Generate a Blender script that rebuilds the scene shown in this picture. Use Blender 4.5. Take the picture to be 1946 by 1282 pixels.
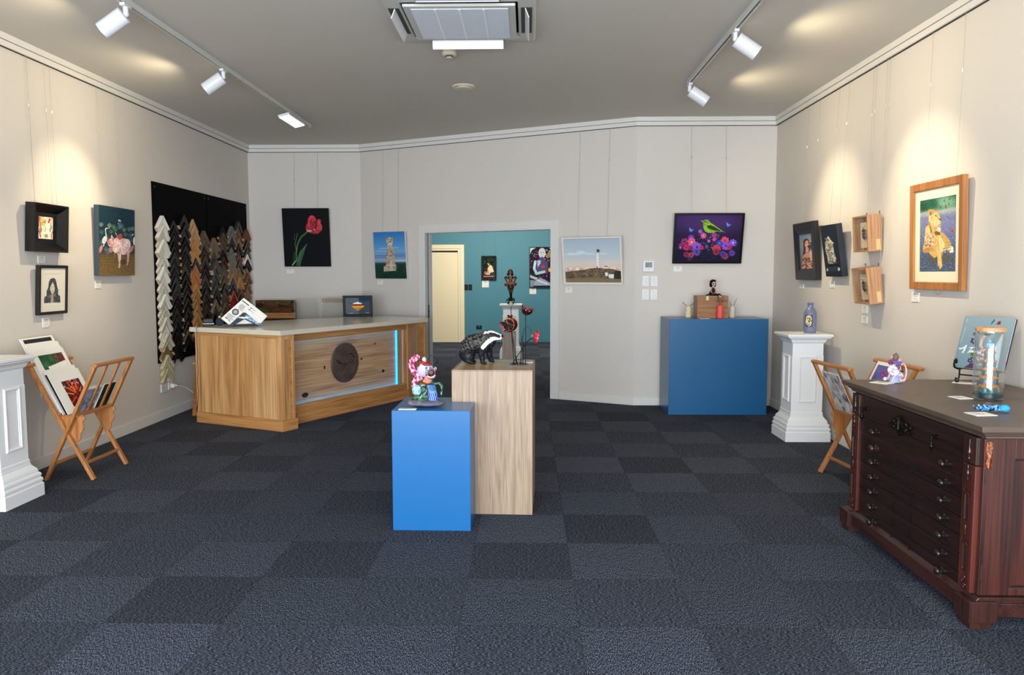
import bpy, bmesh, math, random
import numpy as np
from mathutils import Vector, Matrix, Euler

for o in list(bpy.data.objects):
    bpy.data.objects.remove(o, do_unlink=True)
scene = bpy.context.scene
COL = scene.collection
R = math.radians
PI = math.pi
random.seed(7)
RNG = np.random.default_rng(11)

# ------------------------------------------------------------------ camera
XL, XR, H, YL, YR, XM1, XM2 = -3.663, 2.682, 3.13, 10.285, 8.58, -2.186, 1.177
YF = -2.2                                    # shopfront wall behind the camera
pitch, yaw, roll = .0824, .020, -.0013
fwd = Vector((-math.sin(yaw) * math.cos(pitch), math.cos(yaw) * math.cos(pitch), -math.sin(pitch)))
rgt = Vector((math.cos(yaw), math.sin(yaw), 0))
upv = rgt.cross(fwd)
rgt2 = rgt * math.cos(roll) + upv * math.sin(roll)
up2 = upv * math.cos(roll) - rgt * math.sin(roll)
cd = bpy.data.cameras.new('camera')
cam = bpy.data.objects.new('camera', cd)
COL.objects.link(cam)
cam.matrix_world = Matrix.Translation((0, 0, 1.462)) @ Matrix((rgt2, up2, -fwd)).transposed().to_4x4()
cd.sensor_width = 36
cd.sensor_fit = 'HORIZONTAL'
cd.lens = 1480.56 / 1946 * 36
cd.clip_start = .05
scene.camera = cam

# ------------------------------------------------------------------ world, daylight, exposure
w = bpy.data.worlds.new('daylight')
scene.world = w
w.use_nodes = True
w.node_tree.nodes['Background'].inputs[0].default_value = (.62, .76, 1, 1)
w.node_tree.nodes['Background'].inputs[1].default_value = .35
scene.view_settings.view_transform = 'Standard'
scene.view_settings.look = 'None'
scene.view_settings.gamma = 1
scene.view_settings.use_curve_mapping = False
scene.view_settings.exposure = -0.10


def lamp(kind, name, loc, aim, power, color, **kw):
    d = bpy.data.lights.new(name, kind)
    d.energy = power
    d.color = color
    for k, v in kw.items():
        setattr(d, k, v)
    o = bpy.data.objects.new(name, d)
    COL.objects.link(o)
    o.location = loc
    o.rotation_euler = (Vector(aim) - Vector(loc)).to_track_quat('-Z', 'Y').to_euler()
    return o


# daylight that enters through the glazed shopfront behind the camera
lamp('AREA', 'shopfront_daylight', (-.5, YF + .12, 1.55), (-.5, 6, -.3), 640, (.68, .83, 1), shape='RECTANGLE', size=5.2, size_y=2.3)
# added fill lamp at the shopfront, aimed up to brighten the ceiling
lamp('AREA', 'ceiling_fill', (-.5, YF + .14, 1.0), (-.5, 3.2, 3.3), 330, (1, .93, .83), shape='RECTANGLE', size=5.2, size_y=1.2)
WARM = (1, .83, .54)
# downlights of the teal room beyond the doorway
lamp('AREA', 'teal_room_light', (-.6, 14.2, 3.05), (-.5, 15.9, 0), 150, (1, .93, .80), shape='RECTANGLE', size=2.6, size_y=.5)
lamp('AREA', 'teal_room_near_light', (-.3, 11.6, 3.05), (-.3, 12.2, 0), 45, (1, .90, .76), shape='RECTANGLE', size=1.2, size_y=.5)


# ------------------------------------------------------------------ helpers
def lin(c):
    return tuple((x / 12.92 if x <= .04045 else ((x + .055) / 1.055) ** 2.4) for x in c[:3]) + (1,)


def hexc(s):
    return tuple(int(s[i:i + 2], 16) / 255 for i in (0, 2, 4))


MATS = {}


def mat(name, col, rough=.5, metal=0, emit=None, estr=0, spec=.5, noise=0, nscale=20, bump=0, coat=0, stretch=(1, 1, 1)):
    if name in MATS:
        return MATS[name]
    m = bpy.data.materials.new(name)
    m.use_nodes = True
    nt = m.node_tree
    b = nt.nodes['Principled BSDF']
    if isinstance(col, str):
        col = hexc(col)
    b.inputs['Base Color'].default_value = lin(col)
    b.inputs['Roughness'].default_value = rough
    b.inputs['Metallic'].default_value = metal
    b.inputs['Specular IOR Level'].default_value = spec
    b.inputs['Coat Weight'].default_value = coat
    if emit:
        b.inputs['Emission Color'].default_value = lin(emit)
        b.inputs['Emission Strength'].default_value = estr
    if noise or bump:
        tc = nt.nodes.new('ShaderNodeTexCoord')
        mp = nt.nodes.new('ShaderNodeMapping')
        mp.inputs['Scale'].default_value = stretch
        n = nt.nodes.new('ShaderNodeTexNoise')
        n.inputs['Scale'].default_value = nscale
        n.inputs['Detail'].default_value = 5
        nt.links.new(tc.outputs['Object'], mp.inputs['Vector'])
        nt.links.new(mp.outputs[0], n.inputs['Vector'])
        if noise:
            r = nt.nodes.new('ShaderNodeValToRGB')
            c = Vector(lin(col)[:3])
            r.color_ramp.elements[0].position = .3
            r.color_ramp.elements[1].position = .7
            r.color_ramp.elements[0].color = tuple(c * (1 - noise)) + (1,)
            r.color_ramp.elements[1].color = tuple(min(1, x * (1 + noise)) for x in c) + (1,)
            nt.links.new(n.outputs[0], r.inputs[0])
            nt.links.new(r.outputs[0], b.inputs['Base Color'])
        if bump:
            bp = nt.nodes.new('ShaderNodeBump')
            bp.inputs['Strength'].default_value = bump
            bp.inputs['Distance'].default_value = .01
            nt.links.new(n.outputs[0], bp.inputs['Height'])
            nt.links.new(bp.outputs[0], b.inputs['Normal'])
    MATS[name] = m
    return m


def wood(name, c1, c2, axis='z', rough=.45, scale=1.0, knots=True, fine=60, rz=0):
    """long-grained timber: streaks drawn out along axis, cathedral figure, a few knots"""
    if name in MATS:
        return MATS[name]
    m = bpy.data.materials.new(name)
    m.use_nodes = True
    nt = m.node_tree
    L = nt.links
    b = nt.nodes['Principled BSDF']
    tc = nt.nodes.new('ShaderNodeTexCoord')
    if rz:
        vr = nt.nodes.new('ShaderNodeVectorRotate')
        vr.rotation_type = 'Z_AXIS'
        vr.inputs['Angle'].default_value = -rz
        L.new(tc.outputs['Object'], vr.inputs['Vector'])
        OC = vr.outputs[0]
    else:
        OC = tc.outputs['Object']
    mp = nt.nodes.new('ShaderNodeMapping')
    s = [7 * scale] * 3
    s['xyz'.index(axis)] = .55 * scale
    mp.inputs['Scale'].default_value = s
    L.new(OC, mp.inputs['Vector'])
    n1 = nt.nodes.new('ShaderNodeTexNoise')
    n1.inputs['Scale'].default_value = 1.6
    n1.inputs['Detail'].default_value = 3
    n1.inputs['Distortion'].default_value = .6
    L.new(mp.outputs[0], n1.inputs['Vector'])
    # rings
    mul = nt.nodes.new('ShaderNodeMath')
    mul.operation = 'MULTIPLY'
    mul.inputs[1].default_value = 16
    L.new(n1.outputs[0], mul.inputs[0])
    sn = nt.nodes.new('ShaderNodeMath')
    sn.operation = 'SINE'
    L.new(mul.outputs[0], sn.inputs[0])
    mp2 = nt.nodes.new('ShaderNodeMapping')
    s2 = [fine * scale] * 3
    s2['xyz'.index(axis)] = 1.2 * scale
    mp2.inputs['Scale'].default_value = s2
    L.new(OC, mp2.inputs['Vector'])
    n2 = nt.nodes.new('ShaderNodeTexNoise')
    n2.inputs['Scale'].default_value = 1.5
    n2.inputs['Detail'].default_value = 4
    L.new(mp2.outputs[0], n2.inputs['Vector'])
    a = nt.nodes.new('ShaderNodeMath')
    a.operation = 'MULTIPLY_ADD'
    a.inputs[1].default_value = .11
    L.new(sn.outputs[0], a.inputs[0])
    L.new(n2.outputs[0], a.inputs[2])
    r = nt.nodes.new('ShaderNodeValToRGB')
    r.color_ramp.elements[0].position = .25
    r.color_ramp.elements[1].position = .72
    r.color_ramp.elements[0].color = lin(hexc(c1))
    r.color_ramp.elements[1].color = lin(hexc(c2))
    L.new(a.outputs[0], r.inputs[0])
    out = r.outputs[0]
    # broad tone change
    mp3 = nt.nodes.new('ShaderNodeMapping')
    s3 = [6 * scale] * 3
    s3['xyz'.index(axis)] = .25 * scale
    mp3.inputs['Scale'].default_value = s3
    L.new(OC, mp3.inputs['Vector'])
    n3 = nt.nodes.new('ShaderNodeTexNoise')
    n3.inputs['Scale'].default_value = 2
    L.new(mp3.outputs[0], n3.inputs['Vector'])
    mx = nt.nodes.new('ShaderNodeMix')
    mx.data_type = 'RGBA'
    mx.blend_type = 'MULTIPLY'
    mx.inputs[0].default_value = .32
    r3 = nt.nodes.new('ShaderNodeValToRGB')
    r3.color_ramp.elements[0].position = .35
    r3.color_ramp.elements[1].position = .65
    r3.color_ramp.elements[0].color = (.62, .58, .55, 1)
    r3.color_ramp.elements[1].color = (1, 1, 1, 1)
    L.new(n3.outputs[0], r3.inputs[0])
    L.new(out, mx.inputs[6])
    L.new(r3.outputs[0], mx.inputs[7])
    out = mx.outputs[2]
    if knots:
        v = nt.nodes.new('ShaderNodeTexVoronoi')
        mp4 = nt.nodes.new('ShaderNodeMapping')
        s4 = [3.3] * 3
        s4['xyz'.index(axis)] = 1.7
        mp4.inputs['Scale'].default_value = s4
        L.new(OC, mp4.inputs['Vector'])
        L.new(mp4.outputs[0], v.inputs['Vector'])
        v.inputs['Scale'].default_value = 1
        kr = nt.nodes.new('ShaderNodeValToRGB')
        kr.color_ramp.elements[0].position = .02
        kr.color_ramp.elements[0].color = (1, 1, 1, 1)
        kr.color_ramp.elements[1].position = .055
        kr.color_ramp.elements[1].color = (0, 0, 0, 1)
        L.new(v.outputs['Distance'], kr.inputs[0])
        mk = nt.nodes.new('ShaderNodeMix')
        mk.data_type = 'RGBA'
        L.new(kr.outputs[0], mk.inputs[0])
        L.new(out, mk.inputs[6])
        mk.inputs[7].default_value = lin(hexc('3a2010'))
        out = mk.outputs[2]
    L.new(out, b.inputs['Base Color'])
    b.inputs['Roughness'].default_value = rough
    bp = nt.nodes.new('ShaderNodeBump')
    bp.inputs['Strength'].default_value = .15
    bp.inputs['Distance'].default_value = .003
    L.new(n2.outputs[0], bp.inputs['Height'])
    L.new(bp.outputs[0], b.inputs['Normal'])
    MATS[name] = m
    return m


def colmat(name='painted_surface', rough=.5, coat=0, metal=0):
    """reads the colours a surface was painted with"""
    if name in MATS:
        return MATS[name]
    m = bpy.data.materials.new(name)
    m.use_nodes = True
    nt = m.node_tree
    b = nt.nodes['Principled BSDF']
    a = nt.nodes.new('ShaderNodeAttribute')
    a.attribute_name = 'Col'
    nt.links.new(a.outputs['Color'], b.inputs['Base Color'])
    b.inputs['Specular IOR Level'].default_value = .12
    b.inputs['Roughness'].default_value = rough
    b.inputs['Coat Weight'].default_value = coat
    b.inputs['Metallic'].default_value = metal
    MATS[name] = m
    return m


def glassmat(name, tint=(1, 1, 1), refl=.12, rough=.02):
    if name in MATS:
        return MATS[name]
    m = bpy.data.materials.new(name)
    m.use_nodes = True
    nt = m.node_tree
    nt.nodes.remove(nt.nodes['Principled BSDF'])
    out = nt.nodes['Material Output']
    tr = nt.nodes.new('ShaderNodeBsdfTransparent')
    tr.inputs[0].default_value = tuple(tint) + (1,)
    gl = nt.nodes.new('ShaderNodeBsdfGlossy')
    gl.inputs['Roughness'].default_value = rough
    lw = nt.nodes.new('ShaderNodeLayerWeight')
    lw.inputs[0].default_value = .25
    mr = nt.nodes.new('ShaderNodeMapRange')
    mr.inputs['To Min'].default_value = refl * .35
    mr.inputs['To Max'].default_value = min(1, refl * 4)
    nt.links.new(lw.outputs['Facing'], mr.inputs[0])
    mx = nt.nodes.new('ShaderNodeMixShader')
    nt.links.new(mr.outputs[0], mx.inputs[0])
    nt.links.new(tr.outputs[0], mx.inputs[1])
    nt.links.new(gl.outputs[0], mx.inputs[2])
    nt.links.new(mx.outputs[0], out.inputs[0])
    MATS[name] = m
    return m


class MB:
    """collects shapes into one mesh"""
    def __init__(s, M=None):
        s.v, s.f, s.mi, s.cur = [], [], [], 0
        s.M = M or Matrix.Identity(4)

    def add(s, vs, fs):
        k = len(s.v)
        s.v += [tuple(s.M @ Vector(p)) for p in vs]
        s.f += [tuple(i + k for i in f) for f in fs]
        s.mi += [s.cur] * len(fs)
        return s

    def box(s, x0, y0, z0, x1, y1, z1):
        vs = [(x, y, z) for x in (x0, x1) for y in (y0, y1) for z in (z0, z1)]
        return s.add(vs, [(0, 1, 3, 2), (4, 6, 7, 5), (0, 4, 5, 1), (2, 3, 7, 6), (0, 2, 6, 4), (1, 5, 7, 3)])

    def prism(s, poly, z0, z1, axis='z'):
        n = len(poly)
        def P(a, b, c):
            return {'z': (a, b, c), 'y': (a, c, b), 'x': (c, a, b)}[axis]
        vs = [P(a, b, z0) for a, b in poly] + [P(a, b, z1) for a, b in poly]
        fs = [tuple(range(n))[::-1], tuple(range(n, 2 * n))] + [(i, (i + 1) % n, n + (i + 1) % n, n + i) for i in range(n)]
        return s.add(vs, fs)

    def bar(s, p, q, w, t, up=(0, 0, 1)):
        p, q = Vector(p), Vector(q)
        d = (q - p).normalized()
        a = d.cross(Vector(up))
        if a.length < 1e-4:
            a = d.cross(Vector((1, 0, 0)))
        a.normalize()
        b = a.cross(d).normalized()
        vs = [e + a * (w / 2 * i) + b * (t / 2 * j) for e in (p, q) for i, j in ((-1, -1), (1, -1), (1, 1), (-1, 1))]
        return s.add(vs, [(3, 2, 1, 0), (4, 5, 6, 7), (0, 1, 5, 4), (1, 2, 6, 5), (2, 3, 7, 6), (3, 0, 4, 7)])

    def tube(s, pts, r, n=8, caps=True, flat=1):
        pts = [Vector(p) for p in pts]
        m = len(pts)
        rr = r if isinstance(r, (list, tuple)) else [r] * m
        vs, fs = [], []
        ref = None
        for i, p in enumerate(pts):
            d = (pts[min(i + 1, m - 1)] - pts[max(i - 1, 0)]).normalized()
            if ref is None:
                ref = d.orthogonal().normalized()
            ref = (ref - d * ref.dot(d))
            if ref.length < 1e-5:
                ref = d.orthogonal()
            ref.normalize()
            b = d.cross(ref)
            for k in range(n):
                a = 2 * PI * k / n
                vs.append(p + (ref * math.cos(a) + b * math.sin(a) * flat) * rr[i])
        for i in range(m - 1):
            for k in range(n):
                fs.append((i * n + k, i * n + (k + 1) % n, (i + 1) * n + (k + 1) % n, (i + 1) * n + k))
        if caps:
            fs.append(tuple(range(n))[::-1])
            fs.append(tuple(range((m - 1) * n, m * n)))
        return s.add(vs, fs)

    def cyl(s, p, q, r0, r1=None, n=24):
        return s.tube([p, q], [r0, r0 if r1 is None else r1], n)

    def lathe(s, prof, n=32, c=(0, 0, 0), sx=1, sy=1, ph=0):
        vs, fs = [], []
        for r, z in prof:
            for k in range(n):
                a = 2 * PI * k / n + ph
                vs.append((c[0] + r * sx * math.cos(a), c[1] + r * sy * math.sin(a), c[2] + z))
        m = len(prof)
        for i in range(m - 1):
            for k in range(n):
                fs.append((i * n + k, i * n + (k + 1) % n, (i + 1) * n + (k + 1) % n, (i + 1) * n + k))
        fs.append(tuple(range(n))[::-1])
        fs.append(tuple(range((m - 1) * n, m * n)))
        return s.add(vs, fs)

    def square(s, prof, c=(0, 0, 0), k=1.0):
        """square-plan turned profile: prof of (half width, z)"""
        return s.lathe([(r * math.sqrt(2), z) for r, z in prof], 4, c, 1, k, PI / 4)

    def ell(s, c, r, rot=(0, 0, 0), n=16, m=10):
        if not isinstance(r, (tuple, list)):
            r = (r, r, r)
        Rm = Euler(rot).to_matrix()
        vs, fs = [], []
        for i in range(1, m):
            t = PI * i / m
            for k in range(n):
                a = 2 * PI * k / n
                vs.append(Vector(c) + Rm @ Vector((r[0] * math.sin(t) * math.cos(a), r[1] * math.sin(t) * math.sin(a), -r[2] * math.cos(t))))
        lo = len(vs)
        vs.append(Vector(c) + Rm @ Vector((0, 0, -r[2])))
        vs.append(Vector(c) + Rm @ Vector((0, 0, r[2])))
        for i in range(m - 2):
            for k in range(n):
                fs.append((i * n + k, i * n + (k + 1) % n, (i + 1) * n + (k + 1) % n, (i + 1) * n + k))
        for k in range(n):
            fs.append((lo, (k + 1) % n, k))
            fs.append((lo + 1, (m - 2) * n + k, (m - 2) * n + (k + 1) % n))
        return s.add(vs, fs)

    def frame(s, x0, z0, x1, z1, prof):
        """mitred picture-frame moulding in the local x-z plane, front toward -y.
        prof: list of (inset from the outer edge, y)"""
        vs, fs = [], []
        for i, y in prof:
            vs += [(x0 + i, y, z0 + i), (x1 - i, y, z0 + i), (x1 - i, y, z1 - i), (x0 + i, y, z1 - i)]
        n = len(prof)
        for a in range(n):
            b = (a + 1) % n
            for k in range(4):
                fs.append((a * 4 + k, a * 4 + (k + 1) % 4, b * 4 + (k + 1) % 4, b * 4 + k))
        return s.add(vs, fs)

    def build(s, name, mats, parent=None, smooth=False, bevel=0, seg=2, loc=None, rot=None, fixn=True):
        me = bpy.data.meshes.new(name)
        me.from_pydata([tuple(v) for v in s.v], [], s.f)
        if fixn:
            bm = bmesh.new()
            bm.from_mesh(me)
            bmesh.ops.recalc_face_normals(bm, faces=bm.faces)
            bm.to_mesh(me)
            bm.free()
        if not isinstance(mats, (list, tuple)):
            mats = [mats]
        for m in mats:
            me.materials.append(m)
        if len(mats) > 1:
            me.polygons.foreach_set('material_index', s.mi)
        if smooth:
            me.polygons.foreach_set('use_smooth', [True] * len(me.polygons))
            me.set_sharp_from_angle(angle=R(smooth if smooth > 1 else 40))
        o = bpy.data.objects.new(name, me)
        COL.objects.link(o)
        if parent:
            o.parent = parent
        if loc is not None:
            o.location = loc
        if rot is not None:
            o.rotation_euler = rot
        if bevel:
            md = o.modifiers.new('bevel', 'BEVEL')
            md.width = bevel
            md.segments = seg
            md.limit_method = 'ANGLE'
            md.angle_limit = R(40)
            md.harden_normals = False
        return o


class LB(MB):
    """as MB, but the matrix places the object instead of its points (keeps timber grain along the part)"""
    def __init__(s, M):
        MB.__init__(s)
        s.LM = M

    def build(s, *a, **k):
        o = MB.build(s, *a, **k)
        o.matrix_local = s.LM
        return o


def tag(o, label=None, cat=None, group=None, kind=None):
    if label: o['label'] = label
    if cat: o['category'] = cat
    if group: o['group'] = group
    if kind: o['kind'] = kind
    return o


def thing(name, label, cat, loc=(0, 0, 0), rot=(0, 0, 0), group=None):
    o = bpy.data.objects.new(name, None)
    o.empty_display_size = .1
    COL.objects.link(o)
    o.location = loc
    o.rotation_euler = rot if isinstance(rot, (tuple, list)) else (0, 0, rot)
    return tag(o, label, cat, group)


def copy_tree(o, parent=None):
    c = o.copy()
    COL.objects.link(c)
    c.parent = parent
    for ch in [q for q in bpy.data.objects if q.parent == o]:
        copy_tree(ch, c)
    return c


def blob(name, prims, voxel, colfn, parent=None, smooth=4, rough=.5, loc=None, rot=None, coat=0, mname=None, disp=0, metal=0):
    """one continuous modelled surface from overlapping rounded volumes; colfn(co, n)->srgb"""
    mb = MB()
    for p in prims:
        getattr(mb, p[0])(*p[1:])
    o = mb.build(name + '_tmp', [])
    md = o.modifiers.new('r', 'REMESH')
    md.mode = 'VOXEL'
    md.voxel_size = voxel
    md2 = o.modifiers.new('s', 'SMOOTH')
    md2.iterations = smooth
    md2.factor = .5
    dg = bpy.context.evaluated_depsgraph_get()
    dg.update()
    me = bpy.data.meshes.new_from_object(o.evaluated_get(dg))
    me.name = name
    bpy.data.objects.remove(o, do_unlink=True)
    n = len(me.vertices)
    co = np.zeros(n * 3)
    me.vertices.foreach_get('co', co)
    co = co.reshape(-1, 3)
    if disp:
        no = np.array([v.normal[:] for v in me.vertices])
        ph = RNG.random((6, 3)) * 6
        fr = (RNG.random((6, 3)) - .5) * 2
        amp = sum(np.sin(co @ (fr[i] * disp[1]) + ph[i, 0]) for i in range(6)) / 6
        co = co + no * amp[:, None] * disp[0]
        me.vertices.foreach_set('co', co.ravel())
    c = np.ones((n, 4))
    c[:, :3] = colfn(co)
    l = c[:, :3]
    c[:, :3] = np.where(l <= .04045, l / 12.92, ((np.clip(l, 0, 1) + .055) / 1.055) ** 2.4)
    at = me.color_attributes.new('Col', 'FLOAT_COLOR', 'POINT')
    at.data.foreach_set('color', c.ravel())
    me.materials.clear()
    me.materials.append(colmat(mname or 'modelled_surface', rough, coat, metal))
    me.polygons.foreach_set('use_smooth', [True] * len(me.polygons))
    ob = bpy.data.objects.new(name, me)
    COL.objects.link(ob)
    if parent: ob.parent = parent
    if loc is not None: ob.location = loc
    if rot is not None: ob.rotation_euler = rot
    return ob


def vn(co, sc, seed=0):
    """cheap smooth 3-d noise 0..1 for painted patterns"""
    r = np.random.default_rng(seed)
    t = np.zeros(len(co))
    for i in range(7):
        k = r.normal(size=3)
        k /= np.linalg.norm(k)
        t += np.sin(co @ k * sc * (1 + .6 * r.random()) + r.random() * 6.28)
    return np.clip(t / 7 * 1.3 + .5, 0, 1)


def flatcol(c, var=0, sc=60, seed=3):
    c = np.array(hexc(c) if isinstance(c, str) else c)

    def f(co):
        o = np.tile(c, (len(co), 1))
        if var:
            o = o * (1 + (vn(co, sc, seed) - .5)[:, None] * var)
        return np.clip(o, 0, 1)
    return f


class Cv:
    """a small painting surface; coordinates are given in any quad TL,TR,BR,BL"""
    def __init__(s, W, Hh, quad=None, bg='ffffff'):
        s.W, s.H = W, Hh
        quad = quad or [(0, 0), (1, 0), (1, 1), (0, 1)]
        src = [(0, 0), (1, 0), (1, 1), (0, 1)]
        A, B = [], []
        for (u, v), (x, y) in zip(src, quad):
            A.append([u, v, 1, 0, 0, 0, -x * u, -x * v]); B.append(x)
            A.append([0, 0, 0, u, v, 1, -y * u, -y * v]); B.append(y)
        h = np.linalg.solve(np.array(A, float), np.array(B, float))
        U, V = np.meshgrid(np.linspace(0, 1, W), np.linspace(0, 1, Hh))
        den = h[6] * U + h[7] * V + 1
        s.X = (h[0] * U + h[1] * V + h[2]) / den
        s.Y = (h[3] * U + h[4] * V + h[5]) / den
        s.U, s.V = U, V
        s.px = np.hypot(quad[1][0] - quad[0][0], quad[1][1] - quad[0][1]) / W
        s.a = np.zeros((Hh, W, 3))
        s.a[:] = hexc(bg) if isinstance(bg, str) else bg
        s.r = np.random.default_rng(W * 7 + Hh)

    def _c(s, c):
        return np.array(hexc(c) if isinstance(c, str) else c)

    def put(s, m, c, al=1):
        m = (np.clip(m, 0, 1) * al)[..., None]
        s.a = s.a * (1 - m) + s._c(c) * m
        return s

    def grad(s, stops, ang=0):
        t = s.V if ang == 0 else s.U
        ts = [q[0] for q in stops]
        cs = np.array([s._c(q[1]) for q in stops])
        for k in range(3):
            s.a[..., k] = np.interp(t, ts, cs[:, k])
        return s

    def ell(s, x, y, rx, ry, c, al=1, rot=0, soft=0):
        dx, dy = s.X - x, s.Y - y
        cr, sr = math.cos(rot), math.sin(rot)
        d = np.sqrt(((dx * cr + dy * sr) / rx) ** 2 + ((-dx * sr + dy * cr) / ry) ** 2)
        e = max(soft, s.px / max(min(rx, ry), 1e-6))
        return s.put((1 - d) / e + .5, c, al)

    def poly(s, pts, c, al=1, mask=False):
        n = len(pts)
        ins = np.zeros(s.X.shape, bool)
        for i in range(n):
            x0, y0 = pts[i]
            x1, y1 = pts[(i + 1) % n]
            if y0 == y1: continue
            k = ((y0 > s.Y) != (y1 > s.Y)) & (s.X < (x1 - x0) * (s.Y - y0) / (y1 - y0) + x0)
            ins ^= k
        if mask: return ins
        return s.put(ins.astype(float), c, al)

    def line(s, pts, w, c, al=1):
        d = np.full(s.X.shape, 1e9)
        for (x0, y0), (x1, y1) in zip(pts[:-1], pts[1:]):
            L = (x1 - x0) ** 2 + (y1 - y0) ** 2 + 1e-9
            t = np.clip(((s.X - x0) * (x1 - x0) + (s.Y - y0) * (y1 - y0)) / L, 0, 1)
            d = np.minimum(d, np.hypot(s.X - x0 - t * (x1 - x0), s.Y - y0 - t * (y1 - y0)))
        return s.put((w / 2 - d) / s.px + .5, c, al)

    def noise(s, amt, gx, gy=None, mask=None):
        gy = gy or gx
        g = s.r.random((gy + 1, gx + 1))
        u, v = s.U * (gx - .001), s.V * (gy - .001)
        i, j = u.astype(int), v.astype(int)
        fu, fv = u - i, v - j
        n = (g[j, i] * (1 - fu) + g[j, i + 1] * fu) * (1 - fv) + (g[j + 1, i] * (1 - fu) + g[j + 1, i + 1] * fu) * fv
        f = (1 + (n - .5) * 2 * amt)[..., None]
        b = np.clip(s.a * f, 0, 1)
        if mask is None: s.a = b
        else:
            m = mask.astype(float)[..., None]
            s.a = s.a * (1 - m) + b * m
        return s

    def dots(s, n, box, size, cols, asp=1, al=1, reg=None):
        for _ in range(n):
            x = s.r.uniform(box[0], box[2]); y = s.r.uniform(box[1], box[3])
            r = s.r.uniform(*size)
            if reg and not reg(x, y): continue
            s.ell(x, y, r, r * asp, cols[s.r.integers(len(cols))], al, s.r.uniform(0, 3.1))
        return s

    def fur(s, mask, n, ln, wd, cols, ang=1.6, spread=.5, al=.5):
        ys, xs = np.nonzero(mask)
        for _ in range(n):
            i = s.r.integers(len(ys))
            x, y = s.X[ys[i], xs[i]], s.Y[ys[i], xs[i]]
            a = ang + s.r.uniform(-spread, spread)
            l = ln * s.r.uniform(.5, 1.3)
            keep = s.a.copy()
            s.line([(x, y), (x + l * math.cos(a), y + l * math.sin(a))], wd, cols[s.r.integers(len(cols))], al)
            s.a = np.where(mask[..., None], s.a, keep)
        return s

    def flower(s, x, y, r, c, cc, n=7, dark=None):
        for k in range(n):
            a = 2 * PI * k / n + s.r.uniform(0, .3)
            s.ell(x + .55 * r * math.cos(a), y + .55 * r * math.sin(a), r * .5, r * .32, c, 1, a)
            if dark:
                s.line([(x, y), (x + .8 * r * math.cos(a), y + .8 * r * math.sin(a))], r * .1, dark, .8)
        return s.ell(x, y, r * .22, r * .22, cc)

    def mesh(s, name, x0, z0, x1, z1, y, parent, rough=.55, coat=0, curve=None, mname=None):
        W, Hh = s.W, s.H
        xs, zs = np.linspace(x0, x1, W), np.linspace(z1, z0, Hh)
        X, Z = np.meshgrid(xs, zs)
        co = np.stack([X, np.full_like(X, y), Z], -1).reshape(-1, 3)
        if curve: co = curve(co)
        idx = np.arange(W * Hh).reshape(Hh, W)
        f = np.stack([idx[1:, :-1], idx[1:, 1:], idx[:-1, 1:], idx[:-1, :-1]], -1).reshape(-1, 4)
        me = bpy.data.meshes.new(name)
        me.from_pydata(co.tolist(), [], f.tolist())
        c = np.ones((W * Hh, 4))
        l = np.clip(s.a, 0, 1).reshape(-1, 3)
        c[:, :3] = np.where(l <= .04045, l / 12.92, ((l + .055) / 1.055) ** 2.4)
        at = me.color_attributes.new('Col', 'FLOAT_COLOR', 'POINT')
        at.data.foreach_set('color', c.ravel())
        me.materials.append(colmat(mname or 'painted_surface', rough, coat))
        if curve: me.polygons.foreach_set('use_smooth', [True] * len(me.polygons))
        o = bpy.data.objects.new(name, me)
        COL.objects.link(o)
        o.parent = parent
        return o

# ================================================================== THE ROOM
WALLC = mat('wall_paint', (.80, .775, .745), .75)
CEILC = mat('ceiling_paint', (.76, .745, .715), .8)
TRIMC = mat('trim_enamel', (.83, .82, .80), .4)
TEAL = mat('teal_paint', '447f90', .6)
WHITE = mat('white_plastic', (.86, .86, .85), .35)
GROOVE = mat('shadow_gap_dark', (.10, .10, .10), .8)
BLACK = mat('black_satin', (.018, .018, .02), .4, spec=.25)
BLACKMETAL = mat('black_metal', (.03, .03, .035), .4, .6)


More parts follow.
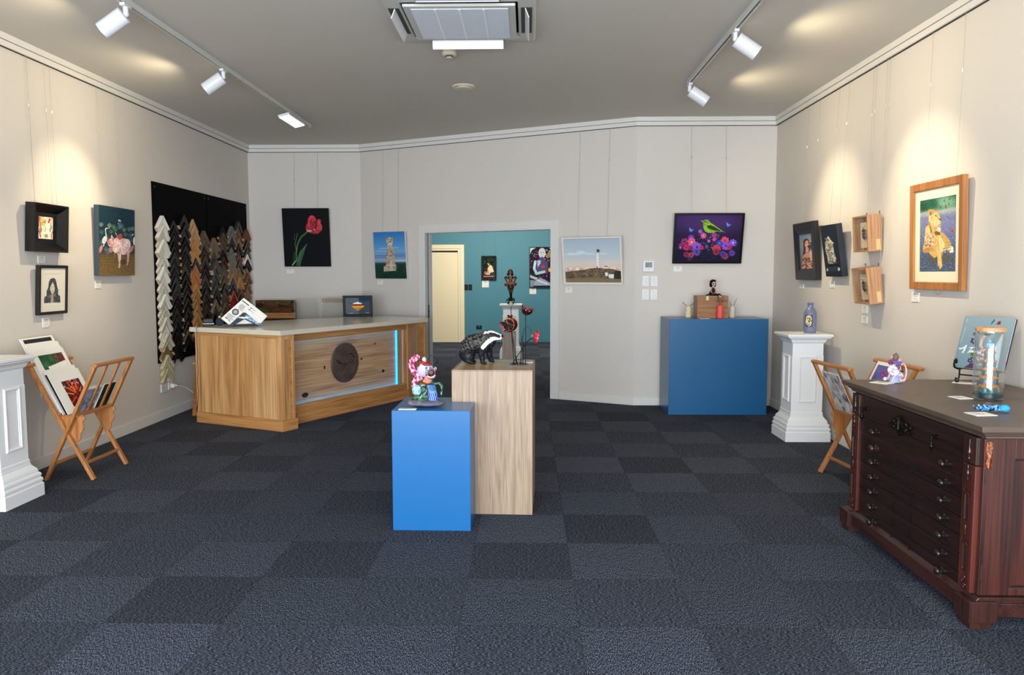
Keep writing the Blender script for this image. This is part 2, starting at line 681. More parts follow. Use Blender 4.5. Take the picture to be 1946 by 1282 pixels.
def carpet():
    m = bpy.data.materials.new('charcoal_loop_carpet_tiles')
    m.use_nodes = True
    nt = m.node_tree
    L = nt.links
    b = nt.nodes['Principled BSDF']
    tc = nt.nodes.new('ShaderNodeTexCoord')

    def N(t, **k):
        n = nt.nodes.new(t)
        for a, v in k.items(): setattr(n, a, v)
        return n

    def math_(op, a, bb=None, c=None):
        n = N('ShaderNodeMath', operation=op)
        for i, x in enumerate((a, bb, c)):
            if x is None: continue
            if hasattr(x, 'is_linked') or hasattr(x, 'links'): L.new(x, n.inputs[i])
            else: n.inputs[i].default_value = x
        return n.outputs[0]
    sx = N('ShaderNodeSeparateXYZ')
    L.new(tc.outputs['Object'], sx.inputs[0])
    tx = math_('MULTIPLY', math_('SUBTRACT', sx.outputs[0], .216), 2.0)
    ty = math_('MULTIPLY', math_('SUBTRACT', sx.outputs[1], .1315), 2.0)
    ix, iy = math_('FLOOR', tx), math_('FLOOR', ty)
    par = math_('PINGPONG', math_('ADD', ix, iy), 1.0)
    cmb = N('ShaderNodeCombineXYZ')
    L.new(ix, cmb.inputs[0]); L.new(iy, cmb.inputs[1])
    wn = N('ShaderNodeTexWhiteNoise', noise_dimensions='3D')
    L.new(cmb.outputs[0], wn.inputs[0])

    def streak(s):
        mp = N('ShaderNodeMapping')
        mp.inputs['Scale'].default_value = s
        L.new(tc.outputs['Object'], mp.inputs[0])
        n = N('ShaderNodeTexNoise')
        n.inputs['Scale'].default_value = 1
        n.inputs['Detail'].default_value = 3
        n.inputs['Roughness'].default_value = .7
        L.new(mp.outputs[0], n.inputs[0])
        return n.outputs[0]
    h = streak((85, 420, 1))
    v = streak((420, 85, 1))
    mx = N('ShaderNodeMix', data_type='FLOAT')
    L.new(par, mx.inputs[0]); L.new(h, mx.inputs[2]); L.new(v, mx.inputs[3])
    r = N('ShaderNodeValToRGB')
    e = r.color_ramp.elements
    e[0].position = .43; e[0].color = lin(hexc('0c0e13'))
    e[1].position = .60; e[1].color = lin(hexc('7c8496'))
    k = r.color_ramp.elements.new(.52); k.color = lin(hexc('1e222b'))
    L.new(mx.outputs[0], r.inputs[0])
    # every tile has its own tone; quarter-turned ones painted lighter in place of sheen
    tone = math_('MULTIPLY_ADD', wn.outputs[0], .28, .61)
    tone = math_('MULTIPLY_ADD', par, .24, tone)
    # thin joint line
    fx, fy = math_('FRACT', tx), math_('FRACT', ty)
    ex = math_('MINIMUM', math_('MINIMUM', fx, math_('SUBTRACT', 1, fx)), math_('MINIMUM', fy, math_('SUBTRACT', 1, fy)))
    jt = math_('MULTIPLY_ADD', math_('LESS_THAN', ex, .006), -.25, 1.0)
    tone = math_('MULTIPLY', tone, jt)
    vm = N('ShaderNodeVectorMath', operation='SCALE')
    L.new(r.outputs[0], vm.inputs[0]); L.new(tone, vm.inputs['Scale'])
    L.new(vm.outputs[0], b.inputs['Base Color'])
    b.inputs['Roughness'].default_value = .95
    b.inputs['Specular IOR Level'].default_value = .15
    bp = N('ShaderNodeBump')
    bp.inputs['Strength'].default_value = .04
    bp.inputs['Distance'].default_value = .003
    L.new(mx.outputs[0], bp.inputs['Height']); L.new(bp.outputs[0], b.inputs['Normal'])
    return m


def struct(mb, name, m, **k):
    o = mb.build(name, m, **k)
    o['kind'] = 'structure'
    return o


struct(MB().box(-4.0, YF - .2, -.1, 3.3, 16.8, 0), 'floor', carpet())
struct(MB().box(-4.0, YF - .2, H, 3.3, 16.8, H + .1), 'ceiling', CEILC)
T = .13
struct(MB().box(XL - T, YF - T, 0, XL, YL + T, H), 'wall_left', WALLC)
struct(MB().box(XR, YF - T, 0, XR + T, YR + T, H), 'wall_right', WALLC)
struct(MB().box(XL, YL, 0, XM1, YL + T, H), 'wall_back_left', WALLC)
struct(MB().box(XM2 , YR, 0, XR, YR + T, H), 'wall_back_right', WALLC)
MIDROT = math.atan2(YR - YL, XM2 - XM1)
MIDLEN = math.hypot(YR - YL, XM2 - XM1)
MIDM = Matrix.Translation((XM1, YL, 0)) @ Matrix.Rotation(MIDROT, 4, 'Z')
DS0, DS1, DZ = 1.006, 2.765, 1.975
mw = MB()
mw.prism([(0, 0), (DS0, 0), (DS0, T), (.0, T)], 0, H)
mw.prism([(DS1, 0), (MIDLEN, 0), (MIDLEN + .0, T), (DS1, T)], 0, H)
mw.box(DS0, 0, DZ, DS1, T, H)
o = struct(mw, 'wall_back_middle', WALLC, loc=(XM1, YL, 0), rot=(0, 0, MIDROT))
# shopfront wall behind the camera with its wide window
fw = MB()
fw.box(XL, YF - T, 0, -3.2, YF, H).box(2.2, YF - T, 0, XR, YF, H).box(-3.2, YF - T, 0, 2.2, YF, .35).box(-3.2, YF - T, 2.75, 2.2, YF, H)
struct(fw, 'wall_front', WALLC)
wf = MB()
for x in (-3.2, -1.4, .4, 2.15):
    wf.box(x, YF - .09, .35, x + .05, YF - .03, 2.75)
wf.box(-3.2, YF - .09, .35, 2.2, YF - .03, .4).box(-3.2, YF - .09, 2.7, 2.2, YF - .03, 2.75)
wfo = struct(wf, 'window_1', mat('window_frame_metal', (.3, .3, .3), .4, .6))
MB().box(-3.2, YF - .065, .4, 2.2, YF - .059, 2.7).build('window_glass', glassmat('window_pane', (1, 1, 1), .1), wfo)
# teal room beyond the doorway
YT = 16.515
struct(MB().box(-3.6, YT, 0, 3.1, YT + T, H), 'wall_teal_back', TEAL)
struct(MB().box(-3.6, YL + T, 0, -3.47, YT, H), 'wall_teal_left', TEAL)
struct(MB().box(3.0, YR + T, 0, 3.13, YT, H), 'wall_teal_right', TEAL)

# --- mitred runs along the walls
PTS = [Vector((XL, YF)), Vector((XL, YL)), Vector((XM1, YL)), Vector((XM2, YR)), Vector((XR, YR)), Vector((XR, YF))]


def wnorm(i):
    d = (PTS[i + 1] - PTS[i]).normalized()
    return Vector((d.y, -d.x))


def offpt(j, d):
    if j == 0: return PTS[0] + wnorm(0) * d
    if j == len(PTS) - 1: return PTS[j] + wnorm(j - 1) * d
    a, b = wnorm(j - 1), wnorm(j)
    m = (a + b)
    return PTS[j] + m * (d / (m.dot(a)))


def run(mb, i, d, z0, z1, t0=None, t1=None):
    a, b = PTS[i], PTS[i + 1]
    ao, bo = offpt(i, d), offpt(i + 1, d)
    u = (b - a).normalized()
    n = wnorm(i)
    if t0 is not None:
        a = PTS[i] + u * t0; ao = a + n * d
    if t1 is not None:
        b = PTS[i] + u * t1; bo = b + n * d
    mb.prism([(a.x, a.y), (b.x, b.y), (bo.x, bo.y), (ao.x, ao.y)], z0, z1)


SIDES = ['left', 'back_left', 'back_middle', 'back_right', 'right']
for i, sname in enumerate(SIDES):
    c = MB()
    run(c, i, .034, H - .045, H)
    run(c, i, .026, H - .090, H - .049)
    c.cur = 1  # dark strips painted as shade, in the groove and under the rail
    run(c, i, .010, H - .049, H - .045)
    run(c, i, .012, H - .094, H - .090)
    struct(c, 'trim_%d' % (i + 1), [TRIMC, GROOVE])
    s = MB()
    if i == 2:
        run(s, i, .013, 0, .092, None, .915); run(s, i, .013, 0, .092, 2.86, None)
    else:
        run(s, i, .013, 0, .092)
    struct(s, 'baseboard_' + sname, TRIMC, bevel=.003)
struct(MB().box(-1.27, YT - .013, 0, 3.0, YT, .09), 'baseboard_teal_back', TEAL, bevel=.003)

# doorway: architrave and lined reveal
a = MB(MIDM)
for y0, y1 in ((-.016, 0), (T, T + .016)):
    a.box(.915, y0, 0, DS0 - .0, y1, DZ + .09).box(DS1, y0, 0, DS1 + .092, y1, DZ + .09).box(DS0, y0, DZ, DS1, y1, DZ + .09)
a.box(DS0, -.016, 0, DS0 + .006, .035, DZ).box(DS0, .085, 0, DS0 + .006, T + .016, DZ)
a.box(DS1 - .012, -.016, 0, DS1, T + .016, DZ)
a.box(DS0 + .006, -.016, DZ - .012, DS1 - .012, .035, DZ).box(DS0 + .006, .085, DZ - .012, DS1 - .012, T + .016, DZ)
struct(a, 'trim_6', TRIMC, bevel=.002)
# sliding door edge parked in the cavity, with its flush pull
d1 = struct(MB(MIDM).box(DS0 - .0, .045, .01, DS0 + .004, .078, DZ - .01), 'door_1', mat('door_edge_grey', (.62, .62, .62), .4))
pl = MB(MIDM)
pl.box(DS0 + .004, .050, .90, DS0 + .008, .074, 1.06)
pl.build('flush_pull', BLACKMETAL, d1, bevel=.001)
pl = MB(MIDM)
pl.box(DS0 + .008, .056, .92, DS0 + .0095, .068, .965).box(DS0 + .008, .056, .99, DS0 + .0095, .068, 1.04)
pl.build('latch', mat('brushed_steel', (.6, .6, .6), .3, 1), d1)

# cream door in the teal room
CREAM = mat('cream_door_enamel', (.93, .87, .73), .45)
dd = MB()
dd.box(-2.42, YT - .022, 0, -1.42, YT, 2.0)
door2 = struct(dd, 'door_2', CREAM)
ar = MB()
ar.box(-1.42, YT - .035, 0, -1.338, YT, 2.06).box(-2.42, YT - .035, 1.975, -1.42, YT, 2.06)
ar.build('door_frame', CREAM, door2, bevel=.003)
MB().box(-2.42, YT - .025, 1.90, -1.47, YT - .0225, 1.935).build('top_gap', GROOVE, door2)
MB().box(-1.475, YT - .025, .01, -1.468, YT - .0225, 1.90).build('side_gap', mat('cream_gap', (.70, .64, .5), .6), door2)


# ------------------------------------------------------------------ ceiling things
def track(x, y0, y1, label):
    t = thing('lighting_track', label, 'track', (x, (y0 + y1) / 2, H), 0, 'ceiling lighting tracks')
    h = (y1 - y0) / 2
    m = MB()
    m.box(-.018, -h, -.034, -.008, h, 0).box(.008, -h, -.034, .018, h, 0).box(-.008, -h, -.010, .008, h, 0)
    m.box(-.018, h, -.034, .018, h + .012, 0)
    m.build('rail', mat('track_white', (.80, .80, .78), .4), t)
    MB().box(-.0078, -h, -.022, .0078, h, -.0102).build('channel', GROOVE, t)
    for y in (-h + 1.05, h - 2.1):
        MB().box(-.0185, y - .002, -.0345, .0185, y + .002, 0).build('joint', mat('joint_grey', (.45, .45, .44), .5), t)
    return t


track(-2.45, 3.0, 8.87, 'white lighting track on the ceiling near the left wall')
track(1.405, 3.0, 6.98, 'white lighting track on the ceiling near the right wall')


def spot(x, y, side, target, label, power, seen=True):
    """white can spotlight hanging from the track, tilted at the wall"""
    t = thing('track_spotlight', label, 'spotlight', (x, y, H - .034), 0, 'white can spotlights on the ceiling tracks')
    W_ = mat('spot_white', (.84, .85, .86), .3)
    MB().box(-.016, -.045, -.018, .016, .045, 0).build('adapter', W_, t, bevel=.003)
    MB().cyl((0, 0, -.018), (0, 0, -.055), .016).ell((0, 0, -.058), .018).build('swivel', W_, t, smooth=True)
    c = Vector((side * .045, 0, -.085)) - Vector((0, 0, 0))
    d = (Vector(target) - (Vector((x, y, H - .034)) + c)).normalized()
    dl = Vector((side * .82, d.y * .6, -.57)).normalized()
    a, b = c - dl * .045, c + dl * .125
    m = MB()
    n = 36
    m.tube([a, a + dl * .004, b, b, b - dl * .012], [.046, .052, .052, .048, .047], n, caps=True)
    m.build('can', W_, t, smooth=50)
    MB().cyl(b - dl * .011, b - dl * .009, .046, n=n).build('lens', mat('spot_lens', (1, .95, .85), .3, emit=(1, .87, .66), estr=6), t)
    o = lamp('SPOT', 'spot_beam', Vector((x, y, H - .034)) + b + dl * .01, target, power, WARM, spot_size=R(60), spot_blend=.9, shadow_soft_size=.035)
    o2 = lamp('SPOT', 'spot_spill', Vector((x, y, H - .034)) + b + dl * .012, Vector((x, y, H - .034)) + b + dl, power * .34, WARM, spot_size=R(165), spot_blend=.5, shadow_soft_size=.04)
    mw_ = t.matrix_basis.inverted()
    for q in (o, o2):
        q.parent = t
        q.matrix_parent_inverse = Matrix.Translation((-x, -y, -(H - .034)))
    return t


spot(-2.45, 4.85, -1, (XL, 4.75, 1.75), 'nearest white can spotlight on the left track, cut by the top edge', 75)
spot(-2.45, 6.38, -1, (XL, 6.2, 1.75), 'white can spotlight at the middle of the left track', 115)
spot(1.405, 3.75, 1, (XR, 3.65, 1.7), 'white can spotlight on the right track above the plan chest', 85)
spot(1.405, 5.45, 1, (XR, 5.36, 1.75), 'larger white can spotlight in view on the right track', 115)
spot(1.405, 6.94, 1, (XR, 6.85, 1.75), 'white can spotlight at the far end of the right track', 100)

# rectangular LED flood at the end of the left track
t = thing('track_floodlight', 'lit rectangular floodlight at the far end of the left track', 'floodlight', (-2.45, 8.15, H - .034), 0)
MB().box(-.016, -.09, -.02, .016, .09, 0).cyl((0, 0, -.02), (0, 0, -.045), .012).build('adapter', mat('spot_white', 'ffffff'), t)
fl = MB(Matrix.Translation((.02, 0, -.062)) @ Matrix.Rotation(R(-14), 4, 'Y'))
fl.box(-.058, -.28, -.010, .058, .28, .016)
fl.build('housing', mat('spot_white', 'ffffff'), t, bevel=.004)
fl = MB(Matrix.Translation((.02, 0, -.062)) @ Matrix.Rotation(R(-14), 4, 'Y'))
fl.box(-.05, -.27, -.0125, .05, .27, -.0102)
fl.build('lit_panel', mat('flood_lit', 'ffffff', .4, emit=(1, .96, .88), estr=14), t)

# ceiling cassette air conditioner
ac = thing('air_conditioner', 'white ceiling cassette air conditioner with grille and four vanes', 'air conditioner', (-.42, 5.22, H), 0)
ACW = mat('cassette_white', (.74, .74, .72), .45)
m = MB()
h_ = .475
m.square([(h_, 0), (h_, -.012), (h_ - .012, -.028), (.36, -.034), (.36, -.0)][::-1])
m.build('panel', ACW, ac, bevel=.003)
m = MB()
m.box(-.345, -.345, -.052, .345, .345, -.034)
m.build('grille_frame', ACW, ac, bevel=.004)
cv = Cv(90, 60, bg=(.70, .73, .78))
g = MB()
g.box(-.30, -.30, -.056, .30, .30, -.0525)
g.build('grille', mat('grille_grey', (.84, .87, .92), .5, noise=.05, nscale=240), ac)
g = MB()
for i in range(1, 4):
    x = -.30 + i * .15
    g.box(x - .006, -.30, -.059, x + .006, .30, -.0562)
g.build('grille_bar', mat('grille_bar_white', (.93, .94, .96), .5), ac)
for a in range(4):
    Mx = Matrix.Rotation(a * PI / 2, 4, 'Z')
    s = MB(Mx)
    s.box(-.255, .378, -.0345, .255, .448, -.0325)
    s.build('air_slot', mat('slot_dark', (.22, .22, .22), .6), ac)
    s = MB(Mx @ Matrix.Translation((0, .405, -.034)) @ Matrix.Rotation(R(-68 if a != 2 else -35), 4, 'X'))
    s.box(-.25, .0, -.003, .25, .062 if a != 2 else .04, .003)
    s.build('vane', mat('vane_white', (.85, .86, .88), .35), ac, bevel=.0015)

t = thing('smoke_detector', 'small round white smoke detector on the ceiling below the cassette', 'smoke detector', (-.59, 6.02, H))
CR = mat('aged_white_plastic', (.80, .76, .68), .45)
MB().lathe([(.050, 0), (.054, -.008), (.054, -.030), (.046, -.036), (.0, -.036)], 32).build('body', CR, t, smooth=True)
MB().lathe([(.030, -.036), (.030, -.046), (0, -.046)], 24).build('vent_ring', mat('slot_dark', 'ffffff'), t, smooth=True)
MB().lathe([(.026, -.0462), (.028, -.050), (.022, -.054), (0, -.054)], 24).build('cap', CR, t, smooth=True)
t = thing('ceiling_vent', 'round white extract vent set in the ceiling', 'vent', (-.574, 7.135, H))
MB().lathe([(.105, 0), (.105, -.006), (.09, -.014), (.078, -.004), (.078, 0)], 48).build('rim', CR, t, smooth=True)
MB().lathe([(.077, -.001), (.077, -.002), (0, -.002)], 32).build('throat', mat('slot_dark', 'ffffff'), t)
MB().lathe([(.064, -.008), (.066, -.014), (.06, -.020), (0, -.022)], 40).build('disc', CR, t, smooth=True)
MB().box(-.076, -.006, -.009, .076, .006, -.003).build('bridge', CR, t)

# ------------------------------------------------------------------ wall plates
def plate(name, label, cat, loc, rz, w, h, col=WHITE, group=None, detail='switch', nx=1, ny=3):
    t = thing(name, label, cat, loc, rz, group)
    MB().box(-w / 2, -.011, -h / 2, w / 2, -.0005, h / 2).build('faceplate', col, t, bevel=.002)
    g = mat('plate_detail_grey', (.55, .55, .55), .5) if col is WHITE else mat('plate_detail_dark', (.01, .01, .01), .3)
    if detail == 'switch':
        for i in range(nx):
            for j in range(ny):
                x = (i - (nx - 1) / 2) * w * .42
                z = (j - (ny - 1) / 2) * h * .27
                mb = MB(Matrix.Translation((x, -.0115, z)))
                mb.lathe([(.0085, 0), (.0085, .001)], 16)
                mb.v = [(a_ + 0, b_ + 0, c_) for a_, b_, c_ in mb.v]
                q = MB()
                q.box(x - .009, -.0135, z - .0065, x + .009, -.0112, z + .0065)
                q.build('rocker', g if ny > 1 and col is not WHITE else mat('rocker_white', (.93, .93, .93), .3), t, bevel=.001)
                MB().frame(x - .011, z - .0085, x + .011, z + .0085, [(0, -.0112), (.0012, -.0118), (.0024, -.0112)]).build('rocker_surround', g, t)
    if detail == 'socket':
        for j in range(ny):
            z = (j - (ny - 1) / 2) * h * .5
            m = MB()
            m.bar((-.007, -.0115, z + .004), (-.003, -.0115, z - .004), .002, .002, (0, 1, 0))
            m.bar((.007, -.0115, z + .004), (.003, -.0115, z - .004), .002, .002, (0, 1, 0))
            m.box(-.001, -.0125, z - .016, .001, -.0113, z - .009)
            m.build('socket_slots', mat('slot_dark', 'ffffff'), t)
            q = MB().box(-.017, -.0135, z + .012, -.009, -.0112, z + .020).box(.009, -.0135, z + .012, .017, -.0112, z + .020)
            q.build('rocker', mat('rocker_white', 'ffffff'), t)
    return t


LR, RR = PI / 2, -PI / 2
plate('wall_socket', 'white square socket plate lowest on the left wall, left of the plugged-in one', 'socket', (XL, 7.697, .318), LR, .118, .085, detail='socket', ny=1)
plate('wall_socket', 'white socket plate on the left wall directly above the plugged-in one', 'socket', (XL, 7.853, .405), LR, .116, .075, detail='socket', ny=1)
plate('wall_socket', 'white socket plate on the left wall with the white plug in it', 'socket', (XL, 7.853, .320), LR, .116, .075, detail='socket', ny=1)
t = thing('power_cable', 'white power cable from the left wall socket trailing behind the counter base', 'cable', (XL + .012, 7.853, .318))
MB().box(0, -.02, -.02, .035, .02, .02).cyl((.035, 0, 0), (.055, .01, 0), .008).build('plug', WHITE, t, bevel=.004)
pts = [(.05, .01, 0), (.08, .12, -.03), (.13, .24, -.12), (.15, .26, -.19), (.17, .24, -.25), (.22, .22, -.295), (.27, .10, -.312), (.34, -.06, -.313), (.42, -.12, -.313)]
sp = []
for i in range(len(pts) - 1):
    p0, p1, p2, p3 = [Vector(pts[max(0, min(len(pts) - 1, i + k))]) for k in (-1, 0, 1, 2)]
    for q in range(6):
        u = q / 6
        sp.append(.5 * ((2 * p1) + (-p0 + p2) * u + (2 * p0 - 5 * p1 + 4 * p2 - p3) * u * u + (-p0 + 3 * p1 - 3 * p2 + p3) * u ** 3))
MB().tube(sp, .0042, 8).build('lead', WHITE, t, smooth=True)

t = thing('thermostat', 'square white thermostat with grey screen above the switch plates', 'thermostat', (1.321, YR, 1.535))
MB().box(-.062, -.022, -.062, .062, -.0005, .062).build('case', WHITE, t, bevel=.006)
MB().box(-.038, -.0235, -.014, .038, -.0215, .044).build('screen', mat('lcd_grey', (.45, .50, .50), .2), t)
MB().cyl((0, -.0235, -.032), (0, -.021, -.032), .004).build('button', mat('plate_detail_grey', 'ffffff'), t)
q = MB()
for i in range(3): q.box(-.034, -.0240, -.008 + i * .016, -.010 + .008 * i, -.0234, -.003 + i * .016)
q.build('display_digits', mat('lcd_dark', (.2, .24, .24), .3), t)
for k, (x, z, nx, ny, lab) in enumerate([(1.292, 1.372, 2, 3, 'upper left of the four white switch plates'), (1.384, 1.372, 1, 3, 'upper right of the four white switch plates'),
                                    (1.292, 1.226, 1, 3, 'lower left of the four white switch plates'), (1.384, 1.226, 1, 3, 'lower right of the four white switch plates')]):
    plate('switch_plate', lab + ', right of lighthouse picture', 'light switch', (x, YR, z), 0, .078, .116, nx=nx, ny=ny, group='white switch plates under the thermostat')
for x, lab in ((-1.296, 'left black switch plate beside the cream door'), (-1.212, 'right black switch plate next to the cream door')):
    plate('switch_plate', lab + ' on the teal wall', 'light switch', (x, YT, 1.165), 0, .074, .12, col=BLACK, nx=1, ny=2, group='black switch plates on the teal wall')
plate('wall_socket', 'black socket plate low on the teal wall', 'socket', (-1.03, YT, .316), 0, .118, .078, col=BLACK, detail='socket', ny=1)

# ================================================================== FURNITURE
OAK_V = wood('oak_vertical', 'a0703f', 'd3a36c', 'z', .5, 1.0)
OAK_X = wood('oak_horizontal', '94622f', 'c89055', 'x', .5, 1.0)
OAK_B = wood('oak_board', '8f6a48', 'c9a27a', 'x', .5, .8)
BLUE = mat('gloss_blue_paint', (.07, .365, .59), .28, spec=.5)

# --- service counter -------------------------------------------------------
O = Vector((-2.26, 7.066, 0))
cnt = thing('service_counter', 'angled oak service counter with pale stone top and blue-lit front panel', 'counter', O)
TMAIN = Vector((.47094, .88216, 0)); NMAIN = Vector((.88216, -.47094, 0))
TLEFT = Vector((.90356, -.42847, 0)); NLEFT = Vector((-.42847, -.90356, 0))


def basis(t, n, org):
    """local x along the face, local -y out of the face"""
    return Matrix.Translation(org - O) @ Matrix((t, -n, Vector((0, 0, 1)))).transposed().to_4x4()


A1 = Vector((-3.268, 7.544, 0)); C1 = Vector((-2.26, 7.066, 0))
CE = C1 + TMAIN * .193
MA = Vector((-2.234, 7.458, 0))
C2 = MA + TMAIN * 1.778 + NMAIN * .147
C2E = C2 + TMAIN * .19
ML = basis(TLEFT, NLEFT, A1)
MC = basis(TMAIN, NMAIN, C1)
MM = basis(TMAIN, NMAIN, MA)
MR = basis(TMAIN, NMAIN, C2)
ZB = .895
dl = .016
# carcass
back = [C2E - NMAIN * .62, MA - NMAIN * .60 + TMAIN * .15, A1 - NLEFT * .62]
core = [A1 - NLEFT * (dl + .004) + TLEFT * .01, C1 - NLEFT * (dl + .004) - TMAIN * -.0 - NMAIN * .01, CE - NMAIN * .03, MA - NMAIN * .09, MA + TMAIN * 1.778 - NMAIN * .09, C2 - NMAIN * .04, C2E - NMAIN * (dl + .01) - TMAIN * .01] + back
mb = MB()
mb.prism([((p - O).x, (p - O).y) for p in core], .0, ZB)
mb.build('carcass', OAK_V, cnt)
# left face: three broad boards between stile strips
for i, (s0, s1) in enumerate(((.052, .368), (.374, .733), (.739, 1.045))):
    mb = LB(ML)
    mb.box(s0, dl, .104, s1, dl + .018, .862)
    b = mb.build('board', [wood('oak_board_a', 'a0703f', 'd3a36a', 'z', .5, .9), wood('oak_board_b', '966636', 'cb9860', 'z', .5, 1.3), wood('oak_board_c', 'a67848', 'd8ab76', 'z', .5, .7)][i], cnt, bevel=.002)
mb = LB(ML)
mb.box(.0, dl - .004, .104, .05, dl + .03, ZB)
mb.build('stile', OAK_V, cnt, bevel=.002)
mb = LB(ML).box(1.047, dl - .004, .104, 1.116 - .012, dl + .03, ZB)
mb.build('stile', OAK_V, cnt, bevel=.002)
mb = LB(ML).box(.05, dl - .004, .862, 1.047, dl + .03, ZB)
mb.build('top_rail', OAK_X, cnt, bevel=.002)
# skirting: one moulded run
sk = MB()


def skirt(mbx, pts, th, z0, z1):
    P = [p - O for p in pts]
    n = len(P)
    out, inn = [], []
    for i in range(n):
        if i == 0:
            d = (P[1] - P[0]).normalized(); nn = Vector((d.y, -d.x, 0)); m = nn; k = 1
        elif i == n - 1:
            d = (P[-1] - P[-2]).normalized(); nn = Vector((d.y, -d.x, 0)); m = nn; k = 1
        else:
            d1_ = (P[i] - P[i - 1]).normalized(); d2_ = (P[i + 1] - P[i]).normalized()
            n1_ = Vector((d1_.y, -d1_.x, 0)); n2_ = Vector((d2_.y, -d2_.x, 0)); m = n1_ + n2_; k = m.dot(n1_)
        inn.append(P[i] - m * (th / k))
    for i in range(n - 1):
        mbx.prism([tuple(P[i][:2]), tuple(P[i + 1][:2]), tuple(inn[i + 1][:2]), tuple(inn[i][:2])], z0, z1)


skirt(sk, [A1 - NLEFT * .55, A1, C1], .018, 0, .104)
sk.build('skirting', wood('oak_skirting_left', '94622f', 'c89055', 'x', .5, 1.2, rz=math.atan2(TLEFT.y, TLEFT.x)), cnt, bevel=.002)
sk = MB()
skirt(sk, [C1, CE, MA - TMAIN * .01, MA + TMAIN * 1.778, C2, C2E, C2E - NMAIN * .55], .018, 0, .104)
sk.build('skirting', wood('oak_skirting_main', '94622f', 'c89055', 'x', .5, 1.2, rz=math.atan2(TMAIN.y, TMAIN.x)), cnt, bevel=.002)
# near column
mb = LB(MC)
mb.box(0.012, dl - .004, .104, .055, dl + .03, ZB).box(.150, dl - .004, .104, .178, dl + .03, ZB).box(.055, dl - .004, .85, .150, dl + .03, ZB)
mb.build('column_frame', OAK_V, cnt, bevel=.002)
mb = LB(MC).box(.055, dl + .006, .104, .150, dl + .03, .85)
mb.build('column_panel', OAK_X, cnt)
mb = LB(MC).box(.160, dl, .104, .178, .16, ZB)
mb.build('column_side', OAK_V, cnt)
# main front: rails, stile, recessed lit board
mb = LB(MM)
mb.box(-.05, dl, .811, 1.778, dl + .022, ZB)
mb.build('front_top_rail', OAK_X, cnt, bevel=.002)
mb = LB(MM).box(-.05, dl, .104, 1.778, dl + .022, .186)
mb.build('front_bottom_rail', OAK_X, cnt, bevel=.002)
mb = LB(MM).box(1.712, dl, .186, 1.778, dl + .022, .811)
mb.build('front_stile', OAK_V, cnt, bevel=.002)
mb = LB(MM).box(-.05, dl + .066, .15, 1.70, dl + .078, .85)
board = mb.build('lit_board', OAK_B, cnt)
kn = MB()
for x, z, a, b in ((.185, .252, .046, .026), (.47, .50, .012, .02), (1.42, .36, .022, .018), (.19, .83, .0, .0), (1.28, .68, .012, .012)):
    if a: kn.ell((x, dl + .066, z), (a, .0025, b), n=20)
kn.build('knot', mat('oak_knot_dark', (.13, .07, .04), .7, noise=.4, nscale=60), board, smooth=True)
CY = (.10, .62, 1)
LED = mat('led_cyan', (.2, .8, 1), .4, emit=(.02, .46, 1), estr=6)
LEDH = mat('led_cyan_hidden', (.2, .8, 1), .4, emit=(.05, .55, .95), estr=22)
mb = LB(MM).box(1.650, dl + .050, .175, 1.663, dl + .0655, .822)
mb.build('led_strip', LED, cnt)
mb = LB(MM)
mb.box(.0, dl + .030, .842, 1.69, dl + .038, .848)
mb.build('led_strip', LEDH, cnt)
mb = LB(MM).box(.0, dl + .030, .152, 1.69, dl + .038, .158)
mb.build('led_strip', LEDH, cnt)
mb = LB(MM).box(-.045, dl + .030, .19, -.039, dl + .060, .80)
mb.build('led_strip', LEDH, cnt)
# round plaque with the running fox cut into it
mb = MB(MM @ Matrix.Translation((.770, dl + .0655, .520)) @ Matrix.Rotation(PI / 2, 4, 'X'))
mb.lathe([(.208, 0), (.212, .004), (.212, .016), (.208, .020), (0, .020)], 72)
pq = mb.build('plaque', mat('patinated_brown_metal', (.34, .27, .25), .45, .25, noise=.3, nscale=9), cnt, smooth=True)
fx = MB(MM @ Matrix.Translation((.770, dl + .0455, .520)))
def cutline(pts, w0=.004, w1=.001):
    n = len(pts)
    P3 = [(x, -.0008, z) for x, z in pts]
    fx.tube(P3, [w0 + (w1 - w0) * abs(i / (n - 1) - .5) * 2 for i in range(n)], 6)
def arc(pts, n=8):
    o_ = []
    for i in range(len(pts) - 1):
        p0, p1, p2, p3 = [Vector(pts[max(0, min(len(pts) - 1, i + k))]) for k in (-1, 0, 1, 2)]
        for q in range(n):
            u = q / n
            o_.append(tuple(.5 * ((2 * p1) + (-p0 + p2) * u + (2 * p0 - 5 * p1 + 4 * p2 - p3) * u * u + (-p0 + 3 * p1 - 3 * p2 + p3) * u ** 3)))
    o_.append(tuple(pts[-1]))
    return o_
cutline(arc([(-.155, .045), (-.11, .035), (-.06, -.005), (-.02, -.012), (.04, -.002), (.075, .030), (.095, .060)]), .0045, .001)
cutline(arc([(-.150, .043), (-.10, .005), (-.06, -.008)]), .007, .001)
cutline(arc([(.02, .075), (.06, .092), (.10, .082), (.135, .040), (.14, .02)]), .004, .001)
cutline(arc([(.07, .095), (.085, .082), (.11, .088)]), .004, .001)
cutline(arc([(.075, .03), (.10, .02), (.12, .0), (.15, -.03)]), .005, .001)
cutline(arc([(.06, .02), (.09, -.01), (.13, -.035)]), .0035, .001)
cutline(arc([(-.02, -.015), (-.055, -.045), (-.10, -.07)]), .0035, .001)
cutline(arc([(.0, -.012), (-.03, -.06), (-.08, -.095)]), .003, .001)
cutline(arc([(.10, .06), (.12, .055), (.125, .035)]), .003, .001)
fx.build('fox_outline', mat('engraved_dark', (.03, .022, .02), .6), pq, smooth=True)
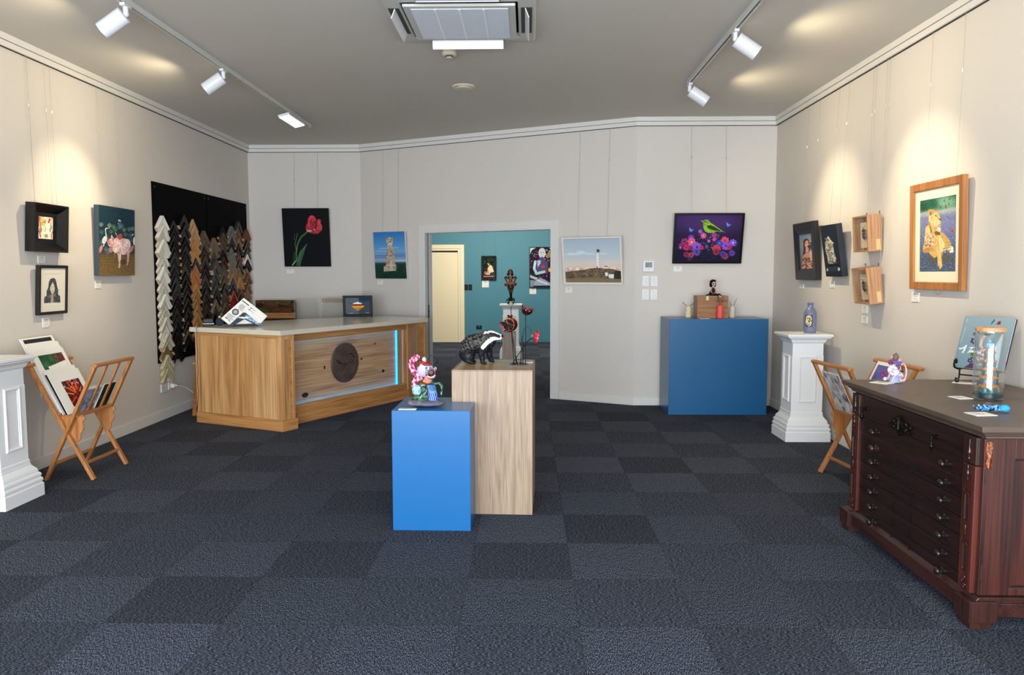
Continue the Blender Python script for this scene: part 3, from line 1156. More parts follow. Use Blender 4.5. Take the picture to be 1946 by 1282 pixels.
# far column: its side facing the room and its narrow front
mb = LB(basis(NMAIN, -TMAIN, MA + TMAIN * 1.778))
mb.box(0, -.0, .104, .147 - dl, .02, ZB)
mb.build('column_side', wood('oak_board_c', 'a67848', 'd8ab76', 'z', .5, .7), cnt)
mb = LB(MR)
mb.box(0.0, dl, .104, .035, dl + .04, ZB).box(.155, dl, .104, .19, dl + .04, ZB).box(.035, dl, .84, .155, dl + .04, ZB)
mb.build('column_frame', OAK_V, cnt, bevel=.002)
mb = LB(MR).box(.035, dl + .012, .104, .155, dl + .04, .84)
mb.build('column_panel', OAK_X, cnt)
# worktop
wt = [(-3.313, 7.545), (-2.253, 7.033), (-1.162, 9.061), (-1.686, 9.499), (-1.905, 9.465), (-2.944, 8.55)]
mb = MB().prism([(x - O.x, y - O.y) for x, y in wt], ZB, .94)
mb.build('worktop', mat('pale_stone_top', (.80, .77, .70), .16, noise=.06, nscale=180), cnt, bevel=.003)

# --- things standing behind / on the counter ---------------------------------
t = thing('work_desk', 'low white desk behind the counter with display boards on it', 'desk', (-2.95, 9.95, 0))
MB().box(-.66, -.28, .70, .74, .30, .735).build('desktop', mat('desk_white', (.78, .78, .78), .4), t, bevel=.003)
for x in (-.62, .68):
    for y in (-.24, .26):
        MB().box(x - .02, y - .02, 0, x + .02, y + .02, .70).build('leg', mat('leg_grey', (.5, .5, .5), .4), t)

t = thing('sample_board', 'camouflage-pattern board over an orange wooden shelf behind the counter', 'board', (-3.23, 9.93, .735), 0)
cv = Cv(70, 40, bg='3a2b1a')
cv.dots(70, (0, 0, 1, 1), (.05, .13), ['4a3018', '3f4a20', '6b3020', '2a1c12', '54401c'], 1.6)
MB().box(-.26, 0, 0, .26, .03, .385).build('board', mat('board_brown_dark', (.16, .09, .05), .6), t)
cv.mesh('camouflage_print', -.255, .23, .255, .382, -.001, t, .6)
MB().box(-.26, -.06, .155, .26, -.001, .225).build('shelf_lip', wood('orange_timber', '8a5520', 'c98a45', 'x', .5, knots=False), t, bevel=.003)
m = MB()
for x in (-.16, .02, .18): m.cyl((x, -.006, .36), (x, 0, .36), .006, n=10)
m.build('stud', mat('brushed_steel', 'ffffff'), t)

ACR = glassmat('clear_acrylic', (.93, .94, .93), .16, .15)
for x0, x1, lab in ((-2.93, -2.62, 'left clear acrylic sheet with silver studs standing behind the counter'), (-2.60, -2.02, 'wide clear acrylic sheet with a beige strip behind the framed logo picture')):
    t = thing('acrylic_sheet', lab, 'acrylic sheet', ((x0 + x1) / 2, 9.72 + (x0 > -2.7) * .08, .735), 0)
    hw = (x1 - x0) / 2
    MB().box(-hw, 0, 0, hw, .006, .42).build('sheet', ACR, t)
    m = MB()
    for q in (-hw + .03, hw - .05): m.cyl((q, -.008, .38), (q, 0, .38), .009, n=12)
    m.build('stud', mat('brushed_steel', 'ffffff'), t)
    if x0 > -2.7:
        MB().box(-hw, .007, .36, hw, .03, .41).build('strip', mat('beige_strip', (.62, .50, .40), .5), t)

t = thing('framed_logo', 'black framed picture of an orange dripping cloud logo standing on the counter', 'framed picture', (-2.055, 9.405, .9415), (R(6), 0, R(6)))
MB().frame(-.175, 0, .175, .255, [(0, 0), (0, -.022), (.006, -.026), (.022, -.026), (.026, -.018), (.026, 0)]).build('frame', BLACK, t)
MB().box(-.165, 0, .01, .165, .012, .245).build('backing', BLACK, t)
cv = Cv(110, 80, [(1232, 98), (1420, 98), (1420, 240), (1232, 240)], '3c4a52')
cv.poly([(1232, 98), (1333, 98), (1333, 240), (1232, 240)], '59636c')
cv.poly([(1333, 98), (1420, 98), (1420, 150), (1333, 120)], '1d3350')
cv.poly([(1333, 150), (1420, 120), (1420, 240), (1333, 240)], '38474c')
cv.line([(1255, 142), (1285, 152)], 3, '20262c')
for x, y, r in ((1292, 158, 11), (1308, 150, 13), (1326, 146, 14), (1345, 152, 12)): cv.ell(x, y, r, r * .8, 'f2f2ee')
cv.poly([(1280, 152), (1376, 152), (1372, 170), (1350, 182), (1300, 180), (1284, 168)], '7a1e16')
cv.poly([(1280, 168), (1376, 168), (1362, 182), (1290, 182)], 'f0a020')
for x, l in ((1292, 12), (1302, 20), (1312, 28), (1322, 32), (1332, 34), (1342, 26), (1352, 16), (1361, 9)):
    cv.line([(x, 178), (x, 172 + l)], 5, 'f0a020')
cv.line([(1258, 232), (1288, 232)], 4, 'c8ccd0', .8).line([(1385, 226), (1408, 226)], 4, 'c8ccd0', .8)
cv.mesh('logo_print', -.150, .026, .150, .230, -.004, t, .35)
MB().box(-.012, .012, .0, .012, .09, .006).bar((0, .012, .16), (0, .088, .004), .03, .004, (1, 0, 0)).build('easel_back', BLACK, t)

t = thing('payment_terminal', 'small black card payment box with white band on the counter corner', 'payment terminal', (-3.185, 7.70, .9405), R(22))
MB().box(-.052, -.045, 0, .052, .045, .022).build('base', BLACK, t, bevel=.006)
MB().box(-.0535, -.0465, .022, .0535, .0465, .029).build('white_band', WHITE, t, bevel=.003)
MB().box(-.051, -.044, .029, .051, .044, .078).build('body', BLACK, t, bevel=.010, seg=3)
t = thing('power_lead', 'thin black cable hanging down the left face of the counter', 'cable', (-3.02, 7.40, 0))
pts = arc([(-.165, .245, .95), (-.175, .135, .952), (-.178, .062, .944), (-.180, .047, .925), (-.175, .048, .90), (-.175, .040, .80), (-.168, .036, .70), (-.175, .040, .60), (-.172, .038, .52), (-.185, .044, .42), (-.178, .040, .33), (-.188, .046, .24), (-.196, .05, .15), (-.200, .0445, .11)][1:], 5)
MB().tube(pts, .0025, 6).build('lead', BLACK, t, smooth=True)

t = thing('round_speaker', 'small round navy speaker standing on edge beside the brochure stand', 'speaker', (-3.078, 7.72, .942), R(22))
MB(Matrix.Translation((0, 0, .040)) @ Matrix.Rotation(PI / 2, 4, 'X')).lathe([(.030, -.022), (.038, -.018), (.040, 0), (.038, .018), (.030, .022), (0, .022)], 40).build('body', mat('navy_fabric', (.10, .14, .20), .8, bump=.4, nscale=400), t, smooth=True)
MB().box(-.012, -.008, .078, .012, .012, .098).build('cork_stopper', mat('cork', (.80, .62, .38), .8, noise=.2, nscale=60), t, bevel=.002)

# brochure stand: boomerang of printed steel holding a stack of leaflets cornerwise
def c6(cx, cy): return ((cx - 760) * .0004, (1020 - cy) * .0004)


bs = thing('brochure_stand', 'dark blue boomerang-shaped brochure stand on the counter', 'brochure stand', (-2.800, 7.640, .9415), R(20))
bl = Matrix.Translation((0, -.030, 0)) @ Matrix.Rotation(R(-12), 4, 'X')
m = MB(bl)
m.prism([(-.160, 0), (-.012, .138), (.010, .138), (.155, 0), (.128, 0), (.0, .072), (-.124, .0)], -.004, 0, 'y')
m.build('front_plate', mat('navy_gloss', (.10, .17, .24), .2), bs, bevel=.001)
m = MB(bl)
m.prism([c6(780, 735), c6(870, 760), c6(1130, 1005), c6(1080, 990), c6(800, 830)], -.0050, -.0042, 'y')
m.build('photo_print', mat('ice_print', (.50, .66, .76), .2, noise=.85, nscale=60), bs)
m = MB(bl)
m.prism([c6(610, 800), c6(640, 780), c6(870, 785), c6(860, 815), c6(740, 830)], -.0052, -.0044, 'y')
m.build('white_lettering', WHITE, bs)
m = MB()
m.box(-.12, -.03, 0, .13, .075, .006)
m.build('foot', BLACK, bs)
MB().box(-.10, .05, .006, .10, .056, .12).build('back_rest', BLACK, bs)
lf = thing('brochure_stack', 'stack of white brochures standing cornerwise in the boomerang stand', 'brochures', (-2.800, 7.640, .9475), R(20))
SQ = Matrix.Translation((0, -.006, 0)) @ Matrix.Rotation(R(-12), 4, 'X')
page = [c6(760, 325), c6(1300, 790), c6(1150, 965), c6(390, 978), c6(220, 825)]
m = MB(SQ)
m.prism(page, -.004, .022, 'y')
pg = m.build('leaflet', mat('paper_white', (.90, .89, .86), .6), lf)
tx = MB(SQ)
U1, U2 = Vector((.758, 0, -.652)), Vector((-.733, 0, -.680))


def pl_(cx, cy, ln, th):
    a_ = Vector((c6(cx, cy)[0], -.0048, c6(cx, cy)[1]))
    tx.bar(a_, a_ + U1 * ln * .0004, .0012, th * .0004, U2)


pl_(725, 390, 205, 26)
for k in range(4): pl_(655 - k * 14, 500 + k * 26, 150 - (k % 2) * 26, 10)
for k in range(3): pl_(700 - k * 18, 470 + k * 20, 120, 9)
for k in range(6): pl_(400 - k * 14, 690 + k * 20, 190 - (k % 3) * 30, 9)
pl_(310, 795, 80, 18); pl_(385, 872, 60, 18)
pl_(905, 570, 44, 22); pl_(870, 610, 44, 22); pl_(940, 590, 120, 8); pl_(900, 640, 110, 8)
tx.build('print', mat('print_grey', (.30, .30, .31), .7), pg)
sc_ = c6(557, 674)
sm = MB(SQ @ Matrix.Translation((sc_[0], -.0042, sc_[1])) @ Matrix.Rotation(PI / 2, 4, 'X'))
sm.lathe([(.033, 0), (.033, .0008), (.020, .0008), (.020, .0)], 40)
sm.build('round_seal', mat('seal_dark', (.22, .23, .24), .6), pg)
sm = MB(SQ @ Matrix.Translation((sc_[0], -.0042, sc_[1])) @ Matrix.Rotation(PI / 2, 4, 'X'))
sm.lathe([(.020, .0), (.020, .0014), (0, .0014)], 30)
sm.build('seal_centre', mat('seal_grey', (.62, .63, .64), .6), pg)

# something wooden leaning low behind the counter's left end
t = thing('wooden_stool', 'orange-brown wooden stool half hidden behind the left end of the counter', 'stool', (-3.30, 8.02, 0), 0)
SW = wood('stool_timber', '8a5526', 'b97a3c', 'x', .5, knots=False)
MB().box(-.14, -.14, .53, .14, .14, .56).build('seat', SW, t, bevel=.004)
for sx in (-1, 1):
    for sy in (-1, 1):
        MB().bar((sx * .10, sy * .10, .53), (sx * .14, sy * .14, 0), .03, .03).build('leg', SW, t)

# --- plinths ---------------------------------------------------------------
rb = R(-1.0)
t = thing('display_plinth', 'low bright blue plinth in the middle of the room', 'plinth', (-.767, 4.329, 0), rb, 'painted blue plinths')
t['group'] = 'blue and oak plinths'
MB().prism([(0, 0), (.445, 0), (.445, .302), (.302, .302), (.302, .478), (0, .478)], 0, .691).build('box', BLUE, t, bevel=.0025)
rw = R(-2.0)
t2 = thing('display_plinth', 'tall light oak plinth in the middle of the room behind the low blue one', 'plinth', (-.457, 4.642, 0), rw, 'blue and oak plinths')
OAKP = wood('pale_oak_veneer', '7a6550', 'a89076', 'z', .45, 2.0, fine=60)
MB().box(0, 0, 0, .487, .594, .876).build('box', OAKP, t2, bevel=.002)
m = MB()
m.box(.012, .012, .876, .475, .582, .882)
m.build('top_panel', wood('oak_top_panel', 'a67c4c', 'c9a06c', 'x', .25, knots=False), t2)
m = MB().box(0, 0, .876, .487, .012, .8825).box(0, .582, .876, .487, .594, .8825).box(0, .012, .876, .012, .582, .8825).box(.475, .012, .876, .487, .582, .8825)
m.build('top_edging', OAKP, t2, bevel=.001)
t = thing('display_plinth', 'wide blue plinth against the back wall carrying the wooden box and vases', 'plinth', (1.454, 7.999, 0), R(.3), 'blue and oak plinths')
MB().box(0, 0, 0, 1.012, .517, .991).build('box', mat('blue_paint_shaded', (.10, .34, .52), .30), t, bevel=.0025)  # same blue paint, coloured darker for the weaker light back here
t = thing('display_plinth', 'slim wooden plinth under the pomegranate in the teal room', 'plinth', (-.2655, 11.2, 0), 0, 'blue and oak plinths')
MB().box(-.0975, -.0975, 0, .0975, .0975, .620).build('box', wood('grey_oak_veneer', '8a7564', 'a89280', 'z', .5), t, bevel=.002)

# --- moulded white pedestals ------------------------------------------------
PW = mat('pedestal_white', (.88, .88, .88), .38)


def pedestal(loc, label, rz=0):
    t = thing('column_pedestal', label, 'pedestal', loc, rz, 'white moulded pedestals')
    MB().square([(.194, 0), (.194, .080), (.190, .086), (.186, .088), (.186, .094), (.190, .098), (.191, .112), (.187, .120), (.181, .124), (.181, .130), (.185, .136), (.184, .148), (.178, .156), (.172, .160), (.172, .168), (.168, .182), (.158, .195), (.150, .206), (.144, .212), (.144, .222), (.10, .222)]).build('base_moulding', PW, t)
    MB().square([(.140, .222), (.140, .248), (.135, .254), (.135, .742), (.132, .748), (.132, .862), (.1, .862)]).build('shaft', PW, t)
    MB().square([(.132, .852), (.140, .858), (.146, .866), (.150, .878), (.160, .890), (.174, .898), (.181, .902), (.181, .909), (.193, .914), (.194, .930), (.188, .933), (.0, .933)]).build('cap', PW, t, bevel=.0015)
    for a in range(4):
        M_ = Matrix.Rotation(a * PI / 2, 4, 'Z')
        q = MB(M_)
        q.frame(-.078, .335, .078, .742, [(0, -.1345), (0, -.139), (.006, -.145), (.012, -.1455), (.018, -.140), (.024, -.139), (.024, -.1345)])
        q.build('panel_moulding', PW, t)
    return t


pedestal((2.430, 6.900, 0), 'white moulded pedestal at the right wall under the grey-blue bottle')
pedestal((-3.407, 4.828, 0), 'white moulded pedestal cut by the left edge of the photo')
pedestal((-.285, 13.45, 0), 'white moulded pedestal in the teal room under the dancer figurine')

# --- folding print racks -----------------------------------------------------
BEECH = wood('rack_timber', '965a28', 'c08048', 'z', .5, 1.2, knots=False)
BEECHY = wood('rack_timber_rail', '965a28', 'c08048', 'y', .5, 1.2, knots=False)


def rack(loc, rz, label):
    t = thing('print_rack', label, 'rack', loc, rz, 'folding wooden print racks')
    # front panel, legs outermost
    A, B = Vector((-.165, 0, 0)), Vector((.225, 0, .818))
    C_, D = Vector((.165, 0, 0)), Vector((-.262, 0, .812))
    def on(P, Q, z): return P + (Q - P) * (z / Q.z)
    for s in (-1, 1):
        y = Vector((0, s * .250, 0))
        MB().bar(A + y, B + y, .022, .036, (0, 1, 0)).build('leg', BEECH, t, bevel=.003)
        y = Vector((0, s * .226, 0))
        MB().bar(C_ + y, D + y, .022, .036, (0, 1, 0)).build('leg', BEECH, t, bevel=.003)
    for P, Q, w in ((A, B, .268), (C_, D, .285)):
        q = on(P, Q, .812)
        MB().bar(q + Vector((0, -w, .006)), q + Vector((0, w, .006)), .040, .024).build('top_rail', BEECHY, t, bevel=.008, seg=3)
        w2 = .238 if P is A else .214
        q = on(P, Q, .462)
        MB().bar(q + Vector((0, -w2, 0)), q + Vector((0, w2, 0)), .030, .022).build('shelf_rail', BEECHY, t, bevel=.003)
        for y in (-.085, .085):
            a, b = on(P, Q, .455), on(P, Q, .812)
            MB().bar(a + Vector((0, y, 0)), b + Vector((0, y, 0)), .010, .026, (0, 1, 0)).build('slat', BEECH, t, bevel=.002)
        q = on(P, Q, .115)
        MB().bar(q + Vector((0, -w2, 0)), q + Vector((0, w2, 0)), .022, .018).build('stretcher', BEECHY, t, bevel=.003)
    for s in (-1, 1):
        m = MB()
        y0 = s * .203
        m.prism([(-.075, .452), (.105, .452), (.108, .432), (.090, .412), (.093, .392), (.100, .372), (.088, .345), (.070, .325), (.072, .300), (.062, .275), (.045, .262), (.030, .285), (.0, .335)], y0 - .007, y0 + .007, 'y')
        m.build('bracket', BEECH, t, bevel=.002)
    MB().box(-.075, -.195, .452, .09, .195, .458).build('shelf', BEECHY, t)
    return t


RX = -3.255
rack((RX, 5.62, 0), 0, 'folding wooden print rack full of mounted prints at the left wall')
rack((2.34, 5.47, 0), R(186.1), 'folding wooden print rack half hidden behind the plan chest')

# --- prints standing in the racks --------------------------------------------
MOUNT = mat('mount_board_white', (.90, .89, .86), .7)
# leaning back against the wall-side panel of the left rack (local frame: x along the wall, -y to the room)
def mount(loc, rot, w, h, label, art=None, box=None, th=.004, group=None, m=MOUNT, parts=None):
    t = thing('mounted_print', label, 'print', loc, rot, group)
    MB().box(-w / 2, -th, 0, w / 2, 0, h).build('mount_board', m, t)
    if art:
        x0, z0, x1, z1 = box
        art.mesh('print', x0, z0, x1, z1, -th - .0006, t, .35)
    return t


lean = math.atan2(.427, .812)
green = Cv(90, 90, bg='2c5a3c').noise(.35, 9)
green.dots(60, (.6, 0, 1, .25), (.01, .03), ['7a2030', '903040', '4a1a22'])
green.poly([(.18, .26), (1, .18), (1, 1), (.18, 1)], 'e9e6df').line([(.62, .32), (.64, .95)], .012, '3a3a38')
green.ell(.5, .8, .14, .10, '9a9a94', .8).ell(.45, .84, .10, .06, '5a5a56', .8)
red = Cv(80, 90, bg='5a1c1a').noise(.5, 14)
for k in range(34):
    a = RNG.uniform(0, 6.28); r0 = RNG.uniform(.12, .3); r1 = r0 + RNG.uniform(.2, .5)
    red.line([(.55 + r0 * math.cos(a), .62 + r0 * math.sin(a)), (.55 + r1 * math.cos(a), .62 + r1 * math.sin(a))], .045, ['d8401c', 'ee6a22', 'b02a1e', 'f08a50'][k % 4])
red.dots(40, (0, 0, 1, .3), (.02, .04), ['c8a8a0', '8a3a3a', '3a1414'])
G_ = 'mounted prints leaning in the left rack'
sp_ = [(-.055, .50, .600, -.005, 'tallest white mount with a dark slot, at the back of the left rack', 'slot'),
       (-.046, .42, .548, .010, 'cream mount just in front of the tallest one in the left rack', None),
       (-.037, .40, .505, .004, 'white mount right behind the green photograph, upper edge barely showing', None),
       (-.029, .40, .495, .000, 'white mount with a green photograph and a pale feather card in the left rack', 'green'),
       (-.014, .40, .350, .006, 'white mount standing low in the middle of the left rack', None),
       (-.006, .38, .316, -.004, 'thin navy mount whose edge shows behind the red flower print', 'navy'),
       (.004, .40, .322, .004, 'white mount with a red and orange flower in the left rack', 'red')]
for off, w_, h_, yo, lab, kind in sp_:
    x = RX - .045 + off + .018
    z = .4585 + .00
    mm = MOUNT if kind != 'navy' else mat('navy_board', (.06, .08, .13), .6)
    rot = (-lean * .93, 0, PI / 2)
    w_ = .38
    t = mount((x, 5.62 - .005 + yo, z), rot, w_, h_, lab, {'green': green, 'red': red}.get(kind), {'green': (-.135, .10, .150, .460), 'red': (-.085, .045, .135, .245)}.get(kind), m=mm)
    if kind == 'slot':
        MB().box(-.16, -.0052, .558, .16, -.0042, .588).build('dark_slot', mat('slot_navy', (.06, .07, .10), .6), t)
# cards leaning outward against the slats
lav = Cv(60, 60, bg='8d93a8').noise(.25, 8).dots(26, (0, .1, 1, .9), (.03, .09), ['6a6f88', 'b0b4c4', '585a70', 'a0a0b4'], 1.4, .8)
drk = Cv(60, 60, bg='18241c').noise(.5, 10).dots(24, (0, 0, 1, 1), (.03, .08), ['2c4430', '0c120e', '3a4a3a'], 1.3, .8)
lean2 = math.atan2(.390, .818)
for i, (x, y, w_, h_, art, lab) in enumerate([(.040, 5.52, .19, .205, lav, 'lilac-grey greeting card behind the near slats of the left rack'),
                                             (.030, 5.525, .19, .21, None, 'white card right behind the lilac-grey one in the left rack'),
                                             (.020, 5.53, .185, .215, None, 'plain white card between the flower print and the lilac-grey card'),
                                             (.045, 5.715, .17, .215, drk, 'dark green greeting card at the far end of the left rack')]):
    t = mount((RX + x, y, .4588), (lean2, 0, PI / 2), w_, h_, lab, art, (-w_ / 2 + .004, .004, w_ / 2 - .004, h_ - .004))
# right rack
M2 = Matrix.Translation((2.34, 5.47, 0)) @ Matrix.Rotation(R(186.1), 4, 'Z')
fl = Cv(70, 90, bg='c8c4c4').noise(.12, 10).dots(50, (0, 0, 1, 1), (.02, .07), ['8a8690', 'a8a0a0', '5c5860', 'e4dfdc', '9c8a8a'], 1.5, .8)
bluep = Cv(60, 60, bg='5a5f9c').noise(.1, 6)
for (lx, ly, w_, h_, ln, art, bx, lab) in [(-.065, -.09, .22, .40, -lean * .93, bluep, (-.085, .10, .085, .375), 'mounted blue-violet print at the back of the right rack'),
                                          (.055, -.06, .24, .335, lean2, fl, (-.115, .004, .115, .325), 'grey floral print behind the slats of the right rack'),
                                          (.042, .06, .22, .33, lean2, None, None, 'white mount behind the floral print in the right rack')]:
    p = M2 @ Vector((lx, ly, .4588))
    mount(p, (ln, 0, R(186.1) + PI / 2), w_, h_, lab, art, bx)

# ================================================================== PLAN CHEST
MAH = wood('dark_mahogany', '150b0a', '2c1814', 'y', .34, .8, knots=False)
MAHV = wood('dark_mahogany_upright', '1e0e0c', '3c2019', 'z', .34, .8, knots=False)
MAHR = wood('worn_red_mahogany', '200e0c', '4c241d', 'z', .36, 1.1, knots=False)
DKM = mat('blackened_brass', (.09, .075, .07), .38, .7)
pc = thing('plan_chest', 'dark mahogany plan chest with eight drawers and round knobs', 'plan chest', (1.82, 3.15, 0))
# local: x to the wall, y away from the camera
YL0, YL1, XB = .025, 1.255, .765       # body extents
m = MB()
m.box(.04, YL0, .13, XB, YL1, .80)
m.build('carcass', [MAHR], pc)
m = MB()
prof = [(.050, .790), (.040, .796), (.040, .803), (.030, .808), (.022, .818), (.010, .822), (.008, .826), (0, .828), (-.002, .850)]
vs, fs = [], []
for i, z in prof:
    vs += [(-.012 + i, -.058 + i, z), (.812 , -.058 + i, z), (.812, 1.335 - i, z), (-.012 + i, 1.335 - i, z)]
n_ = len(prof)
for a_ in range(n_ - 1):
    for k in range(4): fs.append((a_ * 4 + k, a_ * 4 + (k + 1) % 4, a_ * 4 + 4 + (k + 1) % 4, a_ * 4 + 4 + k))
fs += [(3, 2, 1, 0), tuple(range((n_ - 1) * 4, n_ * 4))]
m.add(vs, fs)
m.build('top', mat('worn_dark_top', (.33, .27, .235), .42, noise=.14, nscale=7), pc, bevel=.0015)
# plinth and feet
m = MB()
m.box(.012, -.010, .045, XB + .02, 1.285, .105)
m.prism([(.012, .105), (.034, .130), (XB + .02, .130), (XB + .02, .105)], -.010, 1.285, 'y')
m.build('plinth', wood('plinth_mahogany', '1c0d0b', '40201a', 'y', .35, 1, knots=False), pc, bevel=.003)
for y0, y1 in ((-.028, .085), (1.19, 1.303)):
    for x0 in (-.012, .69):
        m = MB()
        m.box(x0, y0, .030, x0 + .115, y1, .118)
        m.box(x0 + .01, y0 + .01, 0, x0 + .10, y1 - .01, .030)
        m.build('foot', MAHV, pc, bevel=.002)
# drawers
rows = [.623, .538, .459, .380, .300, .218, .138]
kn_zs = rows
m = MB().box(.028, .03, .672, .045, 1.25, .788)
d0 = m.build('drawer', MAH, pc, bevel=.002)
def knob(parent, x, y, z, mm=None):
    k = MB(Matrix.Translation((x, y, z)) @ Matrix.Rotation(-PI / 2, 4, 'Y'))
    k.lathe([(.019, 0), (.019, .004), (.014, .006), (.009, .010), (.009, .016), (.0165, .021), (.019, .028), (.017, .035), (.010, .040), (0, .041)], 24)
    return k.build('knob', mm or mat('knob_dark_wood', (.10, .065, .06), .28), parent, smooth=50)
for i, z in enumerate(rows):
    zt = z + .040 if i else z + .047
    zb = z - .039
    m = MB().box(.032, .125, zb + .0015, .05, 1.155, zt - .0015)
    dr = m.build('drawer', MAH, pc, bevel=.0015)
    knob(dr, .032, .262, z)
    knob(dr, .032, .957, z - .004, mat('knob_red_wood', (.20, .10, .09), .3) if i == 1 else None)
    q = MB(Matrix.Translation((.032, .66, z - .014)) @ Matrix.Rotation(-PI / 2, 4, 'Z'))
    q.frame(-.095, -.022, .095, .018, [(0, 0), (0, -.004), (.003, -.007), (.006, -.004), (.006, 0)])
    q.build('label_holder', DKM, dr)
# drop handles on the wide top drawer
for y in (.355, 1.09):
    q = MB()
    q.cyl((.028, y, .722), (.022, y, .722), .012, n=16).cyl((.022, y, .722), (.002, y, .722), .005, n=12).ell((.004, y, .722), .008)
    q.cyl((.004, y, .72), (.004, y, .700), .004, n=10)
    q.build('handle_mount', DKM, d0, smooth=50)
    q = MB()
    q.lathe([(.003, .030), (.006, .028), (.0045, .020), (.006, .012), (.012, .004), (.012, -.002), (.006, -.010), (.003, -.016), (.0045, -.022), (.002, -.028), (0, -.028)], 16, (.004, y, .680))
    q.build('drop_pull', DKM, d0, smooth=50)
# cast scroll ornament at the centre of the top drawer
q = MB(Matrix.Translation((.027, .69, .708)) @ Matrix.Rotation(-PI / 2, 4, 'Z'))
q.frame(-.024, -.028, .024, .026, [(0, 0), (0, -.006), (.006, -.010), (.010, -.004), (.010, 0)])
q.ell((0, -.002, 0), (.018, .006, .022), n=20)
for s in (-1, 1):
    def spiral(cx, cz, r, a0, turns, n=18, dirn=1):
        o_ = []
        for i in range(n):
            t_ = i / (n - 1)
            a = a0 + dirn * turns * 2 * PI * t_
            rr = r * (1 - .8 * t_)
            o_.append((s * (cx + rr * math.cos(a)), -.006, cz + rr * math.sin(a)))
        return o_
    q.tube(spiral(.048, .018, .024, PI, .9), [.0055] * 12 + [.004] * 6, 6)
    q.tube(spiral(.052, -.014, .020, PI * .9, .9, dirn=-1), [.005] * 12 + [.0035] * 6, 6)
    q.tube(spiral(.094, .012, .022, PI * .8, .8), [.0045] * 12 + [.003] * 6, 6)
    q.tube([(s * .07, -.004, -.01), (s * .10, -.006, -.022), (s * .122, -.004, -.010)], [.004, .005, .002], 6)
    q.tube([(s * .014, -.004, .026), (s * .020, -.008, .042), (s * .004, -.006, .050)], [.005, .005, .002], 6)
q.tube([(-.03, -.004, -.026), (-.018, -.008, -.042), (0, -.009, -.048), (.018, -.008, -.042), (.03, -.004, -.026)], [.003, .0055, .006, .0055, .003], 6)
q.build('scroll_ornament', DKM, d0, smooth=50)
# hinged pilasters (locking stiles) on each side
for y0, y1 in ((.0 + .030, .120), (1.160, 1.250)):
    m = MB().box(.018, y0, .132, .045, y1, .668)
    st = m.build('pilaster', wood('pilaster_mahogany', '2a120e', '5c281e', 'z', .34, 1.2, knots=False), pc, bevel=.003)
    yc = (y0 + y1) / 2
    q = MB(Matrix.Translation((.018, yc, 0)) @ Matrix.Rotation(-PI / 2, 4, 'Z'))
    for z0, z1 in ((.430, .545), (.215, .335)):
        q.frame(-.016, z0, .016, z1, [(0, 0), (0, -.004), (.004, -.006), (.006, 0)])
        q.tube(arc([(-.022, z1 + .018), (-.010, z1 + .004), (.0, z1 + .002), (.010, z1 + .004), (.022, z1 - .006)][::1], 3) and [(a_, -.005, b_) for a_, b_ in arc([(-.022, z1 + .016), (-.008, z1 + .004), (.008, z1 + .004), (.020, z1 - .008)], 4)], .004, 6)
    q.lathe([(.002, .05), (.006, .035), (.003, .028), (.008, .018), (.008, .008), (.004, 0), (.007, -.008), (.002, -.020)], 12, (0, -.004, .615))
    q.lathe([(.002, .035), (.006, .022), (.003, .010), (.006, 0), (.002, -.014)], 12, (0, -.004, .375))
    for k in range(5):
        q.ell((.012 * math.sin(k * 2.1), -.004, .145 + k * .011), (.011 - .001 * k, .006, .009), n=10, m=6)
    q.build('carving', mat('carved_mahogany', (.16, .075, .06), .3), st, smooth=50)
    m = MB().box(.018, y0, .672, .030, y1, .788)
    m.build('pilaster_cap', MAHV, pc, bevel=.002)
    q = MB(Matrix.Translation((.018, yc, 0)) @ Matrix.Rotation(-PI / 2, 4, 'Z'))
    q.lathe([(.001, .075), (.005, .05), (.003, .04), (.009, .022), (.009, .012), (.004, 0), (.006, -.008), (.001, -.014)], 12, (0, -.002, .700))
    q.build('finial_carving', mat('carved_mahogany', 'ffffff'), pc, smooth=50)
# near end: framed panel with a worn corner and hinges
m = MB().box(.04, .010, .132, .165, .026, .788).box(.66, .010, .132, XB, .026, .788).box(.165, .010, .705, .66, .026, .788).box(.165, .010, .132, .66, .026, .160)
m.build('end_frame', MAHR, pc, bevel=.002)
MB().box(.165, .0255, .160, .66, .030, .705).build('end_panel', wood('end_panel_mahogany', '1c0f0d', '3a1f1b', 'z', .36, .8, knots=False), pc)
MB().frame(.165, .160, .66, .705, [(0, .024), (0, .012), (.006, .013), (.010, .022), (.010, .024)]).build('panel_bead', MAHV, pc)
m = MB().box(.046, .0085, .600, .052, .0105, .668).box(.046, .0085, .20, .052, .0105, .265)
m.build('hinge', mat('old_hinge', (.25, .2, .18), .5, .6), pc)
# worn patch of bare orange wood on the near front corner
cv = Cv(24, 60, bg='4a221a').noise(.3, 6, 12)
cv.poly([(.25, 0), (.9, .02), (1, .3), (.75, .6), (.6, 1), (.2, .8), (.35, .5), (.1, .3)], '8a583a')
cv.noise(.45, 8, 20)
cv.mesh('worn_patch', .042, .662, .072, .778, .0088, pc, .6)
m = MB().prism([(.012 + .0, .795), (.812, .795), (.812, .789), (.02, .789)], 0, .002, 'y')

# ================================================================== PICTURES ON THE WALLS
CORD = mat('clear_hanging_cord', (.62, .60, .56), .35)
CANV = mat('canvas_edge_dark', (.13, .16, .18), .7)


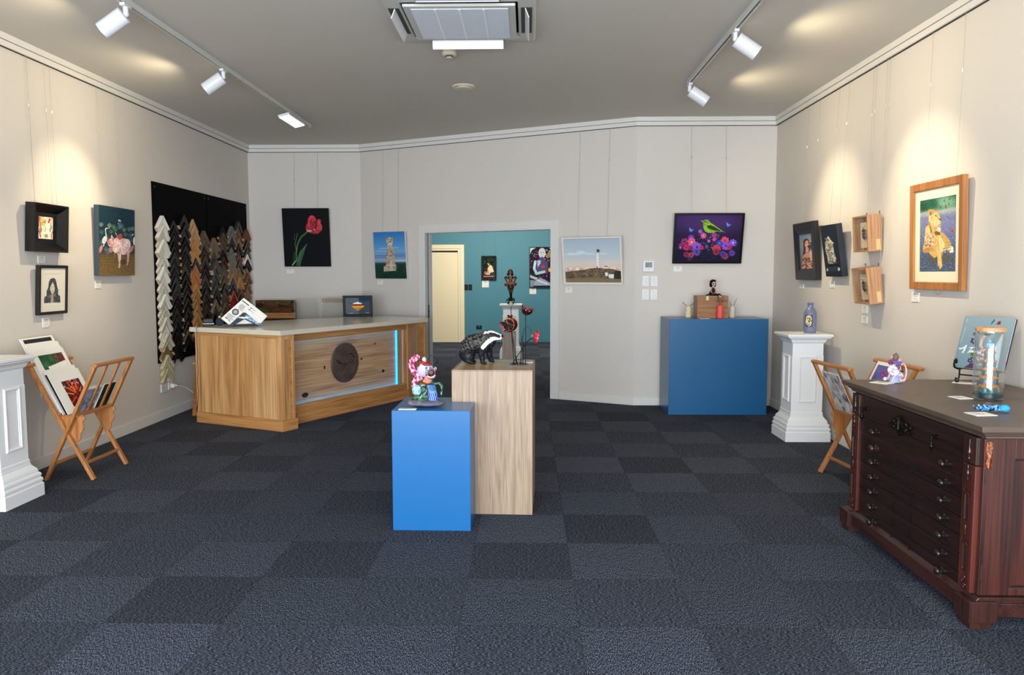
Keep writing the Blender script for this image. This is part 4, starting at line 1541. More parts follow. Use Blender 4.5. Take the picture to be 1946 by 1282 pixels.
def art(name, label, side, s, wd, z, ht, tilt, depth, cat='painting', cords=(.25, .75), drop=True, group=None):
    """empty at the bottom centre of the back; local x right, -y out of the wall, z up"""
    base = {'L': (Vector((XL, 0, 0)), Vector((0, 1, 0)), PI / 2, Vector((1, 0, 0))),
            'R': (Vector((XR, 0, 0)), Vector((0, -1, 0)), -PI / 2, Vector((-1, 0, 0))),
            'BL': (Vector((0, YL, 0)), Vector((1, 0, 0)), 0, Vector((0, -1, 0))),
            'BR': (Vector((0, YR, 0)), Vector((1, 0, 0)), 0, Vector((0, -1, 0))),
            'T': (Vector((0, YT, 0)), Vector((1, 0, 0)), 0, Vector((0, -1, 0))),
            'M': (Vector((XM1, YL, 0)), Vector((math.cos(MIDROT), math.sin(MIDROT), 0)), MIDROT, Vector((math.sin(MIDROT), -math.cos(MIDROT), 0)))}[side]
    p = base[0] + base[1] * (s + wd / 2) + base[3] * .003
    p.z = z
    t = thing(name, label, cat, p, (R(tilt), 0, base[2]), group)
    # cords fall from the rail under the cornice to the back of the frame
    if cords:
        Mi = (Matrix.Translation(p) @ Euler((R(tilt), 0, base[2])).to_matrix().to_4x4()).inverted()
        for c in cords:
            x = wd * (c - .5)
            low = Vector((x, -.004, ht * .86))
            wl = (Matrix.Translation(p) @ Euler((R(tilt), 0, base[2])).to_matrix().to_4x4()) @ low
            topw = Vector(p) + base[1] * x + base[3] * .010
            topw.z = H - .092
            tl = Mi @ topw
            MB().tube([tl, low], .0011, 5).build('hanging_cord', CORD, t)
            g = tl.lerp(low, (topw.z - (2.66 + .04 * math.sin(s * 9 + c))) / (topw.z - wl.z))
            dv = (low - tl).normalized()
            MB().cyl(g - dv * .011, g + dv * .011, .0032, n=8).build('cord_grip', mat('bright_grip', (.9, .88, .82), .2, .9), t)
    return t


def canvas_box(t, w_, h_, d, m=CANV, name='canvas'):
    return MB().box(-w_ / 2, -d + .0008, 0, w_ / 2, 0, h_).build(name, m, t, bevel=.002)


# 1 deep black frame, small red and cream print
W_, H_ = .422, .358
a = art('deep_framed_print', 'small red and cream print in a deep black box frame on the left wall', 'L', 5.634, W_, 1.627, H_, 3.6, .07)
MB().frame(-W_ / 2, 0, W_ / 2, H_, [(0, 0), (0, -.070), (.004, -.072), (.012, -.070), (.066, -.024), (.066, 0)]).build('frame', mat('black_lacquer', (.030, .030, .032), .25), a)
MB().box(-W_ / 2 + .06, -.020, .06, W_ / 2 - .06, -.004, H_ - .06).build('black_mount', mat('black_mount', (.045, .045, .05), .3), a)
cv = Cv(70, 110, [(303, 325), (640, 350), (632, 922), (303, 893)], 'efe6cf')
for pts_, w_, c in [([(320, 340), (345, 520), (360, 640)], 26, 'd9602c'), ([(345, 340), (370, 430)], 22, 'e8862e'), ([(400, 340), (410, 420), (395, 500)], 26, 'e0b050'),
                    ([(310, 350), (312, 600)], 10, '4a3a38'), ([(505, 360), (530, 480)], 18, 'c83428'), ([(560, 380), (545, 480), (520, 460)], 40, 'd23a30'), ([(630, 360), (590, 420)], 26, 'e07a30'),
                    ([(600, 480), (585, 570)], 18, '7a7c78'), ([(640, 700), (600, 800), (600, 900)], 26, 'd8683a'), ([(310, 700), (340, 790), (350, 860)], 26, 'c8402e'), ([(315, 660), (345, 720)], 12, '3c3436')]:
    cv.line(pts_, w_, c)
cv.ell(395, 520, 38, 45, 'd9b43a').ell(350, 690, 30, 70, '8f8f7c', 1, -.2).ell(590, 640, 26, 90, 'a3a390', 1, .3).ell(480, 830, 42, 50, '9c9a84').ell(450, 450, 42, 50, 'b9b49a')
cv.line([(520, 380), (480, 520), (500, 640), (480, 740), (400, 800)], 34, 'f2ead4').line([(550, 520), (500, 640), (540, 780), (550, 900)], 40, 'f4ecd8').line([(440, 560), (430, 660), (370, 760)], 26, 'f2ead4')
cv.line([(440, 440), (455, 500), (440, 580), (470, 640), (440, 720)], 9, '55503f').line([(350, 640), (380, 690), (420, 640)], 8, '6c6a5c').line([(560, 560), (590, 620), (560, 700), (600, 730)], 8, '7c7c6c')
cv.line([(380, 470), (420, 480)], 10, '3c3830').line([(440, 480), (470, 478)], 9, '3c3830').dots(40, (310, 340, 635, 900), (4, 9), ['8a3a30', 'c88a50', '5c5a50'])
cv.mesh('print', -.087, .098, .087, .262, -.0206, a, .4)

# 2 portrait linocut
W_, H_ = .362, .374
a = art('framed_portrait', 'black and white portrait print of a long-haired woman in a thin dark frame', 'L', 5.714, W_, 1.154, H_, 3.5, .03, cords=(.1, .85))
MB().frame(-W_ / 2, 0, W_ / 2, H_, [(0, 0), (0, -.028), (.002, -.030), (.020, -.030), (.022, -.028), (.022, 0)]).build('frame', mat('dark_brown_frame', (.085, .07, .065), .35), a)
MB().box(-W_ / 2 + .02, -.020, .02, W_ / 2 - .02, -.004, H_ - .02).build('mount', mat('cream_mount', (.86, .83, .76), .6), a)
cv = Cv(150, 155, [(205, 155), (765, 175), (752, 1115), (198, 1155)], 'ddd8c8')
cv.line([(280, 290), (690, 290)], 8, 'b0ac9c').line([(265, 1000), (690, 975)], 6, 'f2f0e4')
hair = [(490, 382), (540, 400), (565, 470), (580, 560), (605, 660), (605, 760), (650, 800), (655, 940), (500, 945), (505, 800), (470, 750), (450, 800), (440, 945), (292, 955), (295, 820), (345, 790), (350, 680), (385, 590), (398, 470), (430, 405)]
cv.poly(hair, '45464a')
cv.dots(60, (300, 640, 650, 940), (4, 8), ['8e8f8c', '5a5c5e', 'a8a8a2'], reg=lambda x, y: abs(x - 478) > 45)
cv.poly([(486, 460), (520, 545), (532, 600), (525, 690), (490, 742), (455, 725), (428, 650), (430, 590), (445, 545)], 'd6cfbe')
cv.poly([(455, 740), (505, 740), (505, 945), (445, 945)], '9e978c')
cv.line([(486, 460), (440, 560)], 7, '2c2c2e').line([(486, 460), (525, 560)], 7, '2c2c2e').line([(450, 580), (472, 578)], 9, '2c2c2e').line([(500, 580), (522, 582)], 9, '2c2c2e')
cv.line([(486, 590), (482, 645), (492, 648)], 6, '55504a').line([(465, 683), (500, 680)], 14, '55403a').line([(420, 760), (435, 800), (410, 830)], 8, 'd6cfbe').line([(545, 735), (528, 770), (545, 800)], 8, 'd6cfbe')
for x in (430, 520): cv.line([(x, 430), (x + 14 * (1 if x > 480 else -1), 480)], 6, '8e8f8c')
cv.mesh('print', -W_ / 2 + .024, .024, W_ / 2 - .024, H_ - .024, -.0205, a, .35)

# 3 pig canvas
W_, H_ = .596, .594
a = art('canvas_painting', 'canvas of a pink pig with a heron and flamingo before dark blue-green foliage', 'L', 6.529, W_, 1.447, H_, 2.2, .045)
canvas_box(a, W_, H_, .045, mat('canvas_edge_slate', (.20, .25, .28), .7))
cv = Cv(150, 230, [(215, 82), (762, 150), (766, 1142), (222, 1148)], '16303c')
cv.grad([(0, '1b3644'), (.3, '18323f'), (.62, '2c4650'), (.66, '24343c'), (.665, '5c4c34'), (1, '7a623c')])
for k in range(26):
    y = 850 + k * 11.5
    cv.line([(215, y), (770, y + 2)], 5, ['8d7144', '57452c', '9a8050', '66512f'][k % 4], .7)
for x, y, c in [(250, 370, '6e8a80'), (255, 480, '4c6a56'), (375, 380, '7e9488'), (440, 400, '5c7a58'), (400, 470, '4f6e4c'), (530, 400, '5a7286'), (560, 380, '56707e'), (600, 440, '6c8464'), (620, 510, '55705c'), (680, 430, '5c7470'), (730, 420, '66808a'), (700, 520, '4c6670'), (470, 440, '4c6c50'), (340, 560, '4a6670'), (320, 740, '5a7684'), (250, 640, '4c6270'), (350, 780, '567284'), (690, 600, '4a6470')]:
    for q in range(7):
        an = -PI / 2 + (q - 3) * .45
        cv.line([(x, y + 40), (x + 34 * math.cos(an), y + 20 + 42 * math.sin(an))], 10, c, .75)
cv.line([(525, 390), (520, 315)], 4, '7c8a80').line([(538, 380), (545, 320)], 4, '7c8a80').ell(521, 312, 10, 15, 'e0cfc8').ell(543, 320, 9, 14, 'd8c4c0').ell(512, 360, 9, 8, 'c0a8a8')
cv.line([(368, 432), (320, 436), (314, 460), (326, 560), (300, 640), (285, 700)], 13, 'e4e6dc').ell(300, 610, 34, 62, 'cfd6cc', 1, .35).line([(368, 430), (345, 436)], 6, '3c3830')
cv.line([(740, 515), (726, 530)], 12, 'dfe2da').ell(756, 620, 18, 60, 'd4dad2')
cv.line([(465, 495), (492, 545), (498, 620)], 13, 'c88a84').ell(540, 552, 34, 42, 'b84e48', 1, .3).ell(245, 745, 24, 62, 'c87f80', 1, .3).ell(715, 740, 24, 60, 'b8787e', 1, .4).ell(395, 760, 36, 40, 'b07a80')
cv.ell(590, 705, 98, 125, 'd9b6b4').ell(480, 690, 62, 118, 'e2c4bf', 1, .1).ell(400, 650, 52, 66, 'd8a8a6').ell(640, 680, 60, 92, 'e2c8c4')
cv.poly([(395, 560), (405, 525), (436, 575), (420, 615)], 'cfa09e').ell(364, 640, 22, 36, 'c48684').ell(383, 672, 9, 9, '5a3c40').ell(430, 600, 16, 36, 'b88280')
cv.poly([(495, 800), (555, 815), (545, 960), (535, 1030), (510, 1030), (520, 950)], 'dcbcb8').poly([(640, 790), (690, 760), (672, 900), (658, 985), (635, 985), (648, 880)], 'd8b4b0')
pk_ = (cv.a[..., 0] > .74) & (cv.a[..., 0] - cv.a[..., 2] > .06) & (cv.X > 350) & (cv.X < 700)
cv.noise(.14, 9, 14, mask=pk_).fur(pk_, 340, 22, 4, ['f4e8e4', 'b88c8c', 'e0c4c0', '9c7478'], 1.3, .9, .5)
cv.line([(452, 800), (455, 860)], 7, 'b09088').ell(590, 940, 60, 40, '3e3424', .5)
cv.noise(.12, 50, 70)
cv.mesh('painted_face', -W_ / 2, .0, W_ / 2, H_, -.045, a, .5)

# 4 tulip
W_, H_ = .611, .758
a = art('canvas_painting', 'black canvas with a single red tulip on the back left wall', 'BL', -3.201, W_, 1.554, H_, 5.4, .03)
canvas_box(a, W_, H_, .03, BLACK)
cv = Cv(180, 220, [(181, 132), (635, 130), (660, 700), (211, 698)], '05070c')
cv.line([(285, 685), (320, 640), (322, 560), (335, 480), (370, 410), (425, 365)], 15, '41663c').line([(288, 680), (318, 640)], 12, '8a9a6c')
cv.poly([(322, 690), (330, 620), (360, 550), (428, 475), (400, 560), (375, 640), (362, 695)], '2c5a3c').line([(428, 478), (365, 560), (345, 650)], 4, '6c8a5c')
cv.poly([(285, 640), (300, 560), (325, 540), (320, 640)], '18341f').line([(335, 375), (310, 480), (325, 540)], 5, '5c7a50').line([(312, 380), (300, 440)], 4, '4a6a44').line([(322, 520), (326, 640)], 7, '5a7c48')
for x, y, rx, ry, ro, c in [(475, 250, 42, 48, .2, 'b02430'), (465, 310, 50, 55, .1, '8a1624'), (515, 320, 55, 62, 0, 'a81c30'), (545, 310, 28, 50, -.3, 'c8303c'), (490, 345, 60, 34, .1, '98203a'), (540, 290, 20, 55, .2, 'd04048'), (470, 225, 22, 26, 0, 'd83840'), (435, 320, 16, 34, .3, 'c03040'), (505, 300, 20, 55, .1, '6c0c18')]:
    cv.ell(x, y, rx, ry, c, 1, ro)
for p in [[(440, 300), (455, 220), (485, 205)], [(485, 210), (510, 240)], [(530, 240), (545, 280), (572, 300)], [(470, 260), (500, 240), (515, 250)], [(420, 330), (440, 350)], [(545, 350), (572, 310)], [(500, 360), (540, 365)], [(455, 330), (450, 270)], [(490, 330), (505, 280)]]:
    cv.line(p, 5, 'e06468')
tk_ = (cv.a[..., 0] > .35) & (cv.a[..., 1] < .35)
cv.fur(tk_, 160, 30, 4, ['b83038', '5c0c1a', 'c85058', '7c1428'], -1.2, .7, .5)
cv.ell(450, 352, 26, 10, 'b0a880').ell(498, 340, 6, 6, 'e6c8c0')
cv.mesh('painted_face', -W_ / 2, 0, W_ / 2, H_, -.03, a, .45)

# 5 cheetah column
W_, H_ = .493, .595
a = art('canvas_painting', 'blue canvas of a cheetah shaped like a stone column on the angled wall', 'M', .255, W_, 1.397, H_, 4.1, .035)
canvas_box(a, W_, H_, .035, mat('canvas_edge_white', (.80, .80, .80), .7))
cv = Cv(150, 190, [(1072, 362), (1378, 360), (1402, 818), (1102, 810)], '3f7fc0')
cv.grad([(0, '2f72b8'), (.25, '4f90c8'), (.42, '6ea2cc'), (.5, '5c86b4'), (.56, '7c96c0'), (.63, '9cb4cc'), (.66, '40565a'), (.70, '1e3c34'), (1, '15302a')])
for x0, x1, y, w_ in [(1140, 1210, 520, 8), (1110, 1200, 545, 5), (1090, 1200, 575, 6), (1280, 1320, 515, 7), (1290, 1390, 640, 8), (1095, 1200, 640, 9), (1090, 1200, 610, 12), (1290, 1390, 600, 10)]:
    cv.line([(x0, y), (x1, y + 2)], w_, 'c8d4e4' if w_ < 9 else '6c7cb0', .55)
cv.dots(160, (1095, 690, 1400, 815), (4, 12), ['1a3a2c', '2c4c3c', '12261f', '345a48'], .4, .6)
cv.poly([(1212, 500), (1268, 500), (1282, 560), (1284, 620), (1292, 690), (1300, 690), (1298, 740), (1180, 745), (1178, 695), (1196, 690), (1198, 630), (1208, 590)], 'b8a890')
cv.ell(1236, 450, 32, 38, 'c8b292').ell(1238, 480, 24, 24, 'd8cab4').ell(1206, 428, 10, 10, '9a8468').ell(1263, 424, 10, 10, '9a8468')
cv.ell(1222, 436, 5, 4, '14120c').ell(1252, 434, 5, 4, '14120c').ell(1240, 458, 6, 5, '141210').line([(1225, 440), (1232, 470)], 3, '2a2018').line([(1252, 440), (1248, 470)], 3, '2a2018')
cv.dots(190, (1190, 410, 1296, 740), (2, 4.2), ['40301c', '2a2014', '6a543a'], 1, .9, reg=lambda x, y: (abs(x - 1240) < 22 + max(0, y - 470) * .13) and not (455 < y < 490 and abs(x - 1238) < 15) and (abs(x - 1240) < 34 or y > 500))
cv.line([(1198, 690), (1300, 686)], 5, 'd8ccb4').line([(1210, 588), (1284, 588)], 3, '5c5040').poly([(1240, 640), (1262, 640), (1266, 740), (1238, 742)], 'cfc4b0', .6)
cv.mesh('painted_face', -W_ / 2, 0, W_ / 2, H_, -.035, a, .45)

# 6 lighthouse
W_, H_ = .705, .527
a = art('framed_painting', 'white-framed painting of a lighthouse on a grassy hill beside the doorway', 'M', 2.940, W_, 1.343, H_, 8.6, .045)
MB().frame(-W_ / 2, 0, W_ / 2, H_, [(0, 0), (0, -.045), (.014, -.045), (.014, -.030), (.018, -.030), (.018, 0)]).build('frame', mat('frame_offwhite', (.88, .86, .82), .5), a)
MB().box(-W_ / 2 + .017, -.012, .017, W_ / 2 - .017, -.003, H_ - .017).build('backing', GROOVE, a)
cv = Cv(230, 170, [(95, 362), (628, 352), (642, 770), (112, 770)], 'b9c4cc')
cv.grad([(0, 'a6b4c4'), (.3, 'b4c2cc'), (.45, 'c0c8c8'), (.55, 'd6ccc4'), (.68, 'e0c4b4'), (1, 'd0b8a8')])
for x, y, rx, ry in [(160, 498, 28, 9), (255, 480, 34, 9), (255, 492, 60, 9), (340, 500, 50, 8), (190, 506, 80, 7), (470, 498, 35, 6)]:
    cv.ell(x, y, rx, ry, 'dde2e4', .6, 0, .6)
cv.poly([(105, 672), (200, 660), (290, 652), (340, 638), (420, 634), (500, 640), (570, 645), (610, 660), (645, 668), (645, 772), (108, 772)], '6a5a44')
cv.noise(.25, 26, 20, mask=(cv.V > .66)).noise(.14, 60, 40, mask=(cv.V > .68))
cv.poly([(570, 690), (590, 655), (645, 665), (645, 740), (560, 735)], '33322a')
cv.poly([(108, 740), (300, 725), (645, 742), (645, 772), (108, 772)], '85745a', .85)
for k in range(14):
    cv.line([(110, 735 + k * 3), (300 + k * 10, 722 + k * 3), (645, 738 + k * 3)], 1.8, ['5c4c38', '9a8868'][k % 2], .7)
cv.dots(60, (300, 650, 470, 700), (3, 7), ['8c7e6a', '4c4034', 'a09078'], .6, .8)
cv.poly([(407, 505), (438, 505), (447, 632), (414, 636)], 'eeeae2').poly([(429, 505), (438, 505), (447, 632), (434, 634)], 'b8b8b8', .8)
cv.poly([(405, 488), (441, 487), (441, 500), (405, 502)], 'd8d4cc').poly([(410, 466), (436, 466), (438, 487), (409, 488)], '5c5c60').ell(423, 465, 13, 8, '3a3a40').line([(423, 455), (423, 462)], 2, '303034')
for y in (520, 548, 578, 606): cv.ell(426, y, 2.2, 3, '3a3a3a')
cv.poly([(472, 620), (512, 616), (512, 638), (476, 640)], 'e4e0da').poly([(470, 622), (492, 612), (514, 618), (512, 624)], '6a6058').poly([(540, 628), (572, 626), (572, 642), (542, 644)], 'dcd8d0').poly([(520, 692), (572, 694), (570, 732), (524, 730)], 'e6e4de').poly([(487, 676), (512, 674), (514, 710), (490, 712)], 'eeece6').line([(486, 676), (500, 668), (516, 678)], 4, '4c4440')
cv.line([(440, 632), (470, 690), (490, 712)], 3, '3a342a').ell(414, 628, 5, 9, '3c3c34')
cv.mesh('painted_face', -W_ / 2 + .020, .020, W_ / 2 - .020, H_ - .020, -.026, a, .5)

# 7 bird
W_, H_ = .743, .543
a = art('framed_painting', 'black-framed purple painting of a green bird on flowers above the wide blue plinth', 'BR', 1.575, W_, 1.570, H_, 11.7, .04)
MB().frame(-W_ / 2, 0, W_ / 2, H_, [(0, 0), (0, -.040), (.014, -.040), (.014, -.026), (.017, -.026), (.017, 0)]).build('frame', BLACK, a)
MB().box(-W_ / 2 + .016, -.012, .016, W_ / 2 - .016, -.003, H_ - .016).build('backing', BLACK, a)
cv = Cv(260, 190, [(1152, 140), (1764, 138), (1735, 572), (1126, 572)], '241a38')
for y, r_, c in ((0, 1, '2e2044'),): pass
cv.ell(1440, 190, 330, 120, '4a2f6c', .85, 0, .9)
cv.dots(330, (1330, 300, 1600, 560), (2, 4), ['6c7cc8', '8a6ac0', 'b86aa8', '3f5a9c', 'a0b4e4', '2c3450'], 1, .8, reg=lambda x, y: ((x - 1450) / 130) ** 2 + ((y - 420) / 140) ** 2 < 1)
for x, y, r_, c, cc in [(1225, 385, 34, '8a3468', '2c1028'), (1285, 350, 30, '7a3aa8', 'c87adc'), (1290, 390, 40, 'd8588c', 'f0c860'), (1240, 440, 30, 'c02c60', '601030'), (1290, 445, 28, '8c2460', '501038'), (1340, 435, 44, '7c5ad0', '2c1a5c'), (1190, 420, 20, 'a02860', '401020'), (1185, 440, 14, '5c64c0', 'e0c0e0'), (1400, 330, 28, 'd05a90', 'f0a0a0'), (1370, 290, 18, '9c6ad0', '4c3088'), (1500, 325, 24, 'b03c7c', '801c4c'), (1500, 365, 18, 'c8408c', 'e090b0'), (1600, 375, 38, 'e0486c', '80203c'), (1550, 400, 30, '3c4cb0', '6c8ae0'), (1520, 455, 42, 'c83850', 'e0a048'), (1610, 425, 42, '8c50c8', '4c2488'), (1675, 395, 34, '8458d8', 'f0d8a0'), (1640, 440, 24, 'b03068', '601838'), (1380, 440, 22, 'c03058', '701030'), (1450, 380, 16, 'c84c90', 'f0c0d0'), (1430, 430, 18, '405080', '8090c0')]:
    cv.flower(x, y, r_, c, cc, 8, None)
cv.poly([(1150, 466), (1740, 464), (1735, 572), (1126, 572)], '17142a', .82)
for x, y, r_, c in [(1240, 505, 28, '7a2c50'), (1285, 510, 28, 'a04048'), (1335, 480, 38, '5c48a0'), (1520, 480, 34, '8a2c44'), (1600, 520, 34, '8a3a50'), (1665, 492, 30, '5a40a0'), (1580, 500, 30, '4a3c90'), (1270, 545, 20, '402c60')]:
    cv.flower(x, y, r_, c, '1c1430', 8, None)
cv.dots(60, (1340, 470, 1600, 555), (2, 3), ['3c4878', '5c5490', '344060'], 1, .7)
cv.poly([(1394, 196), (1412, 183), (1440, 182), (1470, 215), (1520, 250), (1560, 275), (1600, 302), (1560, 296), (1520, 290), (1490, 304), (1445, 304), (1415, 290), (1400, 262), (1398, 225)], '7cb02c')
cv.poly([(1412, 240), (1440, 262), (1490, 285), (1480, 303), (1445, 303), (1415, 288)], '98c040').poly([(1430, 235), (1470, 232), (1530, 262), (1560, 285), (1500, 282), (1440, 262)], '2c4418')
gk_ = (cv.a[..., 1] > .55) & (cv.a[..., 0] < .7) & (cv.a[..., 2] < .35)
cv.fur(gk_, 150, 18, 3, ['a8d048', '548420', 'c8e070', '3c6418'], .6, .5, .5)
cv.line([(1440, 225), (1480, 222), (1545, 270)], 5, 'b8d858').line([(1500, 270), (1590, 300)], 5, '1c2c14').line([(1378, 192), (1398, 196)], 5, 'd8d0a0').ell(1416, 200, 6, 5, '101408').line([(1400, 194), (1420, 206), (1440, 210)], 4, '20300c')
for x, y in ((1285, 272), (1630, 224)):
    cv.poly([(x - 18, y - 22), (x + 2, y), (x + 28, y), (x + 8, y + 22), (x - 14, y + 20)], '4c7cd0').poly([(x - 10, y - 12), (x + 2, y), (x - 8, y + 14)], '8ab0f0')
cv.line([(1700, 430), (1722, 395)], 5, '3c6050')
cv.mesh('painted_face', -W_ / 2 + .019, .019, W_ / 2 - .019, H_ - .019, -.024, a, .35)
MB().tube([(x, -.02 + y * 0, z) for x, y, z in [(.0, 0, .01), (-.005, 0, -.02), (-.03, 0, -.035), (-.07, 0, -.036)]], .003, 6).build('hanging_cord', WHITE, a)

# 8 woman in dark frame
W_, H_ = .550, .541
a = art('framed_painting', 'dark-framed portrait of a long-haired woman raising a hand, right wall', 'R', -7.728, W_, 1.397, H_, 4.7, .045)
MB().frame(-W_ / 2, 0, W_ / 2, H_, [(0, 0), (0, -.045), (.006, -.047), (.088, -.040), (.094, -.036), (.104, -.036), (.104, 0)]).build('frame', mat('charcoal_frame', (.06, .065, .07), .45, noise=.25, nscale=50), a)
MB().box(-W_ / 2 + .1, -.024, .1, W_ / 2 - .1, -.003, H_ - .1).build('backing', BLACK, a)
cv = Cv(110, 130, [(332, 332), (455, 318), (478, 772), (358, 768)], '7c8c9c')
cv.grad([(0, '6e8090'), (.3, '8496a4'), (1, '5c6c7a')])
cv.poly([(372, 420), (388, 390), (412, 388), (430, 420), (432, 520), (412, 560), (402, 640), (370, 640), (378, 520)], '5c2c20')
cv.ell(408, 462, 20, 48, 'd0a088').ell(405, 448, 4, 4, '2c1c18').ell(420, 448, 4, 4, '2c1c18').ell(414, 495, 7, 5, 'b04c44').poly([(398, 500), (424, 505), (426, 560), (396, 570)], 'c89880')
cv.poly([(372, 610), (400, 570), (430, 575), (455, 600), (475, 640), (472, 772), (362, 770)], 'c48c74')
cv.dots(70, (370, 640, 470, 768), (4, 9), ['3c3028', '8a5c4c', 'd8b09c', '54443c'], 1.6, .8)
cv.poly([(436, 575), (446, 555), (464, 560), (472, 600), (468, 660), (444, 650)], 'd0a890').line([(440, 600), (436, 560)], 6, 'd8b09c').line([(455, 590), (458, 548)], 6, 'd8b09c')
cv.dots(40, (425, 430, 470, 560), (4, 9), ['4c3c44', 'a8a0a0', '2c2428', 'c8c0bc'], 1.5, .9)
cv.mesh('painted_face', -W_ / 2 + .106, .106, W_ / 2 - .106, H_ - .106, -.0245, a, .45)

# 9 dark canvas with statue-like bird figure
W_, H_ = .347, .445
a = art('canvas_painting', 'dark navy canvas of a pale veiled figure, leaning out from the right wall', 'R', -6.935, W_, 1.436, H_, 8.6, .05, cords=(.2, .8))
canvas_box(a, W_, H_, .05, mat('canvas_edge_navy', (.11, .14, .18), .6))
cv = Cv(100, 130, [(558, 308), (716, 283), (775, 798), (622, 798)], '1c2530')
cv.poly([(622, 440), (636, 412), (652, 430), (676, 470), (692, 520), (700, 570), (718, 630), (716, 655), (690, 668), (655, 680), (640, 670), (630, 600), (614, 560), (610, 490)], 'a8a694')
cv.dots(150, (612, 430, 716, 675), (3, 8), ['6c6c60', 'd8d6c4', '8a8a78', 'c4c2ae', '4c4c44'], 2.2, .8, reg=lambda x, y: 612 + (y - 430) * .12 < x < 660 + (y - 430) * .24)
cv.line([(636, 415), (655, 445), (690, 480)], 9, 'dedccb').ell(652, 492, 12, 16, '8a5c3c').line([(612, 470), (632, 462)], 6, 'c8b088')
cv.line([(650, 540), (660, 660)], 5, '5c5c50').line([(680, 540), (700, 650)], 5, 'e8e6d6')
cv.poly([(625, 690), (745, 682), (752, 700), (630, 708)], '10161c').poly([(632, 708), (742, 700), (750, 745), (640, 750)], '2a3640').ell(632, 735, 9, 15, '9aa4a4').ell(745, 728, 11, 16, 'b4bcb8')
cv.fur((cv.a[..., 0] > .5) & (cv.Y < 680), 140, 26, 4, ['e8e6d6', '6c6c5c', '9a9884', '3c3c34'], 1.8, .6, .6)
cv.mesh('painted_face', -W_ / 2, 0, W_ / 2, H_, -.05, a, .45)

# 10, 11 box frames with moths
OAKF = wood('oak_frame', '926642', 'bc8e64', 'z', .5, 1.3, knots=False)
for s_, z_, tl, lab in ((-6.231, 1.628, 4.1, 'upper oak box frame with a pinned insect on the right wall'), (-6.177, 1.237, 7.7, 'lower oak box frame with a pinned insect on the right wall')):
    W_, H_ = .272, .275
    a = art('box_frame', lab, 'R', s_, W_, z_, H_, tl, .11, 'box frame', cords=(.1, .93), group=None)
    MB().frame(-W_ / 2, 0, W_ / 2, H_, [(0, -.003), (0, -.110), (.014, -.110), (.014, -.003)]).build('frame', OAKF, a, bevel=.001)
    MB().box(-W_ / 2 + .013, -.012, .013, W_ / 2 - .013, -.003, H_ - .013).build('backing', mat('box_backing', (.74, .66, .54), .7), a)
    MB().box(-W_ / 2 + .013, -.1045, .013, W_ / 2 - .013, -.1030, H_ - .013).build('glass', glassmat('picture_glass', (.98, .98, .98), .03), a)
    m = MB().box(-.062, -.080, .03, .062, -.0775, .225)
    m.build('card', mat('pale_card', (.84, .76, .62), .7), a)
    m = MB()
    m.ell((.032, -.094, .125), (.012, .010, .032), n=14)
    m.ell((.032, -.096, .162), .011)
    for q in (-1, 1):
        for k in range(3):
            m.tube([(.032, -.094, .115 + k * .018), (.032 + q * .022, -.099, .125 + k * .022 - .012), (.032 + q * .036, -.091, .108 + k * .030)], .0022, 5)
        m.tube([(.032, -.096, .168), (.032 + q * .012, -.099, .186), (.032 + q * .026, -.096, .192)], .0014, 5)
    m.cyl((.032, -.094, .125), (.032, -.080, .125), .002, n=6)
    m.build('insect', mat('insect_dark', (.10, .05, .06), .3, .3), a, smooth=True)
    m = MB()
    for q in (-1, 1):
        m.ell((.032 + q * .024, -.091, .132), (.022, .0015, .034), (0, q * .5, 0), 14)
    m.build('wing', mat('wing_grey', (.62, .55, .50), .4, noise=.5, nscale=90), a, smooth=True)
    m = MB()
    m.tube([(.02 + .04 * math.cos(t_), -.084, .032 + .03 * math.sin(t_)) for t_ in np.linspace(3.3, 5.6, 12)], .0022, 6)
    m.build('wire_curl', mat('wire_pale', (.85, .82, .76), .3, .5), a)
    m = MB().box(.104 + .013, -.098, H_ * 0 + .012, .1365, -.062, .075) if False else MB().box(W_ / 2 - .0005, -.050, .010, W_ / 2 + .001, -.018, .090)
    m.build('side_card', mat('side_card_cream', (.80, .68, .46), .7), a)
    m = MB()
    for x in (-W_ / 2 + .028, W_ / 2 - .02):
        m.tube([(x, -.006, H_ - .002), (x - .006, -.008, H_ + .012), (x, -.008, H_ + .026), (x + .006, -.006, H_ + .014)], .0022, 6)
    m.build('hook', mat('hook_steel', (.35, .33, .3), .3, .9), a)

# 12 lioness
W_, H_ = .657, .704
a = art('framed_painting', 'large light-wood framed picture of a lioness resting in lavender, right wall', 'R', -5.469, W_, 1.351, H_, 1.9, .03, cords=(.22, .80))
MB().frame(-W_ / 2, 0, W_ / 2, H_, [(0, 0), (0, -.030), (.002, -.032), (.046, -.030), (.050, -.026), (.050, 0)]).build('frame', wood('honey_frame', '8c5428', 'b67a40', 'z', .45, 1, knots=False), a)
MB().box(-W_ / 2 + .048, -.016, .048, W_ / 2 - .048, -.003, H_ - .048).build('mount', mat('ivory_mount', (.90, .87, .76), .6), a)
cv = Cv(170, 300, [(50, 128), (580, 42), (566, 1190), (38, 1182)], '5c6a8a')
cv.grad([(0, '2c5a48'), (.12, '356a54'), (.17, '6a8a78'), (.20, '9aa4a4'), (.26, '767ca0'), (.45, '7478a4'), (.60, '5a6890'), (.75, '4c5c7c'), (1, '4c5a70')])
cv.ell(430, 150, 150, 90, '8ab49a', .7, 0, .9).ell(90, 220, 90, 60, '1c4434', .7, 0, .8).ell(250, 170, 60, 60, '1f4a38', .6, 0, .8)
cv.line([(50, 335), (200, 290), (350, 290), (460, 265), (575, 250)], 46, 'a0a8a8', .7)
